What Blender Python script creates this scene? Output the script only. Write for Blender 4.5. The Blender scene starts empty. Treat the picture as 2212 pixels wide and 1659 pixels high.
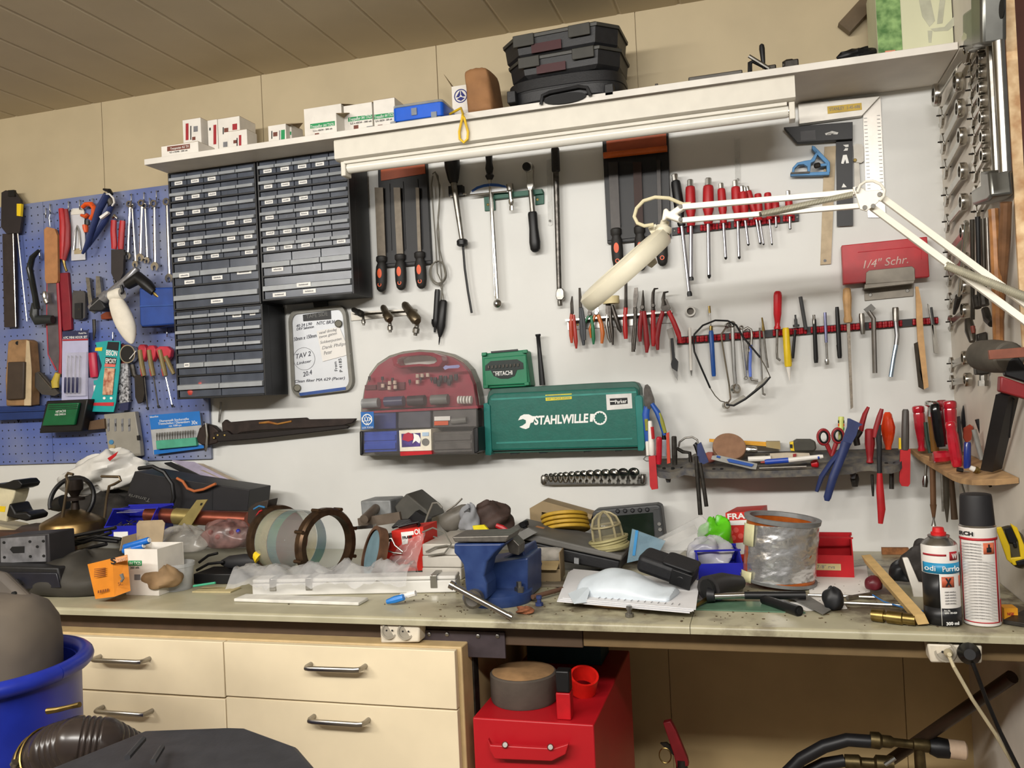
import bpy,bmesh,math,random
from math import sin,cos,pi,radians,sqrt,atan2
from mathutils import Vector as V,Matrix
random.seed(7)
S=bpy.context.scene
COL=S.collection
# ---------------------------------------------------------------- camera
F,YAW,PIT,ROLL,DC,CZ=1850.0,.280,.0125,-.0475,2.5,1.37
IW,IH=2212,1659
_f=V((-sin(YAW)*cos(PIT),cos(YAW)*cos(PIT),sin(PIT)))
_r=V((cos(YAW),sin(YAW),0));_u=_r.cross(_f)
_r,_u=cos(ROLL)*_r+sin(ROLL)*_u,-sin(ROLL)*_r+cos(ROLL)*_u
CAM=V((0,-DC,CZ))
cd=bpy.data.cameras.new('camera');cam=bpy.data.objects.new('camera',cd);COL.objects.link(cam)
cam.matrix_world=Matrix(((_r.x,_u.x,-_f.x,0),(_r.y,_u.y,-_f.y,-DC),(_r.z,_u.z,-_f.z,CZ),(0,0,0,1)))
cd.sensor_fit='HORIZONTAL';cd.sensor_width=36;cd.lens=36*F/IW;cd.clip_start=.02;cd.clip_end=50
S.camera=cam
# ---------------------------------------------------------------- world, lamps, exposure
w=bpy.data.worlds.new('world');S.world=w;w.use_nodes=True
w.node_tree.nodes['Background'].inputs[0].default_value=(1.0,.95,.88,1)
w.node_tree.nodes['Background'].inputs[1].default_value=.17
def lamp(name,loc,to,sx,sy,power,col):
 l=bpy.data.lights.new(name,'AREA');l.shape='RECTANGLE';l.size=sx;l.size_y=sy;l.energy=power;l.color=col
 o=bpy.data.objects.new(name,l);COL.objects.link(o);o.location=loc
 o.rotation_euler=(V(to)-V(loc)).to_track_quat('-Z','Y').to_euler()
lamp('overhead_area_light',(-.9,-2.95,2.28),(-1.0,-.3,.9),1.2,.12,42,(1,.965,.91))
lamp('overhead_area_light',(.25,-2.75,2.28),(-.2,-.3,.9),.9,.12,30,(1,.965,.92))
lamp('overhead_area_light',(-2.5,-3.0,2.28),(-1.9,-.3,1.0),1.2,.14,40,(1,.96,.90))  # extra fill lamp, added to brighten the left end of the wall
S.view_settings.view_transform='Standard';S.view_settings.look='None'
S.view_settings.gamma=1;S.view_settings.use_curve_mapping=False
S.view_settings.exposure=0.0
# ---------------------------------------------------------------- pixel of the photograph -> point of the place
def ray(px,py):return _f+(px-IW/2)/F*_r-(py-IH/2)/F*_u
def P(px,py,d=0.0):
 v=ray(px,py);return CAM+v*((DC-d)/v.y)
def H(px,py,z=.9):
 v=ray(px,py);return CAM+v*((z-CZ)/v.z)
def PX(px,py,x=.495):
 v=ray(px,py);return CAM+v*(x/v.x)
def sc(p):return(V(p)-CAM).dot(_f)/F
# ---------------------------------------------------------------- materials
MATS={}
def lin(c):
 c/=255;return c/12.92 if c<=.04045 else((c+.055)/1.055)**2.4
def rgb(h):
 h=h.lstrip('#');return tuple(lin(int(h[i:i+2],16)) for i in(0,2,4))
def mat(name,h,rough=.5,metal=0,var=.12,scale=25,bump=0,alpha=1,trans=0,ior=1.45,h2=None,coat=0,emit=0,detail=3):
 if name in MATS:return MATS[name]
 m=bpy.data.materials.new(name);MATS[name]=m;m.use_nodes=True
 N=m.node_tree.nodes;L=m.node_tree.links;b=N['Principled BSDF']
 c=rgb(h);c2=rgb(h2) if h2 else None
 tc=N.new('ShaderNodeTexCoord');nz=N.new('ShaderNodeTexNoise');nz.inputs['Scale'].default_value=scale;nz.inputs['Detail'].default_value=detail
 L.new(tc.outputs['Object'],nz.inputs['Vector'])
 mx=N.new('ShaderNodeMix');mx.data_type='RGBA'
 rp=N.new('ShaderNodeMapRange');rp.inputs[1].default_value=.35;rp.inputs[2].default_value=.65
 L.new(nz.outputs[0],rp.inputs[0]);L.new(rp.outputs[0],mx.inputs[0])
 a=[min(1,x*(1-var)) for x in c];e=c2 or[min(1,x*(1+var)) for x in c]
 mx.inputs[6].default_value=(*a,1);mx.inputs[7].default_value=(*e,1)
 L.new(mx.outputs[2],b.inputs['Base Color'])
 b.inputs['Roughness'].default_value=rough;b.inputs['Metallic'].default_value=metal
 b.inputs['IOR'].default_value=ior
 if alpha<1:b.inputs['Alpha'].default_value=alpha
 if trans:b.inputs['Transmission Weight'].default_value=trans
 if coat:b.inputs['Coat Weight'].default_value=coat
 if bump:
  bp=N.new('ShaderNodeBump');bp.inputs['Strength'].default_value=bump;bp.inputs['Distance'].default_value=.002
  n2=N.new('ShaderNodeTexNoise');n2.inputs['Scale'].default_value=scale*4;n2.inputs['Detail'].default_value=4
  L.new(tc.outputs['Object'],n2.inputs['Vector']);L.new(n2.outputs[0],bp.inputs['Height']);L.new(bp.outputs[0],b.inputs['Normal'])
 return m
WHITE=mat('white_paint','dcd8d0',.45,var=.03);PAPER=mat('white_paper','e2dfda',.7,var=.03)
CARD=mat('white_card','dad5ca',.6,var=.04);BLACK=mat('black_plastic','0e0e10',.45,var=.25);DARK=mat('dark_plastic','18191c',.5,var=.2)
CHROME=mat('chrome_steel','b9b7b2',.22,1,var=.1);STEEL=mat('dull_steel','8d8a84',.38,1,var=.2,scale=60);IRON=mat('dark_iron','3a3733',.45,.7,var=.3,scale=60)
RED=mat('red_plastic','b0121c',.4,var=.12);REDG=mat('red_grip','a81a20',.45,var=.12);DRED=mat('dark_red_grip','8a1a20',.5,var=.15)
BLUE=mat('blue_plastic','1c2a9a',.4,var=.1);DBLUE=mat('dark_blue_grip','27335f',.45,var=.15);YELLOW=mat('yellow_plastic','e0bf1c',.45,var=.06)
GREEN=mat('green_print','1c8a50',.6,var=.05);REDP=mat('red_print','9c1f28',.6,var=.08);INK=mat('black_print','1a1a1c',.7,var=.1);WINK=mat('white_print','e6e6e2',.6,var=.02)
WOOD=mat('pale_wood','c09868',.6,var=.15,scale=40);BRASS=mat('brass','8c7848',.35,1,var=.25,scale=50);GREY=mat('grey_plastic','6f6e6a',.5,var=.12)
DGREY=mat('dark_grey_plastic','3c3d3e',.55,var=.15);ORANGE=mat('orange_plastic','d8531c',.45,var=.1);INKG=mat('grey_print','77777a',.7,var=.1)
# ---------------------------------------------------------------- mesh builder
class B:
 def __init__(s):s.v=[];s.f=[];s.M=None
 def add(s,vs,fs):
  n=len(s.v)
  s.v+=[(s.M@V(p)) if s.M else V(p) for p in vs]
  s.f+=[tuple(i+n for i in f) for f in fs];return s
 def box(s,x0,x1,y0,y1,z0,z1):
  return s.add([(x,y,z) for z in(z0,z1) for y in(y0,y1) for x in(x0,x1)],
[(0,2,3,1),(4,5,7,6),(0,1,5,4),(2,6,7,3),(0,4,6,2),(1,3,7,5)])
 def prism(s,pts,vec):
  n=len(pts);pts=[V(p) for p in pts];vec=V(vec)
  return s.add(pts+[p+vec for p in pts],[tuple(range(n)),tuple(range(2*n-1,n-1,-1))]+[(i,i+n,(i+1)%n+n,(i+1)%n) for i in range(n)])
 def loft(s,rings,cap=True,closed=True):
  n=len(rings[0]);vs=[p for r in rings for p in r];fs=[]
  for k in range(len(rings)-1):
   for i in range(n if closed else n-1):
    j=(i+1)%n;fs.append((k*n+i,k*n+j,(k+1)*n+j,(k+1)*n+i))
  if cap:fs+=[tuple(range(n-1,-1,-1)),tuple(range((len(rings)-1)*n,len(rings)*n))]
  return s.add(vs,fs)
 def plate(s,pp,d,t):
  return s.prism([P(x,y,d+t) for x,y in pp],(0,t,0))
 def ring(s,outer,inner,vec):
  n=len(outer);vec=V(vec);o=[V(p) for p in outer];i_=[V(p) for p in inner]
  vs=o+i_+[p+vec for p in o]+[p+vec for p in i_];fs=[]
  for k in range(n):
   j=(k+1)%n
   fs+=[(k,j,n+j,n+k),(2*n+k,3*n+k,3*n+j,2*n+j),(k,2*n+k,2*n+j,j),(n+k,n+j,3*n+j,3*n+k)]
  return s.add(vs,fs)
 def tube(s,pts,r,n=8,cap=True,flat=1,up=None):
  pts=[V(p) for p in pts];m=len(pts);rs=r if isinstance(r,(list,tuple)) else[r]*m
  rings=[];t0=(pts[1]-pts[0]).normalized()
  a=V(up) if up else(V((0,0,1)) if abs(t0.z)<.9 else V((0,1,0)))
  a=(a-t0*a.dot(t0)).normalized()
  for i in range(m):
   t=(pts[min(i+1,m-1)]-pts[max(i-1,0)])
   if t.length<1e-9:t=t0
   t=t.normalized();a=(a-t*a.dot(t));a=a.normalized() if a.length>1e-6 else t.orthogonal().normalized();b=t.cross(a)
   rings.append([pts[i]+(a*cos(2*pi*k/n)*flat+b*sin(2*pi*k/n))*rs[i] for k in range(n)]);t0=t
  return s.loft(rings,cap)
 def tp(s,pp,rp,d=0.0,n=8,flat=1):
  q=[P(p[0],p[1],p[2] if len(p)>2 else d) for p in pp]
  r=rp if isinstance(rp,(list,tuple)) else[rp]*len(q)
  return s.tube(q,[sc(a)*b for a,b in zip(q,r)],n,True,flat)
 def spin(s,A,Bp,prof,n=16,flat=1,cap=True,up=None):
  A=V(A);Bp=V(Bp);t=(Bp-A).normalized();a=V(up) if up else(V((0,1,0)) if abs(t.y)<.9 else V((0,0,1)))
  a=(a-t*a.dot(t)).normalized();b=t.cross(a)
  return s.loft([[A+(Bp-A)*f+(a*cos(2*pi*k/n)*flat+b*sin(2*pi*k/n))*max(r,1e-5) for k in range(n)] for f,r in prof],cap)
 def sp(s,a,b,d,prof,n=12,flat=1,d2=None):
  A=P(a[0],a[1],d);Q=P(b[0],b[1],d if d2 is None else d2);k=(sc(A)+sc(Q))/2
  return s.spin(A,Q,[(f,r*k) for f,r in prof],n,flat)
 def ball(s,c,r,n=12,m=8,sx=1,sy=1,sz=1):
  c=V(c);return s.loft([[c+V((sx*r*sin(pi*i/m)*cos(2*pi*k/n),sy*r*sin(pi*i/m)*sin(2*pi*k/n),sz*r*cos(pi*i/m))) for k in range(n)] for i in[.02]+list(range(1,m))+[m-.02]])
 def grid(s,fn,nu,nv):
  vs=[fn(i/nu,j/nv) for j in range(nv+1) for i in range(nu+1)]
  return s.add(vs,[(j*(nu+1)+i,j*(nu+1)+i+1,(j+1)*(nu+1)+i+1,(j+1)*(nu+1)+i) for j in range(nv) for i in range(nu)])
def circ(c,r,n=24,ax=(1,0,0),ay=(0,0,1),a0=0,a1=2*pi):
 c=V(c);ax=V(ax);ay=V(ay);return[c+ax*r*cos(a0+(a1-a0)*k/n)+ay*r*sin(a0+(a1-a0)*k/n) for k in range(n)]
def cpx(x,y,r,n=20,ry=None):return[(x+r*cos(2*pi*k/n),y+(ry or r)*sin(2*pi*k/n)) for k in range(n)]
def rrect(x0,y0,x1,y1,r,n=4):
 o=[]
 for cx,cy,a in((x1-r,y1-r,0),(x0+r,y1-r,pi/2),(x0+r,y0+r,pi),(x1-r,y0+r,1.5*pi)):
  o+=[(cx+r*cos(a+pi/2*k/n),cy+r*sin(a+pi/2*k/n)) for k in range(n+1)]
 return o
def quad(q,u,v):
 (a,b,c,d)=q
 return(a[0]*(1-u)*(1-v)+b[0]*u*(1-v)+c[0]*u*v+d[0]*(1-u)*v,a[1]*(1-u)*(1-v)+b[1]*u*(1-v)+c[1]*u*v+d[1]*(1-u)*v)
def frame(o,x,y):
 x=V(x).normalized();y=V(y);y=(y-x*y.dot(x)).normalized();z=x.cross(y)
 return Matrix(((x.x,y.x,z.x,o[0]),(x.y,y.y,z.y,o[1]),(x.z,y.z,z.z,o[2]),(0,0,0,1)))
def rz(loc,a,tilt=0,roll=0):return Matrix.Translation(V(loc))@Matrix.Rotation(radians(a),4,'Z')@Matrix.Rotation(radians(tilt),4,'X')@Matrix.Rotation(radians(roll),4,'Y')
# ---------------------------------------------------------------- objects
def link(name,b,m,loc,smooth=35,bevel=0,seg=2,sub=0,solid=0):
 me=bpy.data.meshes.new(name);loc=V(loc)
 me.from_pydata([p-loc for p in b.v],[],b.f)
 bm=bmesh.new();bm.from_mesh(me)
 bmesh.ops.remove_doubles(bm,verts=bm.verts,dist=1e-7) if sub else None
 bmesh.ops.recalc_face_normals(bm,faces=bm.faces);bm.to_mesh(me);bm.free()
 me.materials.append(m)
 if smooth:
  me.polygons.foreach_set('use_smooth',[True]*len(me.polygons));me.set_sharp_from_angle(angle=radians(smooth))
 o=bpy.data.objects.new(name,me);COL.objects.link(o)
 if solid:q=o.modifiers.new('thick','SOLIDIFY');q.thickness=solid;q.offset=0
 if bevel:q=o.modifiers.new('edge','BEVEL');q.width=bevel;q.segments=seg;q.limit_method='ANGLE';q.angle_limit=radians(40)
 if sub:q=o.modifiers.new('sub','SUBSURF');q.levels=sub;q.render_levels=sub
 return o
def tag(o,label,cat,group=None,kind=None):
 o['label']=label;o['category']=cat
 if group:o['group']=group
 if kind:o['kind']=kind
 return o
def T(name,label,cat,loc,group=None):
 o=bpy.data.objects.new(name,None);COL.objects.link(o);o.location=loc;o.empty_display_size=.02
 return tag(o,label,cat,group)
def root(o):
 while o.parent:o=o.parent
 return o
def part(name,b,m,par,label=None,**k):
 o=link(name,b,m,root(par).location,**k);o.parent=par
 if label:o['label']=label
 return o
def solo(name,label,cat,b,m,group=None,loc=None,**k):
 if loc is None:
  loc=V((sum(p.x for p in b.v)/len(b.v),sum(p.y for p in b.v)/len(b.v),min(p.z for p in b.v)))
 o=link(name,b,m,loc,**k);o.location=loc
 return tag(o,label,cat,group)
def struct(name,b,m,**k):
 o=link(name,b,m,(0,0,0),**k);o['kind']='structure';return o
def text(par,s,A,xd,up,h,m,width=None,bold=0,name='lettering',shear=0):
 cu=bpy.data.curves.new('t','FONT');cu.body=s;cu.size=1;cu.extrude=.01;cu.offset=bold;cu.resolution_u=3;cu.shear=shear
 to=bpy.data.objects.new('t',cu);me=bpy.data.meshes.new_from_object(to)
 bpy.data.objects.remove(to);bpy.data.curves.remove(cu)
 xs=[v.co.x for v in me.vertices]
 if not xs:return
 x0,x1=min(xs),max(xs);ky=h/.7;kx=width/(x1-x0) if width else ky
 fr=frame(A,xd,up);rl=root(par).location
 for v in me.vertices:v.co=fr@V(((v.co.x-x0)*kx,v.co.y*ky,v.co.z*.03))-rl
 me.materials.clear();me.materials.append(m);me.name=name
 o=bpy.data.objects.new(name,me);COL.objects.link(o);o.parent=par;return o
def textp(par,s,a,b,d,hp,m,**k):
 A=P(a[0],a[1],d);Q=P(b[0],b[1],d);x=Q-A
 return text(par,s,A,x,V((0,-1,0)).cross(x),hp*sc(A),m,width=x.length,**k)
# ================================================================ the setting
CREAM=mat('cream_wall_panel','b2a384',.6,var=.04,scale=6);WALLW=mat('white_wall_board','d0d0cc',.5,var=.03,scale=5,detail=5)
CEIL=mat('ceiling_board','c0b39a',.6,var=.04,scale=5);LOWW=mat('lower_wall_panel','c0a87a',.6,var=.06,scale=6)
b=B();xs=[-3.6,P(222,300).x,P(566,220).x,P(944,150).x,P(1376,130).x,P(1881,60).x,.513,1.2]
for i in range(7):b.box(xs[i]+.0012,xs[i+1]-.0012,0,.03,2.16 if i>1 else 2.115,2.62)
b.box(-3.6,1.2,.006,.04,2.16,2.62);struct('wall_back',b,CREAM,smooth=0)
xw=xs[2];b=B();b.box(-3.6,xw,0,.03,.88,2.115);b.box(xw,.53,.0,.03,.88,2.16);struct('wall_back_board',b,WALLW,smooth=0)
b=B();xs=[-3.6,-1.4,P(1447,1480).x,P(1954,1500).x,.53]
for i in range(4):b.box(xs[i]+.0012,xs[i+1]-.0012,0,.03,0,.88)
b.box(-3.6,.53,.006,.04,0,.88);struct('wall_back_low',b,LOWW,smooth=0)
b=B();xs=[P(x,y).x for x,y in((35,250),(118,235),(200,220),(288,206),(379,191),(472,175),(569,160),(669,145),(771,129),(877,110),(987,90),(1098,70),(1216,50),(1336,31),(1465,7))]
g=(xs[-1]-xs[0])/14;xs=[xs[0]-g*k for k in range(9,0,-1)]+xs+[xs[-1]+g*k for k in range(1,10)]
for x0,x1 in zip(xs,xs[1:]):
 y1=-4.6
 b.add([(x0+.001,.03,2.4712),(x0+.008,.03,2.468),(x1-.008,.03,2.468),(x1-.001,.03,2.4712),(x0+.001,y1,2.3912),(x0+.008,y1,2.388),(x1-.008,y1,2.388),(x1-.001,y1,2.3912)],
[(0,1,5,4),(1,2,6,5),(2,3,7,6)])
b.add([(xs[0],.03,2.4715),(xs[-1],.03,2.4715),(xs[-1],-4.6,2.3915),(xs[0],-4.6,2.3915)],[(0,1,2,3)])
struct('ceiling',b,CEIL,smooth=0)
b=B();b.box(-4.2,2.2,-5,.04,-.05,0);struct('floor',b,mat('concrete_floor','8f8270',.6,var=.2,scale=4,bump=.2),smooth=0)
b=B();b.box(-3.65,-3.6,-5,.04,0,2.5);struct('wall_left',b,CREAM,smooth=0)
b=B();b.box(.495,.513,-.625,0,0,2.46);struct('wall_right',b,mat('white_side_board','d2cbbf',.5,var=.06,scale=8),smooth=0)
b=B();b.box(.4945,.5135,-.632,-.6251,0,2.46);struct('trim_1',b,mat('plywood_edge','c99a6a',.6,var=.2,scale=30,h2='e2c79c'),smooth=0)
b=B();b.box(.514,1.2,-.36,-.32,0,2.46);struct('wall_side',b,mat('red_brown_boards','5a3022',.6,var=.3,scale=9),smooth=0)
# ================================================================ workbench
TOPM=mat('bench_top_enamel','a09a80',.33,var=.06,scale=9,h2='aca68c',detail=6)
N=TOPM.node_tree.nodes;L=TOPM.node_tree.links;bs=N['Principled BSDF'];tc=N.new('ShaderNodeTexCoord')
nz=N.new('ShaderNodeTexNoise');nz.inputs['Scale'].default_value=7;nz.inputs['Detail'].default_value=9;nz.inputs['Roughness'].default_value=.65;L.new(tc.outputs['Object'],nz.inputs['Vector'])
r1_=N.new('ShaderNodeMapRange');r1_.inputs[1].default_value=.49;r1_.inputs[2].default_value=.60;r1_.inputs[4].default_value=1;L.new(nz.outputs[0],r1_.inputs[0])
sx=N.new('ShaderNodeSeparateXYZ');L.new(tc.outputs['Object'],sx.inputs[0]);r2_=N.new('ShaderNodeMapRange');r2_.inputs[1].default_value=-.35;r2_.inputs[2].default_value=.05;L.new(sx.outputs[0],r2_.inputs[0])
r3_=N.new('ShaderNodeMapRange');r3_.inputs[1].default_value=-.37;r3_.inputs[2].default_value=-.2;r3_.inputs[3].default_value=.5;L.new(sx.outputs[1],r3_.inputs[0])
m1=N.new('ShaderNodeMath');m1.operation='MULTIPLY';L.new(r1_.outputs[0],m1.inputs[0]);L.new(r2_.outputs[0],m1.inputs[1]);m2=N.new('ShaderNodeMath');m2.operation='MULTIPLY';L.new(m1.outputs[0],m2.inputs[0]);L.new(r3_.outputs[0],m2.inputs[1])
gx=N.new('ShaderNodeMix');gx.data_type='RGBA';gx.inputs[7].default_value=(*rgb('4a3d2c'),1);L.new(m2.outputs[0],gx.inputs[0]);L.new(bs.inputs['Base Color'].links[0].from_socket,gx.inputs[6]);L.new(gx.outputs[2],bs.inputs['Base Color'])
bench=T('workbench','long grey-green workbench top along the whole wall, cluttered with tools','workbench',(-.6,-.4,0))
def lipprof(x):
 r=.008;y=-.785
 return[V((x,-.002,.9))]+[V((x,y+r-r*sin(a*pi/8),.9-r+r*cos(a*pi/8))) for a in range(5)]+[V((x,y,.883)),V((x,y+.03,.883)),V((x,-.002,.883))]
xs_=H(1492,1345).x
b=B();b.loft([lipprof(-2.75),lipprof(xs_-.0006)]);b.loft([lipprof(xs_+.0006),lipprof(.4935)]);part('worktop',b,TOPM,bench,smooth=30)
b=B();b.box(-2.7,-.38,-.735,-.70,P(475,1371,.735).z,.882);part('apron',b,mat('apron_brown','4a3a2c',.5,var=.1),bench,'dark brown front beam',bevel=.002)
b=B();b.box(-.379,.4935,-.735,-.70,P(1500,1405,.735).z,.882);part('apron',b,mat('apron_tan','6e5a3c',.5,var=.08),bench,'tan front beam',bevel=.002)
pl=P(905,1372,.742);pr=P(1090,1372,.742)
b=B();b.box(pl.x,pr.x,-.742,-.7355,.806,.862);mp=part('joint_plate',b,mat('plate_violet_steel','4c4448',.45,.5,var=.15),bench,bevel=.001)
for px in(927,966,1033,1075):
 q=P(px,1370 if px<1000 else 1374,.742);b=B();b.spin(q+V((0,.001,0)),q-V((0,.003,0)),[(0,.005),(.8,.0045),(1,.003)],10);part('bolt',b,STEEL,mp)
b=B();x=P(1006,1500,.72).x;b.box(x-.004,x+.022,-.72,-.69,0,.811);part('post',b,IRON,bench)
b=B();b.tube([P(2186,1462,.50),P(1905,1655,.15),P(1830,1706,.06)],.014,12);part('brace',b,mat('brace_pipe','3a2c22',.4,.3),bench)
# ---------------------------------------------------------------- drawer cabinet below
CABM=mat('cream_laminate','decfb0',.4,var=.04,scale=8)
dF=.80;xr=P(985,1450,dF).x;zt=P(985,1406,dF).z;xm=P(484,1440,dF).x
cab=T('drawer_cabinet','wide cream drawer cabinet with steel bar handles under the bench','cabinet',((xm+xr)/2,-.5,0))
b=B();b.box(-2.5,xr+.008,-.782,-.28,0,zt+.003);part('body',b,mat('cabinet_side','b9a074',.5,var=.08),cab,bevel=.003)
HM=mat('brushed_handle','9a9690',.28,1,var=.1)
def drawer(x0,x1,z0,z1,hx0,hx1,hy):
 b=B();b.box(x0+.0015,x1-.0015,-dF,-.7825,z0,z1);d=part('drawer',b,CABM,cab,bevel=.0015)
 A,Q=P(*hx0,dF+.03),P(*hx1,dF+.03);dz=V((0,.03,0))
 b=B();x=(Q-A).normalized()*.012
 b.tube([A+dz,A+dz*.35,A+dz*.08+x*.3,A+x,Q-x,Q+dz*.08-x*.3,Q+dz*.35,Q+dz],.0055,10);part('handle',b,HM,d)
xl=-2.48
z1=P(485,1507,dF).z;zr=P(700,1516,dF).z
drawer(xl,xm,z1,zt-.001,(197,1426),(304,1431),0);drawer(xl,xm,z1-.17,z1-.004,(203,1537),(310,1545),0)
drawer(xm,xr,zr,zt-.001,(657,1444),(776,1448),0);drawer(xm,xr,zr-.30,zr-.003,(664,1558),(783,1566),0)
drawer(xl,xm,z1-.35,z1-.174,(203,1737),(310,1745),0);drawer(xm,xr,zr-.5,zr-.304,(664,1858),(783,1866),0)
# ================================================================ shelf, lamp fitting and what stands on the shelf
SZ=2.156
b=B();b.box(-1.801,.4935,-.255,-.0005,2.138,SZ)
solo('wall_shelf','long white board shelf running under the cream wall panels','shelf',b,mat('shelf_melamine','d8d3ca',.5,var=.06,scale=10),bevel=.001)
xl,xr=P(722,330,.335).x,P(1718,200,.335).x
lum=T('strip_light','white fluorescent strip light fixed along the shelf edge, switched off','lamp',((xl+xr)/2,-.29,2.05))
ENAM=mat('lamp_enamel','cfcabd',.3,var=.03)
zt,zb=P(1000,266,.335).z,P(1000,306,.335).z
b=B();b.loft([[V((x,-.225,zt+.004)),V((x,-.331,zt+.004)),V((x,-.335,zt)),V((x,-.335,zb)),V((x,-.325,zb-.004)),V((x,-.225,zb-.004))] for x in(xl,xr)])
part('housing',b,ENAM,lum,smooth=30)
b=B();b.box(xl+.02,xr-.02,-.32,-.262,zb-.012,zb-.0045);part('reflector',b,ENAM,lum)
tA,tB=P(752,364,.30),P(1704,241,.30)
b=B();b.spin(tA,tB,[(0,.0135),(.006,.0148),(.994,.0148),(1,.0135)],20);part('tube',b,mat('tube_glass','d9d6cc',.25,var=.02),lum,'unlit white tube')
for q,s in((tA,-1),(tB,1)):
 b=B();b.box(min(q.x,q.x+s*.014),max(q.x,q.x+s*.014),-.318,-.280,q.z-.024,zb-.0046);part('lamp_holder',b,ENAM,lum,bevel=.002)
 b=B();b.spin(q-V((s*.012,0,0)),q-V((s*.0002,0,0)),[(0,.0138),(1,.0138)],16);part('end_cap',b,CHROME,lum)
for px,py in((908,330),(916,329),(1486,247),(1494,246)):
 q=P(px,py,.29);b=B();b.ball((q.x,-.29,zb-.0125),.004,8,6);part('screw',b,CHROME,lum)
WB=mat('white_carton','ddd8cf',.65,var=.04);WBI=mat('carton_inside','9d8b70',.8,var=.1)
def strip(par,pp,d,m,name='label_strip'):
 b=B();b.plate(pp,d+.0003,.0005);return part(name,b,m,par,smooth=0)
def carton(lab,x0,x1,ytop,d,dep,marks,words=(),grp='screw cartons on the shelf',open_=0,z0=SZ+.0005):
 a=P(x0,ytop,d);c=P(x1,ytop,d);z1=P((x0+x1)/2,ytop,d).z
 t=T('screw_carton',lab,'box',((a.x+c.x)/2,-d+dep/2,z0),grp)
 b=B();w=.0012
 if open_:
  b.box(a.x,c.x,-d,-d+w,z0,z1);b.box(a.x,c.x,-d+dep-w,-d+dep,z0,z1);b.box(a.x,a.x+w,-d+w,-d+dep-w,z0,z1);b.box(c.x-w,c.x,-d+w,-d+dep-w,z0,z1);b.box(a.x+w,c.x-w,-d+w,-d+dep-w,z0,z0+w)
  part('carton',b,WB,t,smooth=0)
  b=B();b.add([(c.x,-d,z1),(c.x,-d+dep,z1),(c.x+.02,-d+dep,z1+.02),(c.x+.018,-d,z1-.004)],[(0,1,2,3)])
  b.add([(a.x,-d+dep-.001,z1),(c.x,-d+dep-.001,z1),(c.x-.01,-d+dep+.012,z1+.022),(a.x+.01,-d+dep+.012,z1+.018)],[(0,1,2,3)])
  part('flap',b,WBI,t,smooth=0,solid=.001)
 else:
  b.box(a.x,c.x,-d,-d+dep,z0,z1);part('carton',b,WB,t,smooth=0,bevel=.0006)
  b=B();b.box(a.x+.001,c.x-.001,-d+.0005,-d+dep-.0005,z1+.0002,z1+.0012);part('lid',b,WBI,t,smooth=0)
 for m,pp in marks:strip(t,pp,d,m)
 for s,p,q,h,m in words:textp(t,s,p,q,d+.0012,h,m)
 return t
def qd(x0,y0,x1,y1,sl=-.13):return[(x0,y0),(x1,y0+sl*(x1-x0)),(x1,y1+sl*(x1-x0)),(x0,y1)]
BRN=mat('brown_print','6d3a2c',.6)
def lg(x,y,s=9):return(BRN,qd(x,y,x+s,y+s))
carton('low white screw carton with brown label at the left end of the shelf',348,428,311,.235,.085,[(BRN,qd(361,317,410,327)),lg(368,337),(INKG,qd(395,336,406,339))],[('Trespostar A2 TX',(368,324),(408,318),5,WINK),('4,5 x 35/40 - 200 stk',(366,331),(405,326),3,INK)])
carton('tall white screw carton with vertical red label, standing leftmost at the back',394,433,257,.145,.09,[(REDP,qd(401,267,407,303)),(INKG,qd(418,273,427,285)),(INK,qd(411,272,413,302)),lg(415,296,7)])
carton('narrow white screw carton squeezed between two taller ones',448,469,259,.13,.08,[(REDP,qd(461,270,467,312)),(INK,qd(452,276,455,282))])
carton('white screw carton with red square label high on its face',470,517,254,.14,.09,[(REDP,qd(502,268,512,281)),lg(484,277),(INK,qd(481,275,483,290)),(INKG,qd(482,307,491,318))])
carton('white screw carton with red strip in front of the square label one',492,533,282,.20,.055,[(REDP,qd(516,292,521,325)),lg(504,303,7),(INK,qd(511,298,513,324)),(INKG,qd(502,322,508,328))])
carton('tiny carton lid with red printed top band at the shelf edge',449,491,324,.24,.03,[(REDP,qd(450,324.5,493,332))],[('Trespostar A2 TX',(455,330),(490,325),4,WINK)])
carton('small white screw carton with green strip, in the gap beside tan scrap',579,617,270,.18,.07,[(GREEN,qd(607,281,615,312)),lg(590,286),(INK,qd(586,283,588,300)),(INKG,qd(603,282,605,312))],open_=1)
carton('white screw carton with green patch half hidden behind a smaller one',617,629,268,.155,.07,[(GREEN,qd(622,285,629,292))])
b=B();q=P(646,300,.15);b.box(q.x,q.x+.02,-.15,-.09,SZ,SZ+.035);solo('tan_card_scrap','tan card scrap behind the small green strip carton','card',b,mat('tan_card','8f7a58',.8),smooth=0)
carton('big torn open white screw carton with a smaller one before it',656,737,230,.165,.085,[],open_=1)
carton('white screw carton with green band standing before the torn big one',677,726,248,.24,.07,[(GREEN,qd(670,268,723,278)),lg(680,288),(INK,qd(675,300,693,302)),(INKG,qd(709,293,722,301))],[('Trespaflor A4 TX25',(671,277),(721,271),6,WINK),('5,5 x 60/34 - 200 stk',(676,285),(718,279),3.5,INK)],open_=1)
carton('large white screw carton with green band left of the blue case pair',742,803,225,.19,.085,[(GREEN,qd(752,254,804,263)),lg(764,271,10),(INK,qd(758,285,774,287)),(INKG,qd(792,273,805,283))],[('Trespaflor A4 TX25',(754,262),(803,254),7,WINK),('5,5 x 60/34 - 200 stk',(757,269),(803,263),4,INK)],open_=1)
carton('large white screw carton with green band right beside the blue case',806,852,214,.195,.085,[(GREEN,qd(808,248,850,258)),lg(816,270,10),(INK,qd(813,283,828,285)),(INKG,qd(840,270,847,282))],[('Trespaflor A4 TX25',(809,257),(850,250),7,WINK),('5,0 x 60/34 - 200 stk',(811,264),(847,259),4,INK)])
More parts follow.
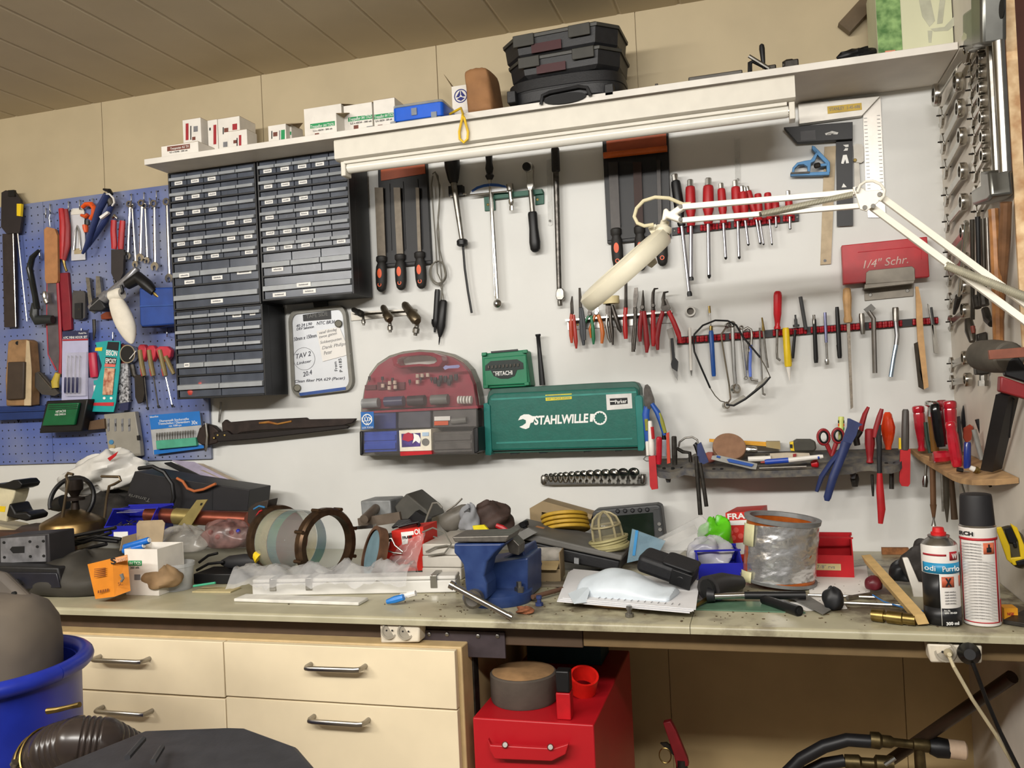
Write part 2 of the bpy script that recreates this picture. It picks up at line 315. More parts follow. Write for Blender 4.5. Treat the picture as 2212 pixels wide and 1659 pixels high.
a,c=P(849,270,.245),P(957,255,.245);z1=P(957,212,.245).z;dp=.11
CLR=mat('clear_grey_lid','9aa0a4',.15,alpha=.6);CB=mat('case_blue','1258c8',.35,var=.06)
t=T('assortment_case','flat blue plastic case with clear lid and yellow strap on the shelf','case',((a.x+c.x)/2,-.15,SZ))
def rb(x0,x1,y0,y1,z0,z1,r=.012):
 b=B();pp=rrect(x0,y0,x1,y1,r);b.prism([V((x,y,z0)) for x,y in pp],(0,0,z1-z0));return b
h=z1-SZ
part('base',rb(a.x+.004,c.x-.004,-.243,-.245+dp,SZ+.0003,SZ+h*.12),mat('case_grey','8d9096',.3),t,bevel=.002)
body=part('body',rb(a.x,c.x,-.245,-.245+dp,SZ+h*.125,SZ+h*.86),CB,t,bevel=.002)
part('lid',rb(a.x,c.x,-.245,-.245+dp,SZ+h*.865,SZ+h),CLR,t,bevel=.002)
for px,py in((895,243),(850,272),(938,251)):
 q=P(px,py,.246);b=B();b.box(q.x-.008,q.x+.008,-.2495,-.2455,q.z-.008,q.z+.012);part('latch',b,CLR,body)
b=B();k=P(998,240,.2);b.tube([V((c.x+.001,-.19,k.z)),k+V((.004,-.02,.002)),P(1000,246,.28),P(999,252,.345),P(992,285,.342),P(993,300,.342),P(1002,308,.342),P(1010,300,.342),P(1011,285,.342),P(1003,255,.346),P(999,249,.335)],.0035,8)
part('strap',b,mat('yellow_strap','d9b21e',.5),t)
a,c=P(976,200,.13),P(1012,190,.13);z1=P(985,186,.13).z
t=T('emblem_box','small white box with round blue emblem, its flap standing open','box',((a.x+c.x)/2,-.1,SZ))
b=B();b.box(a.x,c.x,-.13,-.07,SZ+.0004,z1);part('carton',b,WB,t,smooth=0)
b=B();b.add([(a.x,-.13,z1),(a.x,-.07,z1),P(960,162,.09),P(958,160,.13)],[(0,1,2,3)]);part('flap',b,WBI,t,smooth=0,solid=.001)
NAVY=mat('navy_print','1d2270',.6)
b=B();q=P(995,207,.1312);s=sc(q);b.ring(circ(q,15*s),circ(q,13*s),(0,.0008,0));b.prism([q+V((x*s,0,z*s)) for x,z in((-11,-2),(-1,12),(-1,2),(-4,-2))],(0,.0008,0));b.prism([q+V((x*s,0,z*s)) for x,z in((11,-2),(1,12),(1,2),(4,-2))],(0,.0008,0));b.prism([q+V((x*s,0,z*s)) for x,z in((-9,-6),(0,-2),(9,-6),(0,-11))],(0,.0008,0))
part('emblem',b,NAVY,t,smooth=0)
KR=mat('kraft_paper','8c6440',.8,var=.12,scale=18,bump=.5)
a,c=P(1006,250,.235),P(1066,240,.235);z1=P(1030,138,.235).z
b=B();n=20;rings=[]
for k in range(9):
 f=k/8;r=[]
 for i in range(n):
  an=2*pi*i/n;x=cos(an);y=sin(an);e=.35
  x=abs(x)**e*(1 if x>0 else-1);y=abs(y)**e*(1 if y>0 else-1)
  sq=1-.3*f*(k>0);w=(c.x-a.x)/2*(1+.03*sin(5*an+k));
  r.append(V(((a.x+c.x)/2-.012*f+x*w*(1-.08*f),-.16+y*.072*(1-.15*f)+.003*sin(3*an+2*k),SZ+.001+(z1-SZ)*f+(.004*sin(3*an) if k==8 else 0))))
 rings.append(r)
b.loft(rings);solo('paper_bag','brown kraft paper bag standing beside the black cases','bag',b,KR,sub=1)
BC=mat('black_case','1a1a1c',.5,var=.15,scale=60,bump=.15);BCL=mat('case_edge','35342f',.5,var=.1)
def octo(cx,cy,w,d,ch,z,inset=0):
 w-=inset;d-=inset
 return[V((cx+x,cy+y,z)) for x,y in((-w+ch,-d),(w-ch,-d),(w,-d+ch),(w,d-ch),(w-ch,d),(-w+ch,d),(-w,d-ch),(-w,-d+ch))]
zc=SZ
x0,x1=P(1096,200,.2).x,P(1350,190,.2).x;hz=P(1220,158,.25).z-SZ
t=T('power_tool_case','rounded black case with moulded handle, lowest of the black stack','case',((x0+x1)/2,-.15,SZ),'black tool cases on the shelf')
def dee(z,k,e=0):
 return[V(((x0+x1)/2+((x1-x0)/2-e)*k*abs(cos(a))**.7*(1 if cos(a)>0 else-1),-.15+(.108-e)*k*abs(sin(a))**.6*(1 if sin(a)>0 else-1),z)) for a in[2*pi*i/36 for i in range(36)]]
b=B();b.loft([dee(SZ+.0005,.94),dee(SZ+.006,.98),dee(SZ+hz*.45,1),dee(SZ+hz*.47,.985),dee(SZ+hz*.53,.985),dee(SZ+hz*.55,1),dee(SZ+hz*.94,.98),dee(SZ+hz,.93)]);part('shell',b,BC,t,smooth=30)
b=B();q=P(1220,212,.262);b.prism([V((q.x+.058*cos(a),-.2625,q.z+.014*sin(a))) for a in[2*pi*i/20 for i in range(20)]],(0,.01,0));hd=part('handle_recess',b,mat('deep_black','0e0e0f',.7),t)
b=B();b.tube([V((q.x-.066,-.262,q.z-.008)),V((q.x-.06,-.266,q.z+.014)),V((q.x-.04,-.266,q.z+.020)),V((q.x+.04,-.266,q.z+.024)),V((q.x+.062,-.266,q.z+.018)),V((q.x+.07,-.262,q.z-.004))],.005,8);part('handle',b,BC,t)
for px,py in((1110,215),(1318,198)):
 q=P(px,py,.235);b=B();b.box(q.x-.012,q.x+.012,-.262 if px<1200 else-.255,-.2,q.z-.017,q.z+.015);part('latch',b,BC,t,bevel=.002)
def tray(lab,pl,pr,ptop,pbot,rot,z0,ymid):
 xl,xr=P(*pl,.25).x,P(*pr,.25).x;cx=(xl+xr)/2;w=(xr-xl)/2
 h=P(*ptop,.25).z-z0
 t=T('power_tool_case',lab,'case',(cx,-.15,z0),'black tool cases on the shelf')
 b=B();b.M=rz((cx,ymid,0),rot)
 b.loft([octo(0,0,w,.105,.05,z0+.0005,.012),octo(0,0,w,.105,.05,z0+.010,.004),octo(0,0,w,.105,.05,z0+h*.8)]);part('shell',b,BC,t,smooth=20)
 b=B();b.M=rz((cx,ymid,0),rot);b.loft([octo(0,0,w+.004,.109,.05,z0+h*.8+.0003),octo(0,0,w+.005,.11,.05,z0+h*.93),octo(0,0,w,.105,.05,z0+h)]);part('lid',b,BCL,t,smooth=20)
 b=B();b.M=rz((cx,ymid,0),rot);b.box(-w*.42,w*.1,-.1095,-.1045,z0+h*.1,z0+h*.5);part('label',b,mat('dark_red_label','3a1216',.5),t,'dark red label')
 for s in(-.55,.42):
  b=B();b.M=rz((cx,ymid,0),rot);b.box(w*s-.03,w*s+.03,-.1145,-.1101,z0+h*.45,z0+h*.97);part('latch',b,BCL,t,bevel=.002)
 return z0+h
z2=tray('black octagonal tool case, middle of the stack of three',(1094,150),(1338,130),(1215,112),0,-2,SZ+hz+.0005,-.15)
tray('black octagonal tool case with red label, topmost of the stack of three',(1082,110),(1334,80),(1212,62),0,-3,z2+.0005,-.15)
b=B();q0,q1=P(1415,190,.2),P(1608,164,.2);b.box(q0.x,q1.x,-.2,-.15,SZ+.0004,SZ+.006);b.box(q0.x,q1.x,-.156,-.15,SZ+.0065,SZ+.03);b.box(q0.x,q0.x+.008,-.2,-.15,SZ+.006,SZ+.024)
solo('angle_iron','long grey angle iron bar lying on the shelf','bar',b,IRON,bevel=.001)
b=B();q0,q1=P(1486,172,.2),P(1604,156,.2);b.box(q0.x,q1.x,-.185,-.158,SZ+.0065,SZ+.034);solo('square_bar','shorter square grey bar resting on the angle iron','bar',b,mat('grey_iron','55524d',.5,.4),bevel=.003)
t=T('drill_press_vise','dark hand crank vise with upright black handle on the shelf','vise',P(1665,150,.17)*1)
t.location.z=SZ
b=B();q=P(1650,150,.17);b.box(q.x-.03,q.x+.085,-.21,-.12,SZ+.0005,SZ+.012);b.box(q.x+.005,q.x+.03,-.2,-.13,SZ+.012,SZ+.03);b.box(q.x+.05,q.x+.085,-.2,-.13,SZ+.012,SZ+.036);part('body',b,IRON,t,bevel=.003)
b=B();b.tp([(1620,156),(1620,136),(1628,132),(1660,148)],5,.19);part('crank',b,BLACK,t)
b=B();b.sp((1650,148),(1645,95),.19,[(0,3),(.3,4.5),(.8,6),(.95,5),(1,2)]);part('handle',b,BLACK,t)
b=B();b.tp([(1618,121),(1662,148)],4,.2);part('lever',b,STEEL,t)
b=B();b.sp((1690,142),(1720,138),.18,[(0,8),(.3,12),(.7,12),(1,7)],flat=1);part('clamp_nut',b,IRON,t)
def crumple(c,sx,sy,sz,n=22,m=12,amp=.25,seed=1,flat=None):
 rnd=random.Random(seed);ph=[(rnd.uniform(2,6),rnd.uniform(2,6),rnd.uniform(0,6),rnd.uniform(.4,1)) for _ in range(7)]
 b=B();c=V(c);rs=[]
 for i in range(m+1):
  th=pi*min(max(i/m,.02),.98);r=[]
  for k in range(n):
   a=2*pi*k/n;g=1+amp*sum(w*sin(p*a*1.0//1*0+round(p)*a+q*th+s) for p,q,s,w in ph)/3+rnd.uniform(-amp,amp)*.35
   z=cos(th)*sz*g
   if flat is not None:z=max(z,flat)
   r.append(c+V((sin(th)*cos(a)*sx*g,sin(th)*sin(a)*sy*g,z)))
  rs.append(r)
 return b.loft(rs)
b=crumple(P(1857,120,.18),.05,.03,.016,seed=3,flat=-.0125);
for v in b.v:v.z=max(v.z,SZ+.0006)
solo('wire_brush_scrap','scrap of black bristles on the shelf near the green box','scrap',b,BLACK)
a,m_,c=P(1894,60,.22),P(1947,60,.22),P(2103,60,.22)
t=T('garden_tool_box','tall pale carton with green printed strip at the shelf end','box',((a.x+c.x)/2,-.15,SZ))
b=B();b.box(a.x,min(c.x,.492),-.22,-.06,SZ+.0005,2.36);part('carton',b,mat('pale_green_carton','c3c3a4',.6,var=.05,scale=6),t,smooth=0)
b=B();b.box(a.x+.0005,m_.x,-.2215,-.2203,SZ+.012,2.36);gp=part('green_strip',b,mat('grass_print','4f7f3c',.6,var=.35,scale=40,h2='86a868'),t,'green grassy strip',smooth=0)
b=B();b.plate(qd(1912,110,1934,118,-.1),.222,.0005);part('red_print',b,mat('salmon_print','d9866a',.6),gp,smooth=0)
GP=mat('faint_print','a9a995',.6)
b=B()
for pp in([(1985,0),(2010,0),(2020,45),(2008,58),(1992,35)],[(2030,0),(2042,0),(2036,50),(2024,52)],[(2010,62),(2040,58),(2066,30),(2074,8),(2080,20),(2070,48),(2048,66),(2018,68)],[(2004,66),(2014,66),(2012,92),(2006,92)]):b.plate(pp,.2203,.0005)
part('tool_picture',b,GP,t,smooth=0)
b=B();b.M=frame(P(1858,25,.02),P(1890,-15,.02)-P(1835,45,.02),(0,0,1));b.box(-.06,.06,-.02,.02,-.014,.014);solo('brown_tape_strip','strip of dark brown packing tape hanging off the upper wall','tape',b,mat('brown_tape','5a4a34',.4,alpha=.97),smooth=0)
b=B();b.plate([(1878,43),(1893,42),(1893,73),(1879,74)],.001,.006);solo('orange_tag','small orange-red tag on the wall panel seam','tag',b,mat('rust_tag','9a3c1c',.6),bevel=.001)
b=B();q=P(2096,40,.05);b.box(.47,.492,-.05,-.005,SZ+.0005,2.34);solo('brown_board_offcut','dark brown board offcut in the corner behind the pale carton','board',b,mat('brown_board','4a3420',.6),smooth=0)
# ================================================================ small parts drawer cabinets
DB=mat('cabinet_black','111215',.45,var=.1);DFM=mat('frosted_drawer','5a606c',.22,alpha=.55,var=.15);LIP=mat('frosted_lip','9b9fa2',.3,var=.08,alpha=.85);LAB=mat('drawer_label','e4e2dc',.6,var=.02)
DD=.14
def cabinet(lab,x0,x1,z1,z0,rows,labels,fills=()):
 t=T('parts_cabinet',lab,'cabinet',((x0+x1)/2,-.07,z0),'small parts cabinets on the wall')
 b=B();w=.006;b.box(x0,x1,-.108,-.0125,z0,z1)
 b.box(x0,x0+w,-DD-.004,-.108,z0,z1);b.box(x1-w,x1,-DD-.004,-.108,z0,z1)
 tot=sum(r[0] for r in rows);z=z1;H_=z1-z0;L=[]
 b.box(x0+w,x1-w,-DD-.004,-.108,z1-.004,z1)
 for h,n in rows:
  zz=z-H_*h/tot;b.box(x0+w,x1-w,-DD-.006,-.108,zz,zz+.006);L.append((zz+.0065,z-.0005,n));z=zz
 part('housing',b,DB,t,smooth=0,bevel=.0008)
 for r,(za,zb,n) in enumerate(L):
  ww=(x1-x0-2*w)/n
  for k in range(n):
   xa,xb=x0+w+ww*k+.0018,x0+w+ww*(k+1)-.0018;hh=zb-za;bl=.0015
   b=B();b.box(xa,xb,-DD,-DD+.0015,za,zb-.001);b.box(xa,xa+bl,-DD+.0016,-.11,za,zb-.004);b.box(xb-bl,xb,-DD+.0016,-.11,za,zb-.004)
   dr=part('drawer',b,DFM,t,smooth=0)
   zl=za+hh*.36;b=B();b.add([(xa-.0005*0,-DD-.0002,zl+hh*.27),(xb,-DD-.0002,zl+hh*.27),(xb,-DD-.011,zl+hh*.22),(xa,-DD-.011,zl+hh*.22),(xa,-DD-.012,zl),(xb,-DD-.012,zl),(xb,-DD-.0002,zl),(xa,-DD-.0002,zl)],[(0,1,2,3),(3,2,5,4),(4,5,6,7),(0,3,4,7),(1,6,5,2)])
   part('pull',b,LIP,dr,smooth=0)
   for(rr,kk,fx,fz,lw) in labels:
    if rr==r and kk==k:
     cx=xa+(xb-xa)*fx;cz=za+hh*fz;lh=.0054 if n>3 else .0062;yy=-DD-.0006 if fz<.36 else-DD-.0126
     b=B();b.box(cx-lw,cx+lw,yy-.0004,yy,cz-lh,cz+lh);lb=part('label',b,LAB,dr,smooth=0)
     b=B();rnd=random.Random(r*7+k);x=cx-lw*.7
     while x<cx+lw*.65:
      ww_=rnd.uniform(.0012,.003);b.box(x,x+ww_,yy-.0009,yy-.0005,cz-lh*.35,cz+lh*rnd.uniform(.2,.45));x+=ww_+.0008
     part('print',b,INKG,lb,smooth=0)
   for(rr,kk,m,fx,fz,rad) in fills:
    if rr==r and kk==k:
     b=B();b.ball((xa+(xb-xa)*fx,-DD+.014,za+hh*fz),rad,10,6);part('contents',b,m,dr)
xa0,xa1=P(364,378,DD).x,P(552.5,359,DD).x;za1,za0=2.1375,P(478,663,DD).z
xb0,xb1=P(555.5,358,DD).x,P(760,500,DD).x;zb0=P(665,643,DD).z
xc1=P(572,757,DD).x;xc0=xa0;zc0=P(482,858,DD).z
lo=lambda r,ks,w=.0145:[(r,k,.5,.2,w) for k in ks]
rowsA=[(.1107,5)]*6+[(.17,3),(.166,1)]
YL=mat('painted_yellow_glint','c9c08a',.3);PALE=mat('pale_parts','8d8f90',.4)  # YL: pale yellow ball in one drawer, a highlight put into its colour
cabinet('black cabinet of small clear drawers with white labels, against the pegboard edge',xa0,xa1,za1,za0,rowsA,lo(0,(0,1,2))+lo(1,(0,1,2))+lo(2,(0,1,2))+lo(3,(0,3,4))+lo(4,(0,1,3,4))+lo(5,(0,1,2,4))+[(6,0,.45,.42,.019),(6,0,.55,.12,.019),(6,1,.55,.2,.019),(6,2,.5,.34,.026),(7,0,.5,.2,.022)],
[(4,0,PALE,.4,.6,.006),(4,2,YL,.6,.35,.007),(4,2,PALE,.35,.3,.006),(3,2,PALE,.6,.2,.005),(4,2,PALE,.6,.75,.007)])
cabinet('black cabinet of small clear drawers hanging directly below the lamp end',xb0,xb1,za1,zb0,rowsA,lo(0,(0,1,2,3))+lo(1,(0,1,2))+lo(2,(0,1,2))+lo(3,(0,2,3))+lo(4,(0,1,2))+lo(5,(0,1,2,4))+[(6,0,.5,.25,.02),(7,0,.48,.5,.024),(7,0,.17,.16,.023),(7,0,.52,.2,.022)],
[(3,1,PALE,.3,.3,.005),(3,1,PALE,.8,.35,.006),(6,1,PALE,.3,.2,.008),(6,1,PALE,.7,.2,.008)])
cabinet('shorter black cabinet of mostly unlabelled drawers, lowest of the three',xc0,xc1,za0-.0015,zc0,[(145,5)]*3+[(205,3),(215,2)],[(0,3,.6,.3,.016),(0,4,.5,.35,.01),(3,0,.4,.5,.01)],
[(4,0,mat('red_parts','c2463a',.5),.25,.25,.018),(4,0,MATS['red_parts'],.5,.6,.016),(3,0,PALE,.95,.12,.005),(2,4,mat('teal_parts','3c6a78',.5),.6,.3,.012),(3,1,PALE,.7,.3,.007)])
# ---------------------------------------------------------------- memo board
b=B();t=T('memo_board','framed white memo board with handwriting hanging beside the drawer cabinets','board',P(690,855,.01))
TL,TR,BR,BL=(622,672),(745,658),(763,842),(630,858)
def onq(q,pts):return[quad(q,u,v) for u,v in pts]
Q=(TL,TR,BR,BL);rr=rrect(0,0,1,1,.13,5);ri=rrect(.055,.045,.945,.965,.1,5)
b.ring([P(*p,.022) for p in onq(Q,rr)],[P(*p,.022) for p in onq(Q,ri)],(0,.02,0));part('frame',b,mat('memo_frame','79776f',.45),t)
b=B();b.prism([P(*p,.016) for p in onq(Q,ri)],(0,.012,0));face=part('writing_surface',b,mat('memo_white','d3d6da',.3,var=.02),t,smooth=0)
b=B();b.plate(onq(Q,((.12,.962),(.88,.955),(.88,.99),(.14,.998))),.0225,.001);part('base_strip',b,mat('memo_blue','2a4a8c',.4),t,'blue strip along the lower edge')
b=B();b.plate([(676,652),(706,648),(707,660),(678,664)],.02,.008);part('clip',b,DARK,t)
b=B();b.plate([(654,680),(714,671),(715,689),(655,694)],.0165,.002);lb=part('label',b,BLACK,t,'black embossed label',smooth=0)
textp(lb,'TAPE SIDE',(662,688),(708,681),.0188,8,GREY)
for s,a,c,h in(('NTC BR36',(684,702),(724,698),7),('40 24 L90',(640,707),(674,702),6),('DRV Salomon',(641,714),(678,708),6),('50mm x 150mm',(635,737),(684,728),8),('20.4',(655,814),(675,808),10),('Clean filter MA 629 (Pacer)',(637,827),(745,819),6),('TAV 2',(640,775),(672,768),10),('Linkser',(641,788),(673,782),6)):
 textp(face,s,a,c,.0172,h,mat('pen_ink','3c3c46',.6),shear=.25,name='handwriting')
for s,a,c in(('From',(729,801),(727,781)),('P 4185',(740,803),(737,774))):
 A_,C_=P(*a,.0172),P(*c,.0172);x=C_-A_;text(face,s,A_,x,V((0,-1,0)).cross(x),7*sc(A_),INK,width=x.length,name='handwriting')
b=B();o=[P(657+26*cos(a)*cos(-.5)-22*sin(a)*sin(-.5)*.5,775+24*sin(a)-5*cos(a),.0172) for a in[2*pi*k/28 for k in range(28)]];cen=P(657,775,.0172);b.ring(o,[cen+(p-cen)*.97 for p in o],(0,.0006,0));part('circle_mark',b,INKG,face,smooth=0)
nq=[(684,715),(733,706),(757,765),(697,781)]
b=B();b.plate(nq,.018,.0008);nt=tag(link('sticky_note',b,PAPER,P(720,780,.018)),'white scribbled paper note stuck over the memo board','note');nt.location=P(720,780,.018)
for s,a,c,h in(('vanaf dinsdag',(690,722),(728,714),6),('twee gaten',(690,731),(728,722),6),('Soldeerpunten',(692,743),(738,734),6),('Dank Philips',(696,755),(748,745),7),('Peter',(700,767),(718,763),8)):textp(nt,s,a,c,.0192,h,INKG,shear=.3,name='handwriting')
for p in((731,699),(642,838)):
 b=B();b.spin(P(*p,.0165),P(*p,.028),[(0,.012),(.8,.012),(1,.0095)],18)
 m=solo('round_magnet','round grey magnet at the %s corner of the memo board'%('upper' if p[1]<750 else 'lower'),'magnet',b,mat('magnet_grey','6d6a5e',.4,.5))
# ---------------------------------------------------------------- file holders with files
FB=mat('holder_black','131315',.5,var=.1);FO=mat('holder_orange','a44a20',.5,var=.1);FBL=mat('file_blade','6c6356',.5,.3,var=.1,scale=60);FGR=mat('file_grip','1e1c1a',.6,var=.1)
def afile(lab,x,y0,y1,y2,w,xs,d=.028,bm=None,grp='files in the wall holders'):
 t=T('metal_file',lab,'file',P(x,y2,d),grp)
 b=B();b.plate([(x-w+xs[0],y0),(x+w+xs[0],y0),(x+w+xs[1],y1),(x-w+xs[1],y1)],d-.003,.005);part('blade',b,bm or FBL,t)
 b=B();L=y2-y1;b.sp((x+xs[1],y1-2),(x+xs[2],y2),d,[(0,9),(.03,12),(.14,12),(.17,10),(.2,9),(.3,12),(.5,13),(.75,12.5),(.92,10),(.98,6),(1,2)],16,.8);g=part('grip',b,FGR,t)
 cx=x+(xs[1]+xs[2])/2;k=P(cx,y1+L*.48,d);
 b=B();k2=.0155;b.spin(k-V((0,.013,0)),k-V((0,k2,0)),[(0,.0075),(.9,.0075),(1,.006)],16);
 for v in b.v:v.z=k.z+(v.z-k.z)*2.0
 part('inlay',b,ORANGE,g,'orange inlay')
 q=P(x+xs[2]*.9,y1+L*.8,d);b=B();b.ring(circ(q-V((0,.0135,0)),.0065,14),circ(q-V((0,.0135,0)),.0042,14),(0,.004,0));part('hang_hole',b,ORANGE,g)
def holder(lab,q,bar):
 t=T('file_holder',lab,'tool holder',P((q[2][0]+q[3][0])/2,q[2][1],.005))
 b=B();b.plate(q,.001,.018);part('back',b,FB,t,smooth=0,bevel=.001)
 b=B();b.plate(onq(q,((.06,.0),(.97,.0),(.97,.13),(.06,.13))),.0195,.003);part('band',b,FO,t,'orange band')
 if bar:b=B();b.tp([(1304,336),(1441,321)],7,.032);part('rod',b,mat('orange_rod','c25c20',.3),t,'glossy orange rod')
 b=B();b.plate(onq(q,((.0,.86),(1.0,.86),(1.0,.97),(.0,.97))),.0195,.004);part('lower_ledge',b,FB,t,smooth=0)
 for u in(.22,.5,.8):
  b=B();p=onq(q,((u,.17),(u+.012,.17),(u+.012,.84),(u,.84)));b.plate(p,.0195,.002);part('rib',b,FB,t,smooth=0)
holder('black file holder with orange band right of the drawer cabinets',[(816,364),(920,345),(931,569),(822,577)],0)
afile('wide flat file in the holder beside the drawers, first of its three',820,405,555,631,9,(-2,4,4))
afile('half round file in the holder beside the drawers, middle of its three',860,405,551,627,7,(-3,4,7))
afile('slim round file in the holder beside the drawers, nearest the grey cable',903,405,546,624,3.5,(-2,3,8))
holder('black file holder with orange rod above the round magnifier head',[(1301,303),(1443,284),(1449,512),(1312,526)],1)
afile('wide flat file in the holder with the orange rod, nearest the breaker bar',1328,350,495,582,10,(-4,2,8),bm=mat('file_blade_dark','3a3735',.45,.5))
afile('reddish half round file half hidden by the magnifier, in the orange rod holder',1378,350,490,585,9,(-2,3,8),bm=mat('file_blade_rust','33211c',.6,.2))
afile('slim round file next to the screwdrivers, in the orange rod holder',1426,345,490,575,4,(-4,0,6),bm=MATS['file_blade_dark'])
# ================================================================ tools hanging on the middle of the wall
WIRE=mat('grey_cable','6e6b62',.5,var=.1)
t=T('test_lead','grey looped cable with two black connectors hanging right of the files','cable',P(950,735,.015))
b=B();b.tp([(935,380),(932,400),(937,470),(941,520),(943,560),(945,590,.02),(955,612,.02),(963,600),(957,570),(950,540),(946,470),(950,420),(946,380),(940,371),(934,376)],1.5,.012,6);b.tp([(940,371),(950,400),(949,450),(944,500),(950,560),(956,620),(953,650)],1.5,.014,6)
q=P(946,590,.018);k=sc(q);b.tube([q+V((19*k*cos(a),-.003*sin(3*a),25*k*sin(a))) for a in[2*pi*i/24 for i in range(25)]],.0022,6);b.tube([q+V((2*k+17*k*cos(a),-.004,24*k*sin(a)+2*k)) for a in[2*pi*i/24 for i in range(25)]],.0022,6)
b.tp([(944,625),(943,640),(942,660)],1.2,.016,6);b.tp([(951,615),(958,640),(961,660)],1.2,.016,6);part('cable',b,WIRE,t)
b=B();b.sp((945,625),(941,690),.012,[(0,5),(.1,6),(1,6)],10,.7);b.sp((941,690),(940,707),.012,[(0,9),(.5,9),(1,5)],10,.7);b.sp((940,707),(939,718),.012,[(0,3),(1,2.5)],8);part('plug',b,BLACK,t)
b=B();b.sp((958,648),(950,728),.016,[(0,6),(.05,9),(.7,10),(.9,6),(1,3)],12,.7);b.sp((950,728),(948,745),.016,[(0,2),(.6,1.5),(1,.6)],6);part('probe',b,BLACK,t)
t=T('suction_gun','black funnel topped suction gun with a thin black hose','suction gun',P(1005,675,.03))
b=B();b.sp((976,345),(980,395),.03,[(0,17),(.3,17),(.85,12),(1,9)],14);part('funnel',b,BLACK,t)
b=B();b.sp((980,395),(998,520),.03,[(0,7),(.4,6.5),(1,5)],12);part('barrel',b,STEEL,t)
b=B();b.sp((998,517),(999,532),.03,[(0,9),(.2,12),(.8,12),(1,8)],14);part('collar',b,BLACK,t)
b=B();b.tp([(1000,530),(1004,580),(1011,630),(1019,676)],2.6,.025,8);part('hose',b,BLACK,t)
b=B();b.plate([(968,402),(998,399),(999,420),(969,424)],.001,.024);bk=part('wall_clip',b,BLACK,t,bevel=.001)
b=B();b.tp([(975,423),(976,425)],3,.03);b.tp([(993,420),(1008,418)],2,.02);part('clip_screw',b,CHROME,bk)
HG=mat('holder_green','14503e',.45,var=.08)
t=T('tool_bracket','dark green steel bracket holding the torque wrench and ratchet','tool holder',P(1110,455,.01))
b=B();b.plate([(1066,418),(1170,408),(1173,418),(1067,430)],.001,.016);b.plate([(1045,425),(1069,423),(1070,454),(1047,456)],.001,.005);b.plate([(1156,410),(1171,408),(1175,415),(1175,440),(1156,443)],.001,.005);part('plate',b,HG,t,bevel=.001)
for q in((1054,442),(1161,431)):b=B();b.spin(P(*q,.006),P(*q,.009),[(0,.0045),(1,.0035)],10);part('screw',b,BRASS,t)
t=T('torque_wrench','chrome beam torque wrench with blue arc scale hanging from the green bracket','torque wrench',P(1075,665,.03))
b=B();b.sp((1056,335),(1058,388),.03,[(0,8),(.3,7),(.55,9),(.75,6.5),(.85,10),(1,6)],14);part('grip',b,BLACK,t)
b=B();b.plate([(1015,419),(1017,413),(1030,404),(1045,399),(1060,397),(1075,398),(1090,402),(1096,409),(1097,415)],.03,.002);sp_=part('scale',b,mat('scale_white','d5d8da',.4),t,'white scale plate')
b=B();b.plate([(1018,411),(1030,403),(1045,398),(1060,396),(1076,397),(1092,401),(1094,406),(1078,403),(1060,402),(1045,404),(1032,408),(1020,415)],.0325,.001);part('scale_band',b,mat('scale_blue','2553a0',.4),sp_,'blue band')
b=B();b.tp([(1014,421),(1095,413)],1.6,.034);b.sp((1058,388),(1060,420),.028,[(0,4),(1,4)],8);b.sp((1060,415),(1074,645),.03,[(0,3.5),(.05,4.5),(1,4.5)],10);b.tp([(1059,405),(1068,640)],1.2,.037);part('beam',b,CHROME,t)
b=B();q=P(1075,656,.03);k=sc(q);b.spin(q+V((0,.01,0)),q-V((0,.014,0)),[(0,8*k),(.3,9*k),(.6,9*k),(.8,6*k),(1,2*k)],18);part('drive_head',b,CHROME,t)
t=T('socket_extension','small chrome universal joint socket on the green bracket','socket',P(1104,455,.025))
b=B();b.sp((1101,398),(1104,432),.026,[(0,8),(.4,8),(.5,5),(1,4.5)],14);b.sp((1104,432),(1105,445),.026,[(0,6),(.5,6),(1,3)],10);b.sp((1105,445),(1105,455),.026,[(0,5),(1,5)],8);part('joint',b,CHROME,t)
t=T('ratchet_wrench','chrome flex head ratchet with a thick black grip','ratchet',P(1155,545,.03))
b=B();q=P(1142,362,.03);k=sc(q);b.spin(q+V((0,.012,0)),q-V((0,.012,0)),[(0,10*k),(.2,11.5*k),(.8,11.5*k),(1,10*k)],20);hd=part('head',b,CHROME,t)
b=B();b.spin(q-V((.003,.0125,0)),q-V((.003,.018,0)),[(0,9*k),(.8,9*k),(1,7*k)],18);part('selector',b,BLACK,hd)
b=B();b.plate([(1136,368),(1152,364),(1151,384),(1153,400),(1148,412),(1141,412),(1137,402),(1138,385)],.022,.014);part('yoke',b,CHROME,t,bevel=.002)
b=B();b.sp((1146,408),(1151,462),.029,[(0,5.5),(1,6)],12);part('shaft',b,STEEL,t)
b=B();b.sp((1150,458),(1157,545),.029,[(0,9),(.05,10.5),(.4,10),(.75,12.5),(.92,11),(.98,7),(1,3)],16,.8);part('grip',b,BLACK,t)
CLS=mat('clear_strip','d8d8d4',.15,alpha=.35)
for pp,lab in(([(1180,345),(1190,344),(1193,484),(1189,488),(1184,486)],'narrow clear plastic hanger strip beside the black breaker bar'),([(1587,300),(1598,299),(1599,395),(1588,396)],'narrow clear plastic hanger strip above the screwdriver rail')):
 b=B();b.plate(pp,.001,.004);t=tag(link('hanger_strip',b,CLS,P(*pp[-1],0)),lab,'strip');t.location=P(*pp[-1],0)
 b=B();q=(pp[2][0]-5,pp[2][1]-7);b.spin(P(*q,.0055),P(*q,.008),[(0,.004),(1,.003)],10);part('screw',b,CHROME,t)
t=T('breaker_bar','long dark breaker bar with a knurled top hanging beside the ratchet','breaker bar',P(1210,660,.025))
b=B();b.sp((1199,320),(1201,372),.026,[(0,8),(.05,9),(.95,9),(1,7)],14);part('grip',b,mat('knurled_dark','2d2b2a',.5,.4,scale=200,bump=.4),t)
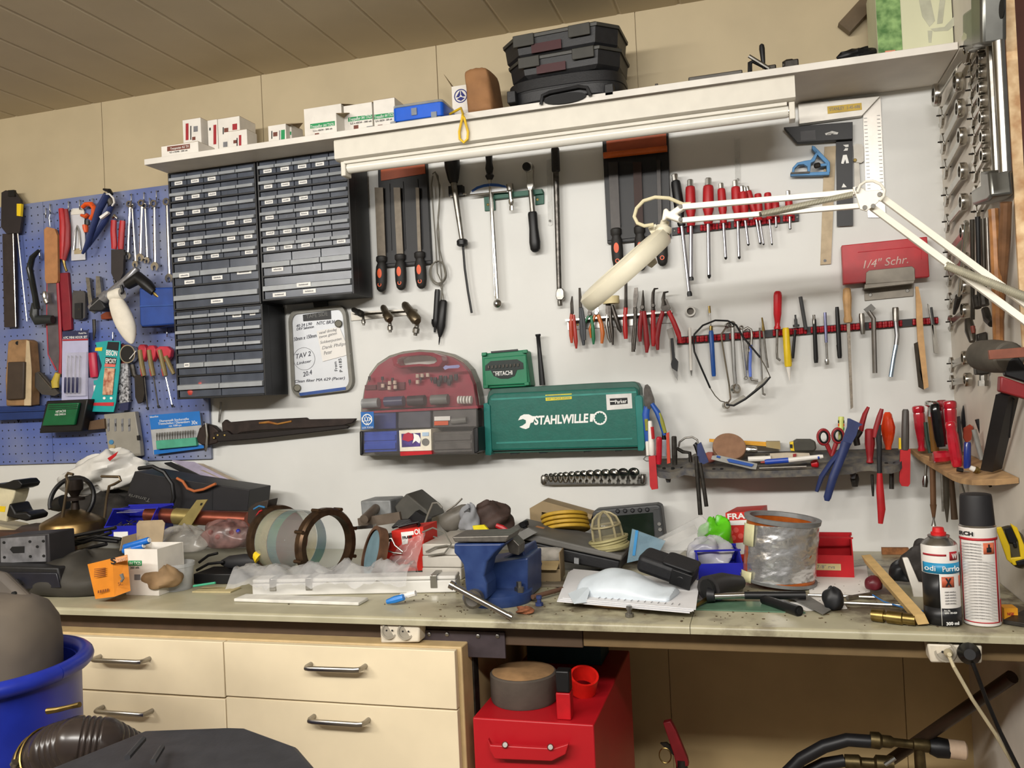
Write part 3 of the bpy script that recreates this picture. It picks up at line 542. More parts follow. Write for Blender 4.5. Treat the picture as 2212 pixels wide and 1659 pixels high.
b=B();b.sp((1201,372),(1208,625),.026,[(0,6.5),(1,5.5)],12);part('bar',b,mat('worn_dark_steel','55524e',.35,.8,var=.4,scale=80),t)
b=B();b.plate([(1201,628),(1205,622),(1214,622),(1218,628),(1219,642),(1214,648),(1203,648),(1200,640)],.016,.02);b.sp((1209,648),(1210,661),.026,[(0,6),(1,6)],4);part('flex_head',b,STEEL,t,bevel=.002)
t=T('coupler_rail','grey metal rail on the wall below the drawer cabinet with clamps','rail',P(830,690,.005))
b=B();b.plate([(758,676),(896,668),(897,679),(758,693)],.001,.004);b.plate([(758,674),(896,667),(896,670),(758,678)],.005,.02);part('rail',b,mat('rail_grey','8c8880',.4,.8),t,smooth=0)
def coupler(lab,p0,p1,p2,r,m):
 t=T('air_coupler',lab,'coupler',P(*p1,.05),'air couplers on the clamp rail')
 b=B();b.sp(p0,p1,.03,[(0,r*.6),(.1,r*.9),(.5,r),(.55,r*1.2),(.9,r*1.2),(1,r*.8)],12,d2=.075);part('body',b,m,t)
 b=B();b.sp(p1,p2,.05,[(0,r*.5),(.4,r*.5),(.5,r*.75),(.8,r*.75),(.85,r*.45),(1,r*.4)],10);part('nipple',b,STEEL,t)
OLDM=mat('aged_bronze','6d6250',.4,.9,var=.2,scale=60)
coupler('small dark air coupler at the memo board end of the clamp rail',(762,668),(784,680),(786,703),6,IRON)
coupler('brown air coupler in the middle of the clamp rail',(827,662),(842,692),(843,718),8,OLDM)
coupler('largest bronze air coupler at the free end of the clamp rail',(873,656),(902,695),(897,725),10,OLDM)
# ---------------------------------------------------------------- accessory case, clear and red
t=T('accessory_case','clear red arched accessory case with moulded handle hanging on the wall','case',P(910,985,.06))
DL=.12
CR=mat('clear_red','9c1e38',.15,alpha=.62,coat=.5);CG=mat('clear_smoke','8f8c8a',.12,alpha=.22);CGREY=mat('case_rim','7d7a70',.4)
out=[(777,985),(777,930),(779,880),(786,840),(797,808),(814,785),(840,768),(870,759),(905,755),(940,757),(972,764),(998,778),(1016,797),(1028,825),(1036,860),(1039,900),(1040,940),(1036,982)]
b=B();b.plate(out,.002,.05);back=part('back_shell',b,CGREY,t,smooth=0,bevel=.004)
hout=[(846,775),(860,766),(885,762),(910,760),(935,762),(952,768),(956,780),(948,792),(930,793),(905,791),(880,793),(862,796),(850,790)]
hin=[(858,776),(867,771),(887,769),(910,767),(930,769),(941,773),(944,780),(938,785),(925,787),(905,786),(882,788),(866,790),(859,785)]
inner=[(783+(x-777)*.957,978 if y>970 else y+(4 if y<900 else 0)) for x,y in out]
top=[p for p in inner if p[1]<890];top=[(782,888)]+top[0:]+[(1029,878)] if False else[(783,884),(788,842),(800,812),(817,790),(842,773),(872,764),(905,760),(938,762),(970,770),(994,783),(1011,802),(1022,830),(1029,876)]
b=B();b.plate(top+[(905,880)],.0525,.03);b.plate([(783,889),(1031,876),(1033,882),(783,893)],.0525,.062);tray_=part('red_tray',b,mat('tray_red','8f1e34',.35,var=.1),t,'red inner tray',smooth=0)
b=B();b.ring([P(*p,.145) for p in hout],[P(*p,.145) for p in hin],(0,.05,0));part('handle',b,CR,t,'red handle',bevel=.002)
b=B();b.prism([P(*p,.0845) for p in hin],(0,.001,0));part('handle_opening',b,mat('wall_seen','c9c4bc',.6),t,smooth=0)
b=B();lidp=[(780,984),(780,885),(786,842),(799,812),(816,789),(842,771),(872,762),(905,758),(938,760),(970,768),(995,781),(1012,800),(1023,830),(1031,870),(1034,930),(1031,981)]
fr_=[P(*p,.142) for p in lidp];cen=P(905,880,.142);bk_=[P(*p,.054) for p in lidp]
b.loft([bk_,[cen+(p-cen)*1.0 for p in fr_],[cen+(p-cen)*.985-V((0,.004,0)) for p in fr_]],cap=False);b.f.append(tuple(range(32,48)))
part('clear_lid',b,CG,t,smooth=30)
rnd=random.Random(4)
def bits(n,xr,yr,d,m,nm,r=4,L=10,horiz=0):
 for i in range(n):
  x,y=rnd.uniform(*xr),rnd.uniform(*yr);b=B()
  if horiz:b.sp((x-L/2,y),(x+L/2,y-L*.03),d,[(0,r),(1,r)],10)
  else:b.sp((x,y-L/2),(x,y+L/2),d,[(0,r),(.6,r),(.65,r*.3),(1,r*.3)],8)
  part(nm,b,m,tray_)
PKW=mat('polish_felt','c8b0a0',.8);DKB=mat('dark_bit','3c3034',.5)
for i in range(7):bits(1,(795+i*26,808+i*26),(818,828),.1,DKB,'grinding_bit',3,12)
for x,y in((827,833),(842,827),(853,826),(841,838),(854,836),(902,812),(912,811),(924,810),(902,825)):b=B();b.sp((x,y-4),(x,y+4),.1,[(0,4),(1,4)],10);part('felt_tip',b,PKW,tray_)
for x,y in((940,822),(952,818),(962,819),(974,817),(985,815),(948,828),(970,826)):b=B();b.sp((x,y-7),(x,y+7),.1,[(0,4),(.6,5),(1,3)],8);part('grinding_stone',b,DKB,tray_)
for x0,x1,y,m in((784,818,870,PALE),(832,872,866,mat('steel_blue','4c4a66',.3)),(882,918,864,DKB),(932,968,862,GREY)):b=B();b.sp((x0,y+2),(x1,y),.1,[(0,11),(1,11)],14);part('disc_stack',b,m,tray_)
for x in(990,996,1002,1009,1015):b=B();b.sp((x,864),(x+3.5,864),.1,[(0,9),(1,9)],14);part('white_disc',b,WHITE,tray_)
for x in(788,815,850):b=B();b.plate(qd(x,826 if x>800 else 832,x+24,842,-.03),.083,.006);part('compartment',b,mat('tray_dark_red','5e1220',.4),tray_,smooth=0)
b=B();b.plate([(957,794),(962,789),(968,790),(990,788),(994,791),(990,795),(968,796),(961,799)],.143,.0006);part('spanner_print',b,mat('pale_blue_print','8f8fc0',.5),t,smooth=0)
for x0,x1,m in((781,855,mat('tray_navy','22306e',.4)),(860,930,mat('tray_slate','4a4a54',.4)),(935,1029,mat('tray_smoke','54504e',.4))):
 b=B();y=890-(x0-781)*.03;b.plate([(x0,y),(x1,y-2),(x1,y+36),(x0,y+38)],.0525,.055);part('upper_bin',b,m,t,smooth=0,bevel=.002)
b=B();b.plate(qd(938,900,972,909,-.03),.1085,.004);bl=part('white_packet',b,PAPER,t,smooth=0)
b=B();b.plate(qd(938,910,968,919,-.03),.1085,.004);part('orange_packet',b,ORANGE,t,smooth=0)
b=B();b.sp((976,910),(1008,907),.112,[(0,7),(1,7)],10);part('grey_cylinder',b,GREY,t)
for x0,x1,m in((783,857,mat('bin_blue','2044a8',.3)),(935,1020,mat('bin_smoke','5e5a56',.3,alpha=.9))):
 b=B();y=932;P0=[P(x0,y,.11),P(x1,y-3,.11),P(x1,y+22,.158),P(x1,y+44,.158),P(x0,y+47,.158),P(x0,y+24,.158)]
 b.plate([(x0,934),(x1,931),(x1,975),(x0,978)],.0525,.085);b.plate(qd(x0+3,940,x1-3,953,-.03),.138,.004);b.plate(qd(x0+3,958,x1-3,972,-.03),.138,.007);part('lower_bin',b,m,t,smooth=0,bevel=.003)
b=B();b.plate([(862,930),(931,927),(932,973),(864,975)],.0525,.1);cb=part('picture_card',b,mat('cream_card','d8d2c0',.5),t,smooth=0)
b=B();b.plate([(867,937),(908,935),(908,964),(868,966)],.153,.001);pic=part('picture',b,mat('picture_purple','4c3a78',.5,var=.3,scale=60),cb,smooth=0)
b=B();b.plate([(869,950),(872,938),(882,934),(892,938),(893,950),(882,954)],.1545,.001);part('picture_red_case',b,mat('picture_red','a3243c',.5),pic,smooth=0)
b=B();b.plate([(893,936),(904,940),(909,950),(906,958),(898,952),(891,958),(894,946)],.1545,.001);part('picture_white',b,WINK,pic,smooth=0)
b=B();b.plate(cpx(919,955,8),.1535,.001);part('round_seal',b,GREY,cb,smooth=0)
b=B();b.plate(qd(912,934,926,942,-.03),.1535,.001);part('small_label',b,mat('pale_blue_label','9fb4c8',.5),cb,smooth=0)
b=B();b.plate([(864,976),(932,974),(933,981),(865,985)],.0525,.105);part('red_foot',b,RED,t)
q4=[(779,890),(807,889),(808,925),(781,928)];b=B();b.plate(q4,.1465,.001);ls=part('logo_sticker',b,mat('sticker_blue','1e62a8',.4),t,'blue sticker with white ring logo',smooth=0)
q=P(793,906,.1485);k=sc(q);b=B();b.ring(circ(q,12*k),circ(q,10*k),(0,.0005,0));part('logo_ring',b,WINK,ls,smooth=0)
textp(ls,'LUX',(782,911),(805,909),.1492,9,WINK,bold=.02);textp(ls,'L',(790,902),(795,902),.1492,7,WINK);textp(ls,'X',(790,919),(797,919),.1492,7,WINK);textp(ls,'LUX-TOOLS',(783,926),(806,925),.1492,4,WINK)
for pp in([(776,932),(783,931),(784,982),(777,984)],[(1022,925),(1032,922),(1034,976),(1024,980)]):b=B();b.plate(pp,.05,.1);part('end_grip',b,BLACK,t,bevel=.003)
# ---------------------------------------------------------------- green bit box
HG1=mat('bit_box_green','14704c',.45,var=.08);HG2=mat('bit_box_dark','0e3f30',.5)
t=T('bit_box','small green bit set box standing on the big green case','box',P(1095,838,.05))
b=B();b.plate([(1040,764),(1128,756),(1136,758),(1146,834),(1043,840)],.002,.06);part('shell',b,HG1,t,smooth=0,bevel=.004)
b=B();b.plate([(1044,774),(1136,766),(1140,829),(1047,834)],.0625,.007);cov=part('cover',b,HG1,t,smooth=0,bevel=.003)
b=B();b.plate([(1048,790),(1060,780),(1117,776),(1130,784),(1131,797),(1117,799),(1112,812),(1098,818),(1080,818),(1066,812),(1060,800),(1048,801)],.0698,.001);win=part('window',b,mat('bit_window','14201c',.3),cov,smooth=0)
textp(win,'HITACHI',(1071,812),(1107,809),.0712,9,WINK,bold=.012)
for i in range(9):b=B();b.sp((1055+i*8,790-i*.6),(1055+i*8,796-i*.6),.073,[(0,2),(1,2)],6);part('bit',b,STEEL,win)
b=B();b.plate([(1060,759),(1118,754),(1119,758),(1061,763)],.06,.004);part('handle',b,BLACK,t)
b=B();b.plate(qd(1065,803,1085,804,-.03),.0712,.0006);part('line_print',b,WINK,win,smooth=0)
for p in([(1040,762),(1050,761),(1050,768),(1040,769)],[(1128,756),(1138,755),(1139,762),(1129,763)],[(1044,832),(1054,831),(1054,838),(1044,839)],[(1132,826),(1142,825),(1143,832),(1133,833)]):b=B();b.plate(p,.06,.012);part('corner_lug',b,HG1,t,bevel=.001)
# ---------------------------------------------------------------- big green socket set case
SG=mat('case_green','0e5c50',.4,var=.06,scale=40,bump=.12);SGL=mat('clip_green','126e66',.4)
t=T('socket_set_case','large green metal socket set case with white lettering on the wall','case',P(1215,980,.05))
b=B();b.plate([(1052,858),(1056,846),(1063,840),(1290,827),(1366,824),(1376,827),(1382,838),(1392,968),(1388,972),(1060,980),(1055,975)],.002,.06);part('body',b,mat('case_rim_green','2a5348',.5),t,smooth=0,bevel=.003)
b=B();b.plate([(1053,866),(1057,856),(1066,850),(1370,836),(1378,842),(1388,960),(1384,966),(1064,974),(1058,970)],.0625,.016);lid=part('lid',b,SG,t,smooth=0,bevel=.005)
b=B();b.plate([(1060,861),(1374,845),(1375,849),(1061,865)],.0786,.001);b.plate([(1072,955),(1366,946),(1366,949),(1072,959)],.0786,.001);part('lid_crease',b,mat('crease_green','2c7f74',.4),lid,smooth=0)
for pp in([(1044,872),(1052,870),(1058,876),(1062,974),(1060,984),(1048,983)],[(1371,856),(1382,853),(1388,858),(1393,966),(1390,974),(1378,974)]):b=B();b.plate(pp,.03,.054);part('side_clip',b,SGL,t,smooth=0,bevel=.002)
for x in(1110,1172,1268,1336):b=B();b.plate([(x-9,976-(x-1110)*.03),(x+9,975-(x-1110)*.03),(x+7,981-(x-1110)*.03),(x-7,982-(x-1110)*.03)],.02,.035);part('foot',b,BLACK,t)
textp(lid,'STAHLWILLE',(1154,917),(1272,912),.0792,18,WINK,bold=.035,shear=.12)
b=B();wp=[(1119,908),(1124,899),(1132,895),(1142,895),(1150,899),(1156,899),(1152,912),(1146,914),(1143,924),(1136,927),(1128,925),(1122,922),(1129,919),(1136,914),(1136,908),(1130,905)];b.plate(wp,.0786,.0012);part('spanner_logo',b,WINK,lid,smooth=0)
q=P(1296,903,.0798);k=sc(q);b=B();b.ring([q+V((cos(a),0,sin(a)))*15*k for a in[2*pi*i/48 for i in range(48)]],[q+V((cos(a),0,sin(a)))*(11.5+.9*cos(12*a))*k for a in[2*pi*i/48 for i in range(48)]],(0,.0012,0));b.plate([(1275,894),(1283,894),(1280,911),(1274,911)],.0786,.0012);part('ring_logo',b,WINK,lid,smooth=0)
b=B();b.plate([(1178,853),(1235,850),(1235,862),(1179,866)],.0786,.0008);ys=part('yellow_sticker',b,mat('sticker_yellow','d8c81e',.5),lid,smooth=0)
textp(ys,'STAHLWILLE NL',(1181,858),(1212,856),.0796,4,INKG);textp(ys,'5540 TORQUE 2:005064',(1181,864),(1232,861),.0796,4,INKG)
b=B();b.plate([(1309,852),(1364,849),(1366,882),(1311,886)],.0786,.0008);ps=part('white_sticker',b,mat('sticker_grey','c9c8c4',.5),lid,smooth=0)
b=B();b.plate([(1317,861),(1355,859),(1356,872),(1318,875)],.0796,.0006);pb=part('black_field',b,INK,ps,smooth=0)
textp(pb,'Parker',(1329,872),(1354,870),.0804,8,WINK,bold=.01);b=B();b.plate(qd(1318,866,1328,868,-.03),.0804,.0004);part('dash_print',b,WINK,pb,smooth=0)
t=T('extension_bar','thin black stick standing behind the large green case','stick',P(1173,832,.03))
b=B();b.sp((1162,722),(1172,832),.03,[(0,6),(.03,6),(.05,4.5),(.3,4.5),(.5,5),(.75,6),(1,6.5)],10);part('rod',b,BLACK,t)
# ---------------------------------------------------------------- socket rail
t=T('socket_rail','chrome clip rail on the wall holding a row of sockets','rail',P(1280,1048,.01))
b=B();b.plate([(1170,1028),(1394,1024),(1394,1044),(1172,1048)],.001,.008);b.plate([(1180,1038),(1384,1034),(1384,1045),(1180,1048)],.01,.012);part('rail',b,CHROME,t,bevel=.001)
for x,y in((1175,1033),(1388,1031)):b=B();b.sp((x,y-7),(x,y+14),.014,[(0,4),(.2,7),(.8,7),(1,4)],12);part('end_clip',b,STEEL,t)
xs=[1180,1190,1200,1211,1222,1235,1248,1261,1275,1291,1308,1326,1346,1369]
for i,x in enumerate(xs):
 r=4.2+i*.62;y=1032-i*.25;L=9+i*.5
 q0=P(x,y+6+r*.35,.014+r*.0006);q1=P(x,y-L*.6,.03+r*.0016);k=sc(q0)
 b=B();b.spin(q0,q1,[(0,r*.8*k),(.4,r*.85*k),(.5,r*k),(1,r*k),(1.0,r*.78*k),(.8,r*.72*k)],14)
 lab=('socket %s on the chrome wall rail'%('number %s from the case side'%['one','two','three','four','five','six','seven','eight','nine','ten','eleven','twelve','thirteen','fourteen'][i]))
 lab=('smallest chrome socket at the start of the wall rail' if i==0 else 'largest chrome socket at the end of the wall rail' if i==13 else '%s chrome socket counted from the smallest on the wall rail'%['','second','third','fourth','fifth','sixth','seventh','eighth','ninth','tenth','eleventh','twelfth','thirteenth'][i])
 o=solo('chrome_socket',lab,'socket',b,CHROME,'sockets on the wall rail')
 b=B();b.spin(q0+(q1-q0)*.78,q0+(q1-q0)*.8,[(0,r*.7*k),(1,r*.7*k)],6);part('bore',b,BLACK,o)
# ================================================================ rails with screwdrivers, pliers and small tools
RB=mat('rail_black','1a191b',.5);RR=mat('rail_red','a01420',.45,var=.1)
def clip_rail(lab,a,c,h,clips,d=.02):
 t=T('tool_clip_rail',lab,'rail',P((a[0]+c[0])/2,(a[1]+c[1])/2+h,.005))
 b=B();b.plate([(a[0],a[1]-h),(c[0],c[1]-h),(c[0],c[1]+h),(a[0],a[1]+h)],.001,.008);part('strip',b,RB,t,smooth=0)
 for x in clips:
  f=(x-a[0])/(c[0]-a[0]);y=a[1]+(c[1]-a[1])*f;b=B()
  b.sp((x-3.6,y-h*.8),(x-3.4,y+h*.8),.0135,[(0,2.6),(.2,3.4),(.45,3.2),(.5,2.6),(.55,3.2),(.8,3.4),(1,2.6)],8);b.sp((x+3.6,y-h*.8),(x+3.8,y+h*.8),.0135,[(0,2.6),(.2,3.4),(.45,3.2),(.5,2.6),(.55,3.2),(.8,3.4),(1,2.6)],8)
  part('clip',b,RR,t)
 return t
r1=clip_rail('short black rail with red clips holding the row of screwdrivers',(1452,500),(1726,469),8,[1470,1490,1519,1531,1545,1560,1572,1592,1607,1619,1632,1644,1656,1667,1678,1698,1710])
for q in((1457,498),(1722,469)):b=B();b.spin(P(*q,.009),P(*q,.012),[(0,.004),(1,.003)],10);part('screw',b,CHROME,r1)
SBL=mat('driver_blade','9a989c',.3,1,var=.08)
def driver(lab,top,neck,tip,r,cap=1,m=REDG,d=.032,rb=3.5,flat=0,grp='screwdrivers on the wall rail',k=.0):
 t=T('screwdriver',lab,'screwdriver',P(*tip,d),grp)
 b=B();f=.0
 b.sp(top,neck,d,[(0,r*.55),(.02,r*.85),(.08,r*.95),(.45,r),(.62,r*.98),(.78,r*.68),(.86,r*.62),(.93,r*.85),(1,r*.7)],12);g=part('handle',b,m,t)
 if cap:
  tx,ty=top;dx,dy=(neck[0]-tx),(neck[1]-ty);L=sqrt(dx*dx+dy*dy);o=14*r/11
  b=B();b.sp((tx-dx/L*o,ty-dy/L*o),(tx,ty),d,[(0,r*.5),(.1,r*.6),(1,r*.6)],8);part('strike_cap',b,CHROME,g,'chrome hexagonal cap')
 e=.93;nx,ny=neck[0]+(tip[0]-neck[0])*e,neck[1]+(tip[1]-neck[1])*e
 b=B();b.sp(neck,(nx,ny),d,[(0,rb),(1,rb)],10);part('shaft',b,SBL,t)
 b=B();b.sp((nx,ny),tip,d,[(0,rb*1.02),(.5,rb*(1.4 if flat else .95)),(1,rb*(1.3 if flat else .25))],8,.35 if flat else 1);part('tip',b,BLACK,t)
 return t
driver('black handled screwdriver half behind the lamp cable, longest shaft leaning right',(1459,390),(1473,488),(1490,640),11,1,BLACK,.03,4,1)
driver('red screwdriver with chrome cap next to the black handled one',(1491,402),(1493,488),(1493,606),11,1,REDG,.034,4,1)
driver('largest red screwdriver with chrome cap and dark cross tip reaching lowest',(1530,400),(1530,484),(1532,602),12,1,REDG,.034,4,0)
driver('red screwdriver with chrome cap, second after the gap of empty clips',(1558,407),(1563,482),(1568,561),9,1,REDG,.034,3.2)
driver('red screwdriver with chrome cap standing behind a shorter capped one',(1589,403),(1594,478),(1597,560),10.5,1,REDG,.028,3.3)
driver('shorter red screwdriver with chrome cap in front of a taller one',(1604,414),(1610,476),(1617,531),9.5,1,REDG,.04,3)
driver('slanting slim red screwdriver with grey chrome cap',(1616,412),(1634,474),(1643,528),7.5,1,REDG,.03,3)
driver('small plain red screwdriver with rounded top, before the two thin ones',(1637,418),(1641,476),(1650,530),8,0,REDG,.036,2)
driver('small plain red screwdriver with rounded top and thin shaft',(1658,416),(1662,474),(1668,530),8,0,REDG,.034,2)
driver('stubby red screwdriver tucked behind the white lamp arm',(1674,436),(1676,468),(1677,492),9,0,REDG,.03,2.5)
driver('small red screwdriver with grey cap, last on the rail',(1703,422),(1706,468),(1707,496),8,1,REDG,.03,3)
# ---------------------------------------------------------------- magnifier lamp on a folding arm
LW=mat('lamp_cream','d9d3bd',.35,var=.03);LWW=mat('lamp_arm_white','e2ddcf',.35,var=.03)
t=T('magnifier_lamp','cream magnifier lamp on a long white spring arm reaching across the wall','lamp',P(2212,660,.62))
dh,dm,de=.52,.55,.62
c0=P(1352,585,dh);ax=(P(1441,505,dh)-P(1270,655,dh)).normalized();nrm=(V((0,0,1))-ax*ax.z).normalized();nrm=(ax.cross(V((0,1,0)))).normalized()
if nrm.z<0:nrm=-nrm
tl=V((0,-1,0));up_=(nrm*.97+tl*.22).normalized();ay=up_.cross(ax).normalized()
R0=118*sc(c0)
b=B();o=lambda r,h:[c0+up_*h+(ax*cos(a)+ay*sin(a))*r for a in[2*pi*i/40 for i in range(40)]]
b.loft([o(R0*.62,.0),o(R0*.62,.018),o(R0*.72,.026),o(R0*.9,.024),o(R0*.99,.016),o(R0,.004),o(R0*.99,-.010),o(R0*.94,-.018),o(R0*.6,-.02),o(R0*.6,-.0)],cap=False);hd=part('lamp_head',b,LW,t)
b=B();b.loft([o(R0*.64,.004),o(R0*.62,.012),o(R0*.3,.016)],cap=True);part('lens_cover',b,mat('lens_cover','cdc8b4',.3),hd)
q=P(1425,553,dh-.02);b=B();b.spin(c0-up_*.012+ax*R0*.45,c0-up_*.034+ax*R0*.45,[(0,.012),(.6,.012),(1,.009)],12);part('knob',b,LW,hd)
b=B();b.spin(c0+ax*R0*.93+up_*.01,P(1437,478,dh),[(0,.018),(.3,.02),(.55,.017),(.6,.011),(1,.010)],14);b.sp((1404,500),(1420,491),dh,[(0,9),(1,9)],12);part('neck',b,LW,t)
b=B();b.plate([(1433,452),(1440,449),(1446,457),(1470,440),(1478,444),(1479,451),(1462,462),(1474,471),(1477,478),(1468,480),(1440,470),(1437,476),(1429,477)],dm-.01,.02);jn=part('fork_joint',b,LWW,t,bevel=.003)
for p in((1470,446),(1470,474)):b=B();b.spin(P(*p,dm+.0102),P(*p,dm+.014),[(0,.005),(1,.004)],10);part('bolt',b,STEEL,jn)
b=B();b.tp([(1412,485),(1392,488),(1377,482),(1370,468),(1375,450),(1390,434),(1415,426),(1445,428),(1475,441),(1492,440)],4,dm,8);part('cable',b,mat('lamp_cable','cdc4a2',.5,var=.05),t)
def bar(pts,w,th,d=dm,nm='arm_bar',m=LWW):
 (x0,y0),(x1,y1)=pts;L=sqrt((x1-x0)**2+(y1-y0)**2);nx,ny=-(y1-y0)/L*w,(x1-x0)/L*w
 b=B();A,Q=P(x0,y0,d),P(x1,y1,d if d!=dm or x1<1900 else d);b.plate([(x0+nx,y0+ny),(x1+nx,y1+ny),(x1-nx,y1-ny),(x0-nx,y0-ny)],d,th);return part(nm,b,m,t,smooth=0,bevel=.001)
bar(((1474,446),(1868,412)),6,.012);bar(((1474,475),(1866,443)),5.5,.012);
b=B();b.plate([(1842,404),(1856,401),(1870,412),(1898,410),(1907,418),(1904,430),(1886,446),(1872,456),(1858,452),(1852,430)],dm+.013,.006);el=part('elbow_plate',b,LWW,t,bevel=.001)
for p in((1852,408),(1868,448),(1900,420),(1886,445)):b=B();b.spin(P(*p,dm+.019),P(*p,dm+.024),[(0,.005),(1,.004)],10);part('bolt',b,STEEL,el)
b=B();b.tp([(1852,415),(1858,400),(1870,392),(1886,391),(1902,398),(1911,411),(1909,424),(1900,434)],3,dm+.026,8);part('cable_loop',b,LWW,t)
def arm2(a,c,w,dd):
 A,Q=P(*a,dm-.002),P(*c,dd);x=(Q-A).normalized();b=B();b.M=frame(A,x,V((0,-1,0)));L=(Q-A).length;k=w*sc(A);b.box(0,L,-.006,.006,-k,k);part('arm_bar',b,LWW,t,smooth=0,bevel=.001)
arm2((1896,420),(2260,690),6.5,.73);arm2((1882,447),(2260,728),6.5,.73)
def spring(a,c,d0,d1,r,turns):
 A,Q=P(*a,d0),P(*c,d1);x=(Q-A);L=x.length;x=x.normalized();u1=x.cross(V((0,1,0))).normalized();u2=x.cross(u1);k=sc(A)*r;n=turns*9
 pts=[A+x*(L*i/n)+(u1*cos(2*pi*i/9)+u2*sin(2*pi*i/9))*k for i in range(n+1)]
 b=B();b.tube(pts,k*.30,5);part('spring',b,mat('spring_steel','b8b4a0',.4,.4),t)
spring((1646,462),(1842,420),dm+.016,dm+.016,5.5,60);spring((2044,574),(2250,655),.655,.74,7.5,50)
b=B();b.tp([(1640,463),(1650,461)],5,dm+.016);part('spring_pin',b,STEEL,t)
b=B();A=P(2262,690,.73);b.tube([A,A+V((0,0,-.18))],.012,10);
part('arm_post',b,LWW,t)
# ---------------------------------------------------------------- steel rail with pliers
t=T('pliers_rail','narrow steel angle rail on the wall holding a row of pliers','rail',P(1335,712,.005))
b=B();b.plate([(1225,696),(1452,676),(1452,697),(1227,713)],.001,.004);b.plate([(1220,690),(1452,671),(1452,675),(1222,694)],.004,.03);part('rail',b,mat('rail_steel','a8a6a2',.3,.9),t,smooth=0)
b=B();b.spin(P(1248,701,.005),P(1248,701,.008),[(0,.004),(1,.003)],10);part('screw',b,BRASS,t)
PH=mat('pliers_head','4c4844',.38,.85,var=.25,scale=70)
def plier(lab,head,grips,hm=PH,d=.034,grp='pliers on the steel rail',joint=None,jr=6):
 """head: list of (outline pixels) ; grips: list of (path, radii, material)"""
 lo=max(p[1] for g in grips for p in g[0]);t=T('pliers',lab,'pliers',P(grips[0][0][-1][0],lo,d),grp)
 for h in head:
  b=B();
  if isinstance(h,tuple):b.tp(h[0],h[1],d,8)
  else:b.plate(h,d-.005,.010)
  part('jaw',b,hm,t,bevel=0)
 if joint:
  b=B();q=P(*joint,d);b.spin(q+V((0,.007,0)),q-V((0,.009,0)),[(0,jr*sc(q)),(.9,jr*sc(q)),(1,jr*.8*sc(q))],12);part('pivot',b,hm,t)
 for i,(path,rr,m) in enumerate(grips):
  b=B();b.tp([(x,y,d+(.002 if i else-.003)) for x,y in path],rr,d,10,.75);part('handle',b,m,t)
 return t
plier('slim snipe pliers with orange-red dipped handles, nearest the breaker bar',[([(1236,640),(1235,655),(1236,678)],[1.5,3.5,4])],[([(1235,676),(1233,700),(1234,725),(1235,741)],[3.5,4.5,4.5,2.5],mat('orange_dip','a83a20',.4)),([(1239,680),(1242,715),(1244,738),(1245,753)],[3,4.5,4.5,2],mat('red_dip','9a2a22',.4))])
plier('dark grey handled long nose pliers beside the orange dipped pair',[([(1252,622),(1253,640),(1254,664)],[2.5,3.2,4])],[([(1254,662),(1256,690),(1258,720),(1261,746)],[4,5.5,6,3],mat('grey_grip','3b3e42',.55)),([(1257,665),(1262,700),(1263,735)],[3,4,3],MATS['grey_grip'])])
GG=mat('green_grip','1c6a44',.4)
plier('small side cutters with green handles under the magnifier head',[[(1271,668),(1277,668),(1279,680),(1272,683),(1269,676)]],[([(1274,680),(1266,692),(1262,702),(1262,708)],[3.5,4.5,4,2.5],GG),([(1277,682),(1281,710),(1282,732),(1282,744)],[3,4,4,2],GG)],joint=(1275,678),jr=4)
OG=mat('orange_grip','b8642a',.35)
plier('combination pliers with orange handles below the magnifier rim',[[(1286,664),(1292,662),(1294,672),(1290,680),(1284,676)]],[([(1288,676),(1281,692),(1275,712),(1277,730)],[4,5,5.5,3],OG),([(1292,680),(1299,700),(1302,720),(1300,742)],[4,4.5,5,3],OG)],CHROME,joint=(1289,676),jr=5)
plier('bare steel cutters standing under the roll of cream tape',[[(1308,656),(1318,654),(1321,672),(1314,684),(1308,676)]],[([(1312,680),(1310,700),(1315,730),(1319,740)],[3.5,3.5,3.5,2],CHROME),([(1318,662),(1319,690),(1322,715),(1324,745)],[4,4.5,4.5,2],PH),([(1322,660),(1330,685),(1338,710),(1342,718)],[4,5,5,2.5],PH)])
b=B();q=P(1320,648,.045);k=sc(q);b.M=None;n_=24
for(ra,rb_,m,nm) in((18,9,mat('tape_cream','c9bb8e',.5),'masking_tape'),):
 o_=lambda r,z:[q+V((cos(a)*r*k,sin(a)*r*k*.8,z*k)) for a in[2*pi*i/24 for i in range(24)]]
 b.loft([o_(9,-8),o_(18,-8),o_(18,8),o_(9,8),o_(9,-8)],cap=False)
solo('masking_tape','roll of cream tape hung over the steel cutters','tape roll',b,MATS['tape_cream'])
RDG=mat('pliers_red_grip','b01f1e',.35,var=.1)
plier('straight circlip pliers with bright red handles, jaw pointing up',[([(1352,610),(1352,640),(1352,664)],[3.4,3.6,4])],[([(1352,662),(1350,690),(1351,715),(1352,732)],[4.5,5,5.5,4],RDG)])
plier('all steel flat tongs without any coloured grip, centre of the rail',[[(1370,622),(1377,621),(1378,640),(1374,664),(1368,664),(1368,640)]],[([(1372,660),(1371,700),(1368,735),(1368,760)],[4,4,4,4],PH),([(1374,666),(1373,715),(1370,755)],[3,3,3],PH)])
plier('pointed circlip pliers with dark red handles in the middle of the rail',[([(1389,627),(1389,650),(1388,672)],[1.2,3.5,5])],[([(1387,670),(1383,700),(1382,722),(1383,738)],[4.5,5.5,5,3],DRED),([(1391,672),(1395,710),(1398,745),(1397,762)],[4.5,5.5,6,3],DRED)],joint=(1388,664),jr=5)
plier('bent nose circlip pliers with red handles, hook tip pointing right',[([(1422,623),(1414,624),(1411,632),(1410,650),(1411,670)],[1.2,2.5,3.5,4,4.5])],[([(1411,668),(1411,700),(1412,730),(1411,748)],[5,5.5,6,3.5],REDG)],joint=(1411,660),jr=4.5)
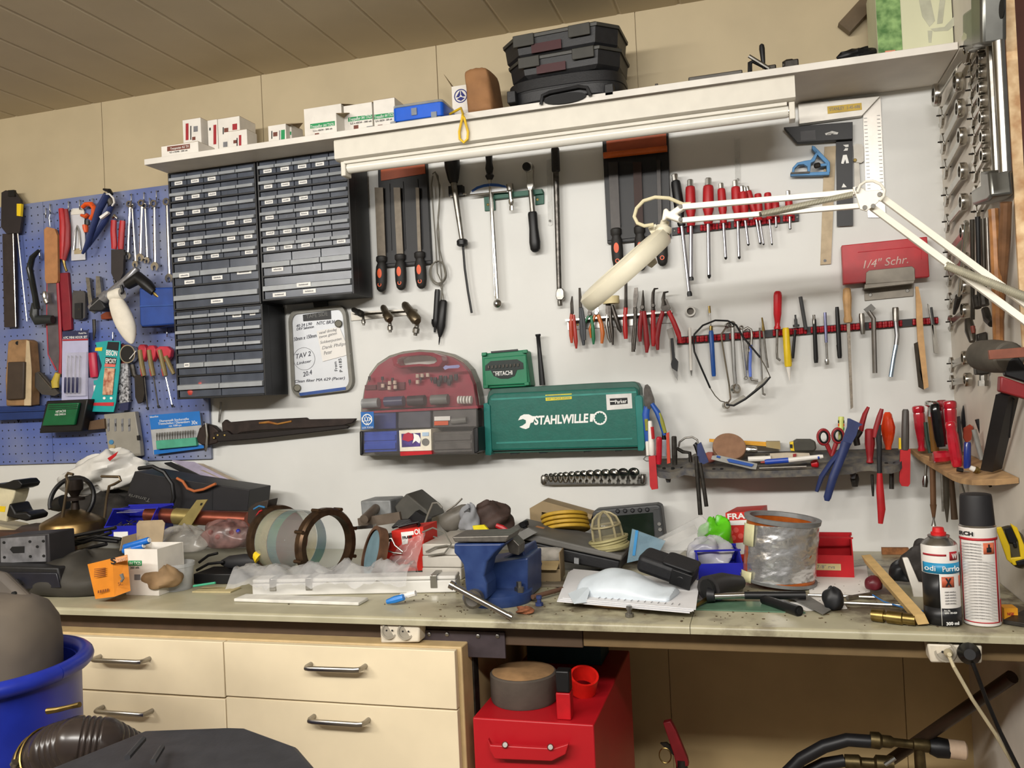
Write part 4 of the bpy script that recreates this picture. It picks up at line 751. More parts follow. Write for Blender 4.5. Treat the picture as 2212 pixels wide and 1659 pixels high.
plier('large bent circlip pliers with spread red handles at the rail end',[([(1444,630),(1435,632),(1433,645),(1436,660)],[1.5,3,4.5,6]),[(1430,648),(1440,646),(1448,664),(1444,672),(1430,672),(1427,664)]],[([(1432,672),(1424,700),(1419,730),(1421,756)],[5,5.5,6,3],DRED),([(1444,672),(1455,695),(1465,720),(1471,741)],[5,5.5,6,3],REDG)])
b=B();q=P(1492,673,.002);k=sc(q);b.ring(circ(q,11*k,20),circ(q,7.5*k,20),(0,-.012,0));t=solo('cable_grommet','small round metal grommet in the white wall above the red rail','grommet',b,STEEL)
b=B();b.spin(q-V((0,.001,0)),q-V((0,.002,0)),[(0,7.4*k),(1,7.4*k)],18);part('hole',b,mat('grommet_hole','5a5248',.5),t)
# ---------------------------------------------------------------- long red rail
clip_rail('long black rail with red clips along the right half of the wall',(1462,736),(2026,692),8,[1470,1482,1494,1511,1522,1548,1560,1582,1594,1606,1618,1630,1642,1676,1687,1712,1724,1736,1758,1770,1782,1794,1808,1822,1834,1848,1858,1884,1896,1906,1918,1930,1942,1978,2000,2012,2020])
def rod(name,lab,cat,segs,d=.026,n=10):
 """segs: (part name, pixel path, radii, material)"""
 lo=max((p for s in segs for p in s[1]),key=lambda p:p[1]);t=T(name,lab,cat,P(lo[0],lo[1],d))
 for s in segs:
  b=B()
  if len(s[1])==2 and isinstance(s[2],list) and isinstance(s[2][0],tuple):b.sp(s[1][0],s[1][1],d,s[2],n)
  elif s[2] is None:b.plate(s[1],d-.004,.008)
  else:b.tp(s[1],s[2],d,n)
  part(s[0],b,s[3],t)
 return t
MB=mat('driver_blue','164a94',.35);SV=CHROME
rod('craft_knife','black and white snap knife hanging under the end of the pliers rail','knife',[('body',[(1448,731),(1454,730),(1458,772),(1465,781),(1463,803),(1451,795),(1449,786),(1452,776)],None,BLACK),('blade',[(1451,796),(1464,803),(1464,822),(1459,815)],None,CHROME)])
b=B();b.plate([(1440,712),(1452,707),(1458,735),(1456,795),(1450,790),(1446,735)],.001,.003);solo('knife_sheath','clear wall sheath for the snap knife below the pliers','sheath',b,mat('clear_sheath','bdb8b0',.3,alpha=.5))
rod('marking_pen','slim white pen clipped next to the snap knife','pen',[('body',[(1490,708),(1493,800)],3,WHITE),('point',[(1493,800),(1494,812)],[2.5,.6],GREY)],.02)
rod('nut_driver','blue handled nut driver with brass tip on the red rail','screwdriver',[('shaft',[(1532,661),(1533,676)],2.8,BRASS),('neck',[(1533,676),(1536,706)],1.3,SV),('collar',[(1536,704),(1536,714)],4,BRASS),('handle',[(1536,714),(1542,813)],[(0,4),(.05,5.2),(.95,4.8),(1,4)],MB)],.03)
def spanner(lab,path,h0,h1,w,d=.03,grp='ring spanners on the red rail'):
 t=T('spanner',lab,'spanner',P(*path[-1],d),grp)
 b=B();b.tp(path,w,d,8,.6);part('shank',b,SV,t)
 for(p,r,tilt) in(h0,h1):
  if r:b=B();q=P(*p,d);k=sc(q);n_=V((tilt,-1,.2)).normalized();u1=n_.orthogonal().normalized();u2=n_.cross(u1);f_=lambda rr,h:[q+n_*h+(u1*cos(a)+u2*sin(a))*rr*k for a in[2*pi*i/16 for i in range(16)]];b.loft([f_(r*.6,-.004),f_(r,-.004),f_(r,.005),f_(r*.6,.005),f_(r*.6,-.004)],cap=False);part('ring_head',b,SV,t)
 return t
spanner('long cranked ring spanner leaning right with its lower ring under the glasses',[(1572,703),(1558,722),(1560,740),(1575,830),(1578,862),(1570,874)],((1572,703),6,.7),((1568,876),8,.8),3.6)
spanner('straight double ring spanner with a big shiny lower head',[(1582,700),(1583,740),(1586,800),(1590,840)],((1581,701),7,.4),((1589,840),11,.9),4,.034)
spanner('small slim ring spanner between the big one and the blue hex key',[(1601,708),(1604,750),(1611,815)],((1601,708),4.5,.3),((1611,817),4,.3),2.8)
rod('hex_key','blue hex key with bent steel foot on the red rail','hex key',[('steel_end',[(1607,712),(1615,708),(1622,712),(1624,724),(1622,750),(1618,760)],3,STEEL),('blue_sleeve',[(1622,745),(1620,790),(1621,814)],3.4,mat('sleeve_blue','5a74c8',.4)),('foot',[(1621,812),(1624,821),(1638,822)],3,STEEL)])
rod('hex_key','plain steel hex key just left of the blue sleeved one','hex key',[('shaft',[(1617,735),(1614,770),(1613,800)],2.4,STEEL)],.024)
rod('brake_spoon','long thin steel rod tool reaching below the safety glasses','rod',[('rod',[(1641,708),(1643,760),(1648,852)],2.2,SV),('foot',[(1647,850),(1654,853)],2.4,SV)],.03)
rod('spring_hook','slim brass topped steel rod crossing behind the glasses frame','rod',[('top',[(1646,686),(1648,700),(1649,715)],[1.8,2.2,4],BRASS),('rod',[(1649,715),(1655,770),(1659,795)],2.3,STEEL)],.034)
rod('hooked_driver','plain red handled tool with hooked steel end, tallest on the long rail','screwdriver',[('handle',[(1680,629),(1679,711)],[(0,5),(.04,8),(.12,9),(.6,8.5),(.8,6),(.9,5.5),(.96,7.5),(1,7)],mat('bright_red_handle','b81420',.35)),('hook',[(1679,711),(1678,760),(1679,774),(1686,779)],2.6,STEEL)],.034)
rod('chalk_marker','yellow marker with white point hanging on the long red rail','marker',[('barrel',[(1697,708),(1703,792)],[(0,6),(.05,7.5),(.95,8),(1,7)],YELLOW),('tip',[(1703,792),(1706,822)],[5.5,1],WHITE)],.036)
rod('awl','thin black handled awl behind the yellow marker','awl',[('top',[(1718,680),(1720,706)],[(0,2),(.3,2),(.4,3.5),(.8,3.5),(.82,7),(1,7)],DGREY),('shaft',[(1718,712),(1712,774)],[3,3.5],BLACK)],.026)
rod('drift_punch','dark round punch leaning left on the long red rail','punch',[('body',[(1729,641),(1741,712)],4.2,DGREY)],.03)
rod('pen','black capped pen hanging first of two black pens','pen',[('cap',[(1758,680),(1759,700)],[(0,3),(.4,3),(.5,4),(1,4)],STEEL),('barrel',[(1759,690),(1763,784)],[(0,4),(.9,5),(1,4)],BLACK)],.03)
rod('telescopic_magnet','silver blue telescopic pen with a small ball foot','pen',[('barrel',[(1782,675),(1785,740)],3.4,mat('silver_blue','8a8cae',.3,.8)),('rod',[(1785,740),(1787,775)],2.4,SV),('foot',[(1786,776),(1787,788)],[(0,4),(.5,5),(1,4)],SV)],.03)
rod('pen','black pen with clip hanging second of two black pens','pen',[('barrel',[(1808,663),(1814,774)],[(0,3.6),(.05,4.2),(.6,5),(.95,5),(1,4)],BLACK),('clip',[(1808,745),(1810,765)],1.5,BLACK)],.03)
rod('hand_file','long thin file with turned wooden handle on the long red rail','file',[('handle',[(1829,622),(1832,697)],[(0,5),(.04,8),(.3,9.5),(.6,8),(.8,7.5),(.93,9.5),(1,8)],WOOD),('blade',[(1829,697),(1836,697),(1843,880),(1838,884)],None,mat('old_file','7d7468',.45,.7,var=.2,scale=150))],.034)
rod('tap_piece','short dark round steel stub clipped beside the wooden handled file','stub',[('body',[(1861,677),(1864,722)],[(0,5),(.1,6),(.9,5),(1,4)],STEEL)],.03)
rod('bent_wrench','grey bent socket wrench with square head pointing up','wrench',[('head',[(1866,668),(1882,656),(1892,666),(1878,680)],None,GREY),('shaft',[(1876,672),(1887,688),(1888,730),(1890,806)],5,mat('grey_steel_bar','77736e',.4,.8))],.036)
rod('box_spanner','pale bent tubular spanner, silver-blue in its lower half','spanner',[('socket',[(1934,664),(1935,694)],[(0,6),(.1,7),(1,6.5)],STEEL),('upper_tube',[(1935,692),(1938,725),(1936,745)],5,mat('zinc_tube','8c8c8e',.35,.9)),('lower_tube',[(1937,738),(1930,775),(1924,814)],4.6,mat('bluish_tube','9db0c4',.25,.9))],.032)
rod('bench_brush','narrow wooden bench brush with dark bristles at the end of the rail','brush',[('handle',[(1978,619),(1984,619),(1992,660),(1995,720),(2006,836),(1996,841),(1986,800),(1980,690)],None,WOOD),('bristles',[(1975,742),(1984,738),(1996,842),(1985,836)],None,mat('dark_bristle','3a332a',.9))],.036)
rod('tweezers','steel tweezers with a black stub, last on the long red rail','tweezers',[('blade',[(2004,656),(2008,660),(2016,700),(2018,730),(2012,700)],None,STEEL),('handle',[(2010,664),(2015,700)],4,DGREY),('tail',[(2013,700),(2022,705),(2028,765),(2018,762)],None,mat('pale_steel','9a968e',.4,.9))],.028)
t=T('safety_glasses','black framed safety glasses hooked over the long red rail','glasses',P(1572,885,.07))
b=B();b.tp([(1534,838,.05),(1515,795,.06),(1500,760,.06),(1497,735,.05),(1500,722,.045),(1518,703,.045),(1545,692,.045),(1572,693,.045),(1590,702,.045),(1605,728,.05),(1642,772,.06)],2.1,.05);part('temple_cord',b,BLACK,t)
b=B();b.tp([(1534,838,.05),(1545,855,.06),(1556,866,.07),(1566,869,.08)],1.2,.05,6);b.tp([(1642,772,.06),(1655,795,.07),(1660,806,.08),(1664,815,.08)],1.2,.05,6);part('wire_temple',b,STEEL,t)
b=B();b.tp([(1568,874),(1585,876),(1610,862),(1630,846),(1650,830),(1664,814)],[2,2.4,2.4,3,2.4,2],.09);part('brow_frame',b,BLACK,t)
b=B();
for pp in([(1572,874),(1590,874),(1612,858),(1606,853),(1590,862)],[(1628,845),(1648,832),(1662,816),(1655,814),(1638,828)]):b.plate(pp,.086,.002)
part('lens',b,mat('dark_lens','9a968c',.1,alpha=.6),t)
# ---------------------------------------------------------------- squares
ALU=mat('aluminium','b0aca4',.4,.8,var=.06);
t=T('framing_square','large aluminium carpenters square hanging under the shelf end','square',P(1905,432,.01))
b=B();b.plate([(1864,235),(1902,208),(1911,420),(1913,470),(1875,470),(1870,420)],.002,.003);part('blade',b,mat('alu_blade','c3beb6',.4,.7,var=.04),t,smooth=0)
b=B();b.plate([(1724,224),(1902,207),(1862,250),(1726,268)],.002,.018);st=part('stock',b,ALU,t,smooth=0,bevel=.001)
b=B();b.plate([(1787,230),(1861,222),(1862,237),(1788,246)],.0205,.0006);yl=part('yellow_label',b,mat('label_ochre','b89a3a',.5),st,smooth=0);textp(yl,'STANLEY',(1792,240),(1824,236),.0214,7,INKG);textp(yl,'1-45-686',(1830,236),(1858,233),.0214,7,INKG)
b=B()
for i in range(22):y=255+i*8;x=1866+i*.4;b.plate([(x,y),(x+7,y-.5),(x+7,y+.6),(x,y+1)],.0052,.0003);b.plate([(x+28,y-6),(x+35,y-6.5),(x+35,y-5.2),(x+28,y-5)],.0052,.0003)
part('scale_marks',b,INKG,t,smooth=0)
t=T('speed_square','black try square with white cut out marks hanging on the wall','square',P(1838,488,.01))
b=B();b.plate([(1806,300),(1842,295),(1843,487),(1808,489)],.007,.004);bl=part('blade',b,BLACK,t,smooth=0)
b=B();b.plate([(1693,275),(1842,263),(1842,300),(1722,308)],.007,.02);stk=part('stock',b,BLACK,t,smooth=0,bevel=.001)
b=B();b.plate([(1729,284),(1761,281),(1762,302),(1730,304)],.0275,.0005);part('grey_label',b,mat('label_dim','4c4c4e',.5),stk,smooth=0)
b=B();b.plate([(1782,288),(1811,286),(1809,290),(1800,290),(1797,283),(1795,291),(1784,292)],.0275,.0006);part('hang_slot',b,WINK,stk,smooth=0)
b=B()
for pp in([(1821,313),(1833,312),(1833,317),(1827,318)],[(1826,320),(1832,320),(1831,325),(1822,326)],[(1817,353),(1821,335),(1829,334),(1834,352),(1828,353),(1826,344),(1822,354)],[(1822,396),(1829,404),(1818,405)]):b.plate(pp,.0113,.0004)
part('cut_out_mark',b,WINK,bl,smooth=0)
CBL=mat('combo_blue','3a6a92',.45,.3)
t=T('combination_square_head','blue combination square head with round window beside the black square','square',P(1750,380,.02))
b=B()
for pp in([(1707,374),(1792,370),(1792,378),(1708,380)],[(1754,314),(1760,316),(1793,350),(1793,372),(1786,372),(1785,354),(1754,322)],[(1710,374),(1712,362),(1722,351),(1738,347),(1752,345),(1762,330),(1757,318),(1768,330),(1760,348),(1752,352),(1750,372),(1745,372),(1744,360),(1736,355),(1725,356),(1717,364),(1716,374)],[(1763,354),(1788,352),(1788,358),(1764,361)]):b.plate(pp,.012,.016)
part('head',b,CBL,t,smooth=0,bevel=.001)
b=B();b.plate([(1708,372),(1749,370),(1749,374),(1708,376)],.0285,.003);b.sp((1758,359),(1772,356),.032,[(0,3),(.2,6),(.8,6),(1,4)],10);part('clamp_screw',b,IRON,t)
t=T('wooden_rule','pale wooden ruler hanging behind the blue square head','ruler',P(1782,572,.003))
b=B();b.plate([(1781,317),(1806,315),(1795,570),(1772,572)],.001,.0045);part('rule',b,mat('rule_wood','b3a184',.6,var=.12,scale=40),t,smooth=0);b=B();b.spin(P(1782,563,.006),P(1782,563,.0068),[(0,.004),(1,.004)],10);part('hang_hole',b,INKG,t)
t=T('protractor_head','small grey steel protractor blade between the black and aluminium squares','protractor',P(1855,420,.007))
b=B();b.plate([(1843,314),(1850,310),(1862,312),(1866,318),(1866,348),(1860,352),(1845,350)],.0055,.005);b.plate([(1845,350),(1856,350),(1860,425),(1846,425)],.0055,.002);part('plate',b,mat('grey_tin','8e8a82',.45,.8),t,smooth=0)
b=B();b.spin(P(1847,346,.011),P(1847,346,.016),[(0,.005),(1,.004)],10);part('pivot',b,BRASS,t)
t=T('tin_box','flat red metal box with handwritten white marking on a grey bracket','box',P(1912,615,.03))
b=B();b.plate([(1818,530),(2003,511),(2008,598),(1822,614)],.012,.03);bx=part('box',b,mat('tin_red','a8141c',.4,var=.1),t,smooth=0,bevel=.002)
textp(bx,'1/4" Schr.',(1865,580),(1962,568),.0432,17,mat('chalk','c8b0a8',.8),shear=.3,name='handwriting')
b=B();b.tp([(1853,545),(1976,533),(1990,540),(1990,560)],.8,.0425,4);part('embossed_line',b,mat('tin_red_line','c04048',.4),bx)
t=T('steel_bracket','grey bent steel wall bracket carrying the red tin box','bracket',P(1920,650,.01))
b=B();b.plate(rrect(0,0,1,1,.01) and[(1866,623),(1974,611),(1973,640),(1868,650)],.001,.003);b.plate([(1871,589),(1877,584),(1970,575),(1976,580),(1977,606),(1870,614)],.0445,.002);b.plate([(1868,614),(1976,605),(1974,612),(1867,624)],.003,.043);part('plate',b,mat('grey_bracket','7c766c',.45,.6),t,smooth=0,bevel=.001)
for q in((1880,637),(1960,628)):b=B();b.spin(P(*q,.004),P(*q,.006),[(0,.005),(1,.004)],10);part('screw',b,STEEL,t)
# ================================================================ plastic tool rack and what it holds
RK=mat('rack_grey','45454a',.6,var=.15,scale=40,bump=.2,h2='6a6458')
t=T('tool_rack','dusty dark grey plastic tool rack with holes fixed under the red rail','tool rack',P(1680,1035,.01))
zb_=P(1680,975).z
fr=[(1412,1000,.09),(1414,1010,.11),(1424,1018,.125),(1445,1021,.13),(1462,1018,.125),(1478,1012,.12),(1495,1014,.125),(1512,1019,.135),(1600,1019,.135),(1700,1016,.135),(1800,1012,.135),(1840,1009,.13),(1858,1003,.12),(1880,1002,.12),(1896,1004,.12),(1906,1008,.125),(1925,1008,.125),(1942,1003,.115),(1951,992,.10),(1950,985,.08)]
top=[P(*p) for p in fr];bk=[V((min(max(p.x,top[0].x+.002),top[-1].x),-.002,zb_ if p.x>-.2 else zb_-.012)) for p in top]
b=B();n=len(top);h=V((0,0,-.018))
b.add(top+bk+[p+h for p in top]+[p+h for p in bk],[(i,i+1,n+i+1,n+i) for i in range(n-1)]+[(2*n+i,3*n+i,3*n+i+1,2*n+i+1) for i in range(n-1)]+[(i,2*n+i,2*n+i+1,i+1) for i in range(n-1)]+[(0,n,3*n,2*n),(n-1,3*n-1,4*n-1,2*n-1)]+[(n+i,n+i+1,3*n+i+1,3*n+i) for i in range(n-1)])
part('shelf',b,RK,t,smooth=40)
def rackz(x,d):
 f=d/.13;return zb_+(P(1680,1016,.13).z-zb_)*f
HOLE=mat('hole_dark','0c0c0c',.8)
for x,y,d in((1434,1005,.1),(1453,1003,.1),(1473,1003,.1),(1490,1003,.1),(1542,1012,.115),(1559,1011,.115),(1788,1007,.115),(1806,1006,.115),(1863,997,.1),(1914,994,.1),(1932,990,.1),(1656,977,.03),(1682,976,.03),(1700,972,.02)):
 q=P(x,y,d);b=B();b.spin(V((q.x,q.y,rackz(0,d)-.004)),V((q.x,q.y-.002,rackz(0,d)+.0015)),[(0,.0048),(1,.0048)],10);part('peg_hole',b,HOLE,t)
for x,y in((1443,1028),(1842,1020)):b=B();b.sp((x,y-2),(x+1,y+14),.1,[(0,7),(.6,6),(1,4)],10);part('stud',b,RK,t)
def stick(name,lab,cat,parts_,d,grp=None,n=10):
 lo=max((p for s in parts_ for p in s[1]),key=lambda p:p[1]);t=T(name,lab,cat,P(lo[0],lo[1],d),grp)
 for s in parts_:
  b=B();dd=s[4] if len(s)>4 else d
  if s[2] is None:b.plate(s[1],dd-.005,.010)
  elif isinstance(s[2],list) and isinstance(s[2][0],tuple):b.sp(s[1][0],s[1][1],dd,s[2],n)
  else:b.tp(s[1],s[2],dd,n,.8)
  part(s[0],b,s[3],t,label=s[5] if len(s)>5 else None)
 return t
BG=mat('blue_grip','2350a0',.45);YG=mat('olive_grip','8a8a2c',.5);CRED=mat('clear_red_handle','b0182a',.2,var=.15,coat=.6);RSL=mat('sheath_red','b01c22',.45)
stick('combination_pliers','blue and olive combination pliers standing jaws up beside the green case','pliers',[('jaws',[(1393,832),(1398,830),(1404,836),(1413,862),(1414,872),(1405,884),(1395,882),(1391,865),(1391,840)],None,PH),('handle',[(1398,878),(1395,895),(1398,930),(1400,960)],[7,8,7,6],BG,.088),('handle',[(1408,872),(1420,890),(1428,910),(1436,940)],[6,8,8,6],BG,.1),('grip_inlay',[(1424,892),(1430,912),(1437,935)],[3,5,4],YG,.106,'olive grip'),('grip_inlay',[(1396,905),(1398,930)],[4,4],YG,.096,'olive grip')],.09)
stick('paint_marker','white and red printed marker pen standing in the red sheath','marker',[('barrel',[(1404,909),(1408,984)],[(0,4),(.05,5),(.6,6),(.62,7),(.97,6.5),(1,5)],WHITE),('red_print',[(1407,922),(1409,948)],[5.6,5.8],REDG,.111)],.11)
stick('paint_marker','plain white marker pen low behind the printed one','marker',[('barrel',[(1400,953),(1402,985)],[(0,5),(.05,6),(1,6)],WHITE)],.095)
stick('knife_sheath','flat red sheath hanging at the rack end next to the green case','sheath',[('sheath',[(1401,986),(1416,984),(1420,1040),(1421,1056),(1408,1058),(1404,1050)],None,RSL),('ring',[(1404,984),(1395,986),(1390,992),(1396,996),(1412,995)],1.5,STEEL,.118)],.115)
stick('precision_driver','glossy red rounded driver handle at the left end of the rack','screwdriver',[('handle',[(1424,943),(1423,1003)],[(0,3),(.04,6),(.15,6.8),(.9,6.5),(1,5)],CRED)],.115)
stick('felt_pen','white pen with black cap behind two red handles in the rack','pen',[('barrel',[(1435,950),(1434,985)],[5,5],mat('pen_bluewhite','c5ccd8',.5)),('cap',[(1433,932),(1435,950)],[4,5],BLACK)],.07)
stick('carpenter_pencil','orange-red flat pencil leaning in the rack','pencil',[('shaft',[(1439,936),(1445,934),(1448,1000),(1441,1002)],None,mat('pencil_red','b83a1e',.5))],.11)
stick('centre_punch','dark square topped punch standing in the rack','punch',[('body',[(1456,942),(1458,1004)],[(0,4),(.02,5.5),(.7,6),(1,5)],IRON)],.11)
stick('hose_clamp','bent steel ring clamp curling above the rack pegs','clamp',[('band',[(1466,965),(1468,955),(1480,946),(1495,944),(1506,950),(1509,962)],2.2,STEEL),('body',[(1462,968),(1475,976),(1490,978),(1492,998)],5,IRON)],.08)
stick('needle_pliers','blue gripped dark pliers hanging long legs down through the rack','pliers',[('head',[(1500,958),(1504,962),(1510,985)],[6,7,5],BLACK),('grip',[(1506,960),(1514,955),(1531,998),(1520,1003),(1512,1000),(1506,985)],None,DBLUE,.135),('leg',[(1504,985),(1505,1010),(1513,1112)],[4,4.5,5],IRON,.145),('leg',[(1512,1000),(1520,1050),(1526,1094)],[4,4.5,4.5],IRON,.15)],.13)
zr_=lambda d:rackz(0,d)
def onrack(px,d):return V((P(px,1000,d).x,-d,zr_(d)))
b=B();q=onrack(1522,.06);b.spin(q+V((0,0,.008)),q+V((.03,-.02,.016)),[(0,.012),(.5,.016),(1,.012)],12);solo('pink_eraser','pinkish red round eraser behind the round wooden disc','eraser',b,mat('pinkish','b0685c',.7))
q=P(1575,967,.1);b=B();n_=V((.15,-.75,.65)).normalized();b.spin(q-n_*.009,q+n_*.009,[(0,.042),(.1,.044),(.9,.044),(1,.042)],32);solo('wooden_disc','round brown wooden disc leaning in the rack','disc',b,mat('disc_wood','8a6850',.7,var=.1,scale=50),loc=q)
t=T('folding_rule','yellow folding rule lying at the back of the rack','ruler',onrack(1600,.03))
b=B()
for k in range(3):b.plate([(1532,948+k*2.2),(1655,955+k*3),(1655,958+k*3),(1532,950+k*2.2)],.02+k*.012,.010)
part('rule',b,mat('rule_yellow','d49a1c',.5),t,smooth=0);b=B();b.plate([(1655,954),(1685,954),(1686,971),(1655,966)],.02,.034);part('bare_end',b,mat('rule_end','96845a',.6),t,smooth=0)
stick('spark_plug_socket','small chrome cylinder lying next to the wooden disc','socket',[('body',[(1606,972),(1636,971)],[(0,7),(.3,8),(.6,7),(.7,8),(1,6)],CHROME)],.09)
MKB=mat('marker_blue','1d3f9c',.4)
stick('cutter_knife','grey and blue flat cutter knife lying across the rack front','knife',[('body',[(1538,985),(1550,983),(1636,1002),(1633,1014),(1622,1013),(1536,992)],None,mat('cutter_grey','9b9a94',.4,.4)),('blue_panel',[(1570,992),(1576,991),(1628,1003),(1624,1008),(1574,998)],None,MATS['blue_grip'],.147),('blue_dot',[(1548,986),(1556,988)],[3,3],MATS['blue_grip'],.147)],.142)
stick('whiteboard_marker','white marker with blue cap and grip lying across the rack','marker',[('tip',[(1643,999),(1652,998)],[2,3.5],mat('tip_red','9c4038',.5)),('blue_cap',[(1652,998),(1703,994)],[(0,5),(.1,6),(.9,6),(1,6)],MKB),('barrel',[(1703,994),(1778,986)],[(0,5.5),(.9,5),(.95,4.4),(1,4)],WHITE),('blue_band',[(1766,988),(1770,987.5)],[5.6,5.6],MKB)],.15)
stick('paper_wrapper','crumpled cream paper wrapper behind the blue capped marker','wrapper',[('paper',[(1663,980),(1700,978),(1748,979),(1750,985),(1700,990),(1664,991)],None,mat('wrapper_cream','b8ac98',.7)),('red_band',[(1713,981),(1720,980),(1720,986),(1713,987)],None,DRED,.1125)],.105)
b=B();b.sp((1616,992),(1665,990),.115,[(0,6),(1,6)],10);solo('white_tube','short white tube lying behind the blue marker cap','tube',b,WHITE)
b=B();b.sp((1640,1012),(1742,1008),.148,[(0,2),(1,2)],8);solo('steel_scriber','thin pale steel rod along the front edge of the rack','rod',b,SV)
b=B();b.sp((1752,1003),(1768,1000),.12,[(0,6),(.5,9),(.8,10),(1,6)],12);solo('red_bead','red round plastic bead on the rack front','bead',b,RED)
t=T('small_tape_measure','black and yellow tape measure sitting on the rack','tape measure',onrack(1735,.06))
b=B();b.plate([(1713,955),(1722,950),(1752,950),(1762,954),(1764,970),(1758,975),(1716,976)],.045,.05);part('case',b,mat('dusty_black','3a3830',.6),t,smooth=0,bevel=.004)
b=B();b.plate([(1706,956),(1714,954),(1718,958),(1718,975),(1708,974)],.05,.042);part('front',b,YELLOW,t,smooth=0,bevel=.002)
b=B();b.plate([(1706,960),(1712,960),(1712,968),(1706,967)],.0925,.004);part('hook',b,BLACK,t)
t=T('scissors','scissors with red and black loop handles standing in the rack','scissors',P(1790,1000,.09))
for cx,cy,rx,ry,m,nm in((1779,944,13,18,DRED,'loop'),(1810,941,12,17,DRED,'loop')):
 b=B();q=P(cx,cy,.085);k=sc(q);b.tube([q+V((rx*k*cos(a)*.86,-.001*cos(3*a),ry*k*.86*sin(a))) for a in[2*pi*i/20 for i in range(21)]],3.6*k,8);lp=part(nm,b,m,t)
 b=B();b.tube([q+V((rx*k*cos(a)*.62,-.004,ry*k*.66*sin(a))) for a in[2*pi*i/20 for i in range(21)]],2.2*k,6);part('loop_lining',b,BLACK,lp)
b=B();b.tp([(1786,960),(1797,985)],[5,4],.085);b.tp([(1806,958),(1797,985)],[5,4],.09);part('shank',b,DRED,t)
stick('highlighter_pen','pale yellow pen with coloured bands standing in the rack','pen',[('barrel',[(1817,900),(1817,958)],[(0,5.5),(.03,6.2),(1,6)],mat('pale_yellow','c8d070',.45)),('black_band',[(1817,908),(1817,914)],[6.8,6.8],BLACK),('orange_band',[(1817,915),(1817,921)],[6.8,6.8],ORANGE),('green_band',[(1817,923),(1817,929)],[6.8,6.8],GREEN)],.06)
stick('tile_nipper','big dark blue gripped cutting pliers with flared head hanging in the rack','pliers',[('head',[(1831,904),(1836,904),(1864,917),(1855,922),(1850,940),(1838,962),(1817,960),(1830,922)],None,DBLUE,.15),('grip',[(1828,955),(1818,985),(1800,1030),(1787,1075),(1786,1082)],[11,9,9,8,5],DBLUE,.165),('grip',[(1820,970),(1795,1000),(1775,1030),(1764,1062)],[8,7,7.5,5],DBLUE,.155)],.15)
stick('pipe_pliers','red gripped pliers with one handle curving up behind the blue nipper','pliers',[('grip',[(1876,879),(1868,895),(1862,915),(1860,932)],[4,6.5,7.5,6],DRED),('joint',[(1858,930),(1848,945),(1852,962)],[9,10,8],IRON)],.09)
stick('stubby_driver','matt dark red round driver handle standing in the rack front','screwdriver',[('handle',[(1879,926),(1879,1000)],[(0,7),(.04,10.5),(.45,10.5),(.75,7.5),(.9,6),(.97,8),(1,7)],DRED)],.12)
stick('long_pliers','long pliers with one red leg hanging far below the rack','pliers',[('upper_grip',[(1905,883),(1900,900),(1893,925),(1890,945)],[4,6,6.5,5],DRED),('body',[(1899,918),(1904,918),(1902,985),(1898,985),(1892,945)],None,BLACK),('shank',[(1899,940),(1900,1022)],[6,5],DARK),('lower_grip',[(1900,1022),(1901,1060),(1904,1100),(1902,1131)],[5.5,8,8.5,5],REDG)],.14)
stick('tester_driver','translucent orange bulbous screwdriver handle in the rack','screwdriver',[('handle',[(1917,890),(1919,971)],[(0,5),(.06,9),(.2,11),(.4,15),(.55,14),(.75,11),(.9,7),(1,6)],mat('clear_orange','d8401a',.15,coat=.6,trans=.15))],.09)
stick('sheath_knife','dark handled knife in a red sheath at the right rack end','knife',[('handle',[(1956,884),(1955,972)],[(0,5),(.05,7),(.5,8),(.95,8),(1,7)],mat('knife_handle','4a4642',.5)),('sheath',[(1945,972),(1967,970),(1966,1045),(1962,1051),(1948,1050),(1943,1040)],None,RSL),('yellow_tab',[(1942,946),(1946,946),(1947,970),(1942,970)],None,YELLOW)],.1)
b=B();b.sp((1926,1020),(1926,1056),.08,[(0,5),(1,5)],8);solo('bolt_shank','dark bolt shank poking out below the right rack end','bolt',b,IRON)
b=B();b.sp((1846,1024),(1847,1051),.08,[(0,7),(.4,9),(1,6)],8);solo('brass_nozzle','dark rough nozzle poking out below the rack behind the blue grips','nozzle',b,IRON)
b=B();b.sp((1884,1025),(1886,1072),.08,[(0,3),(.7,3),(1,2)],8);solo('driver_blade_end','thin dark blade poking out below the rack beside the long red leg','blade',b,IRON)
# ================================================================ corner shelf of raw plywood
t=T('corner_shelf','rounded raw plywood corner shelf between the wall and the white side board','shelf',V((.42,-.15,1.14)))
E_=[(1966,969,.003),(1985,985,.06),(2003,996,.12),(2019,1005,.19),(2040,1018,.27),(2058,1028,.34),(2075,1034,.40),(2099,1037,.45),(2150,1037,.51)]
ed=[P(*p) for p in E_]+[V((.4935,-.56,PX(2203,1033,.4935).z))];zt_=1.172
zz=[p.z for p in ed];bkp=[V((.4935,-.3,(zz[-1]+zt_)/2)),V((.4935,-.003,zt_))]
b=B();b.prism(ed+bkp,(0,0,-.011));part('board',b,mat('plywood_raw','9c7c58',.7,var=.15,scale=25,h2='b89468'),t,smooth=0)
def cz(d):return zt_+(sum(zz[5:9])/4-zt_)*min(1,d/.4)
def cs(name,lab,cat,parts_,d,grp=None):return stick(name,lab,cat,parts_,d,grp)
KD=[(0,.55),(.02,.9),(.06,1),(.14,.95),(.16,.85),(.2,.92),(.5,.85),(.75,.6),(.9,.5),(.96,.65),(1,.6)]
def kd(r):return[(f,r*q) for f,q in KD]
cs('screwdriver','red translucent screwdriver leaning at the wall end of the corner shelf','screwdriver',[('handle',[(1983,876),(1991,974)],kd(13),CRED)],.06)
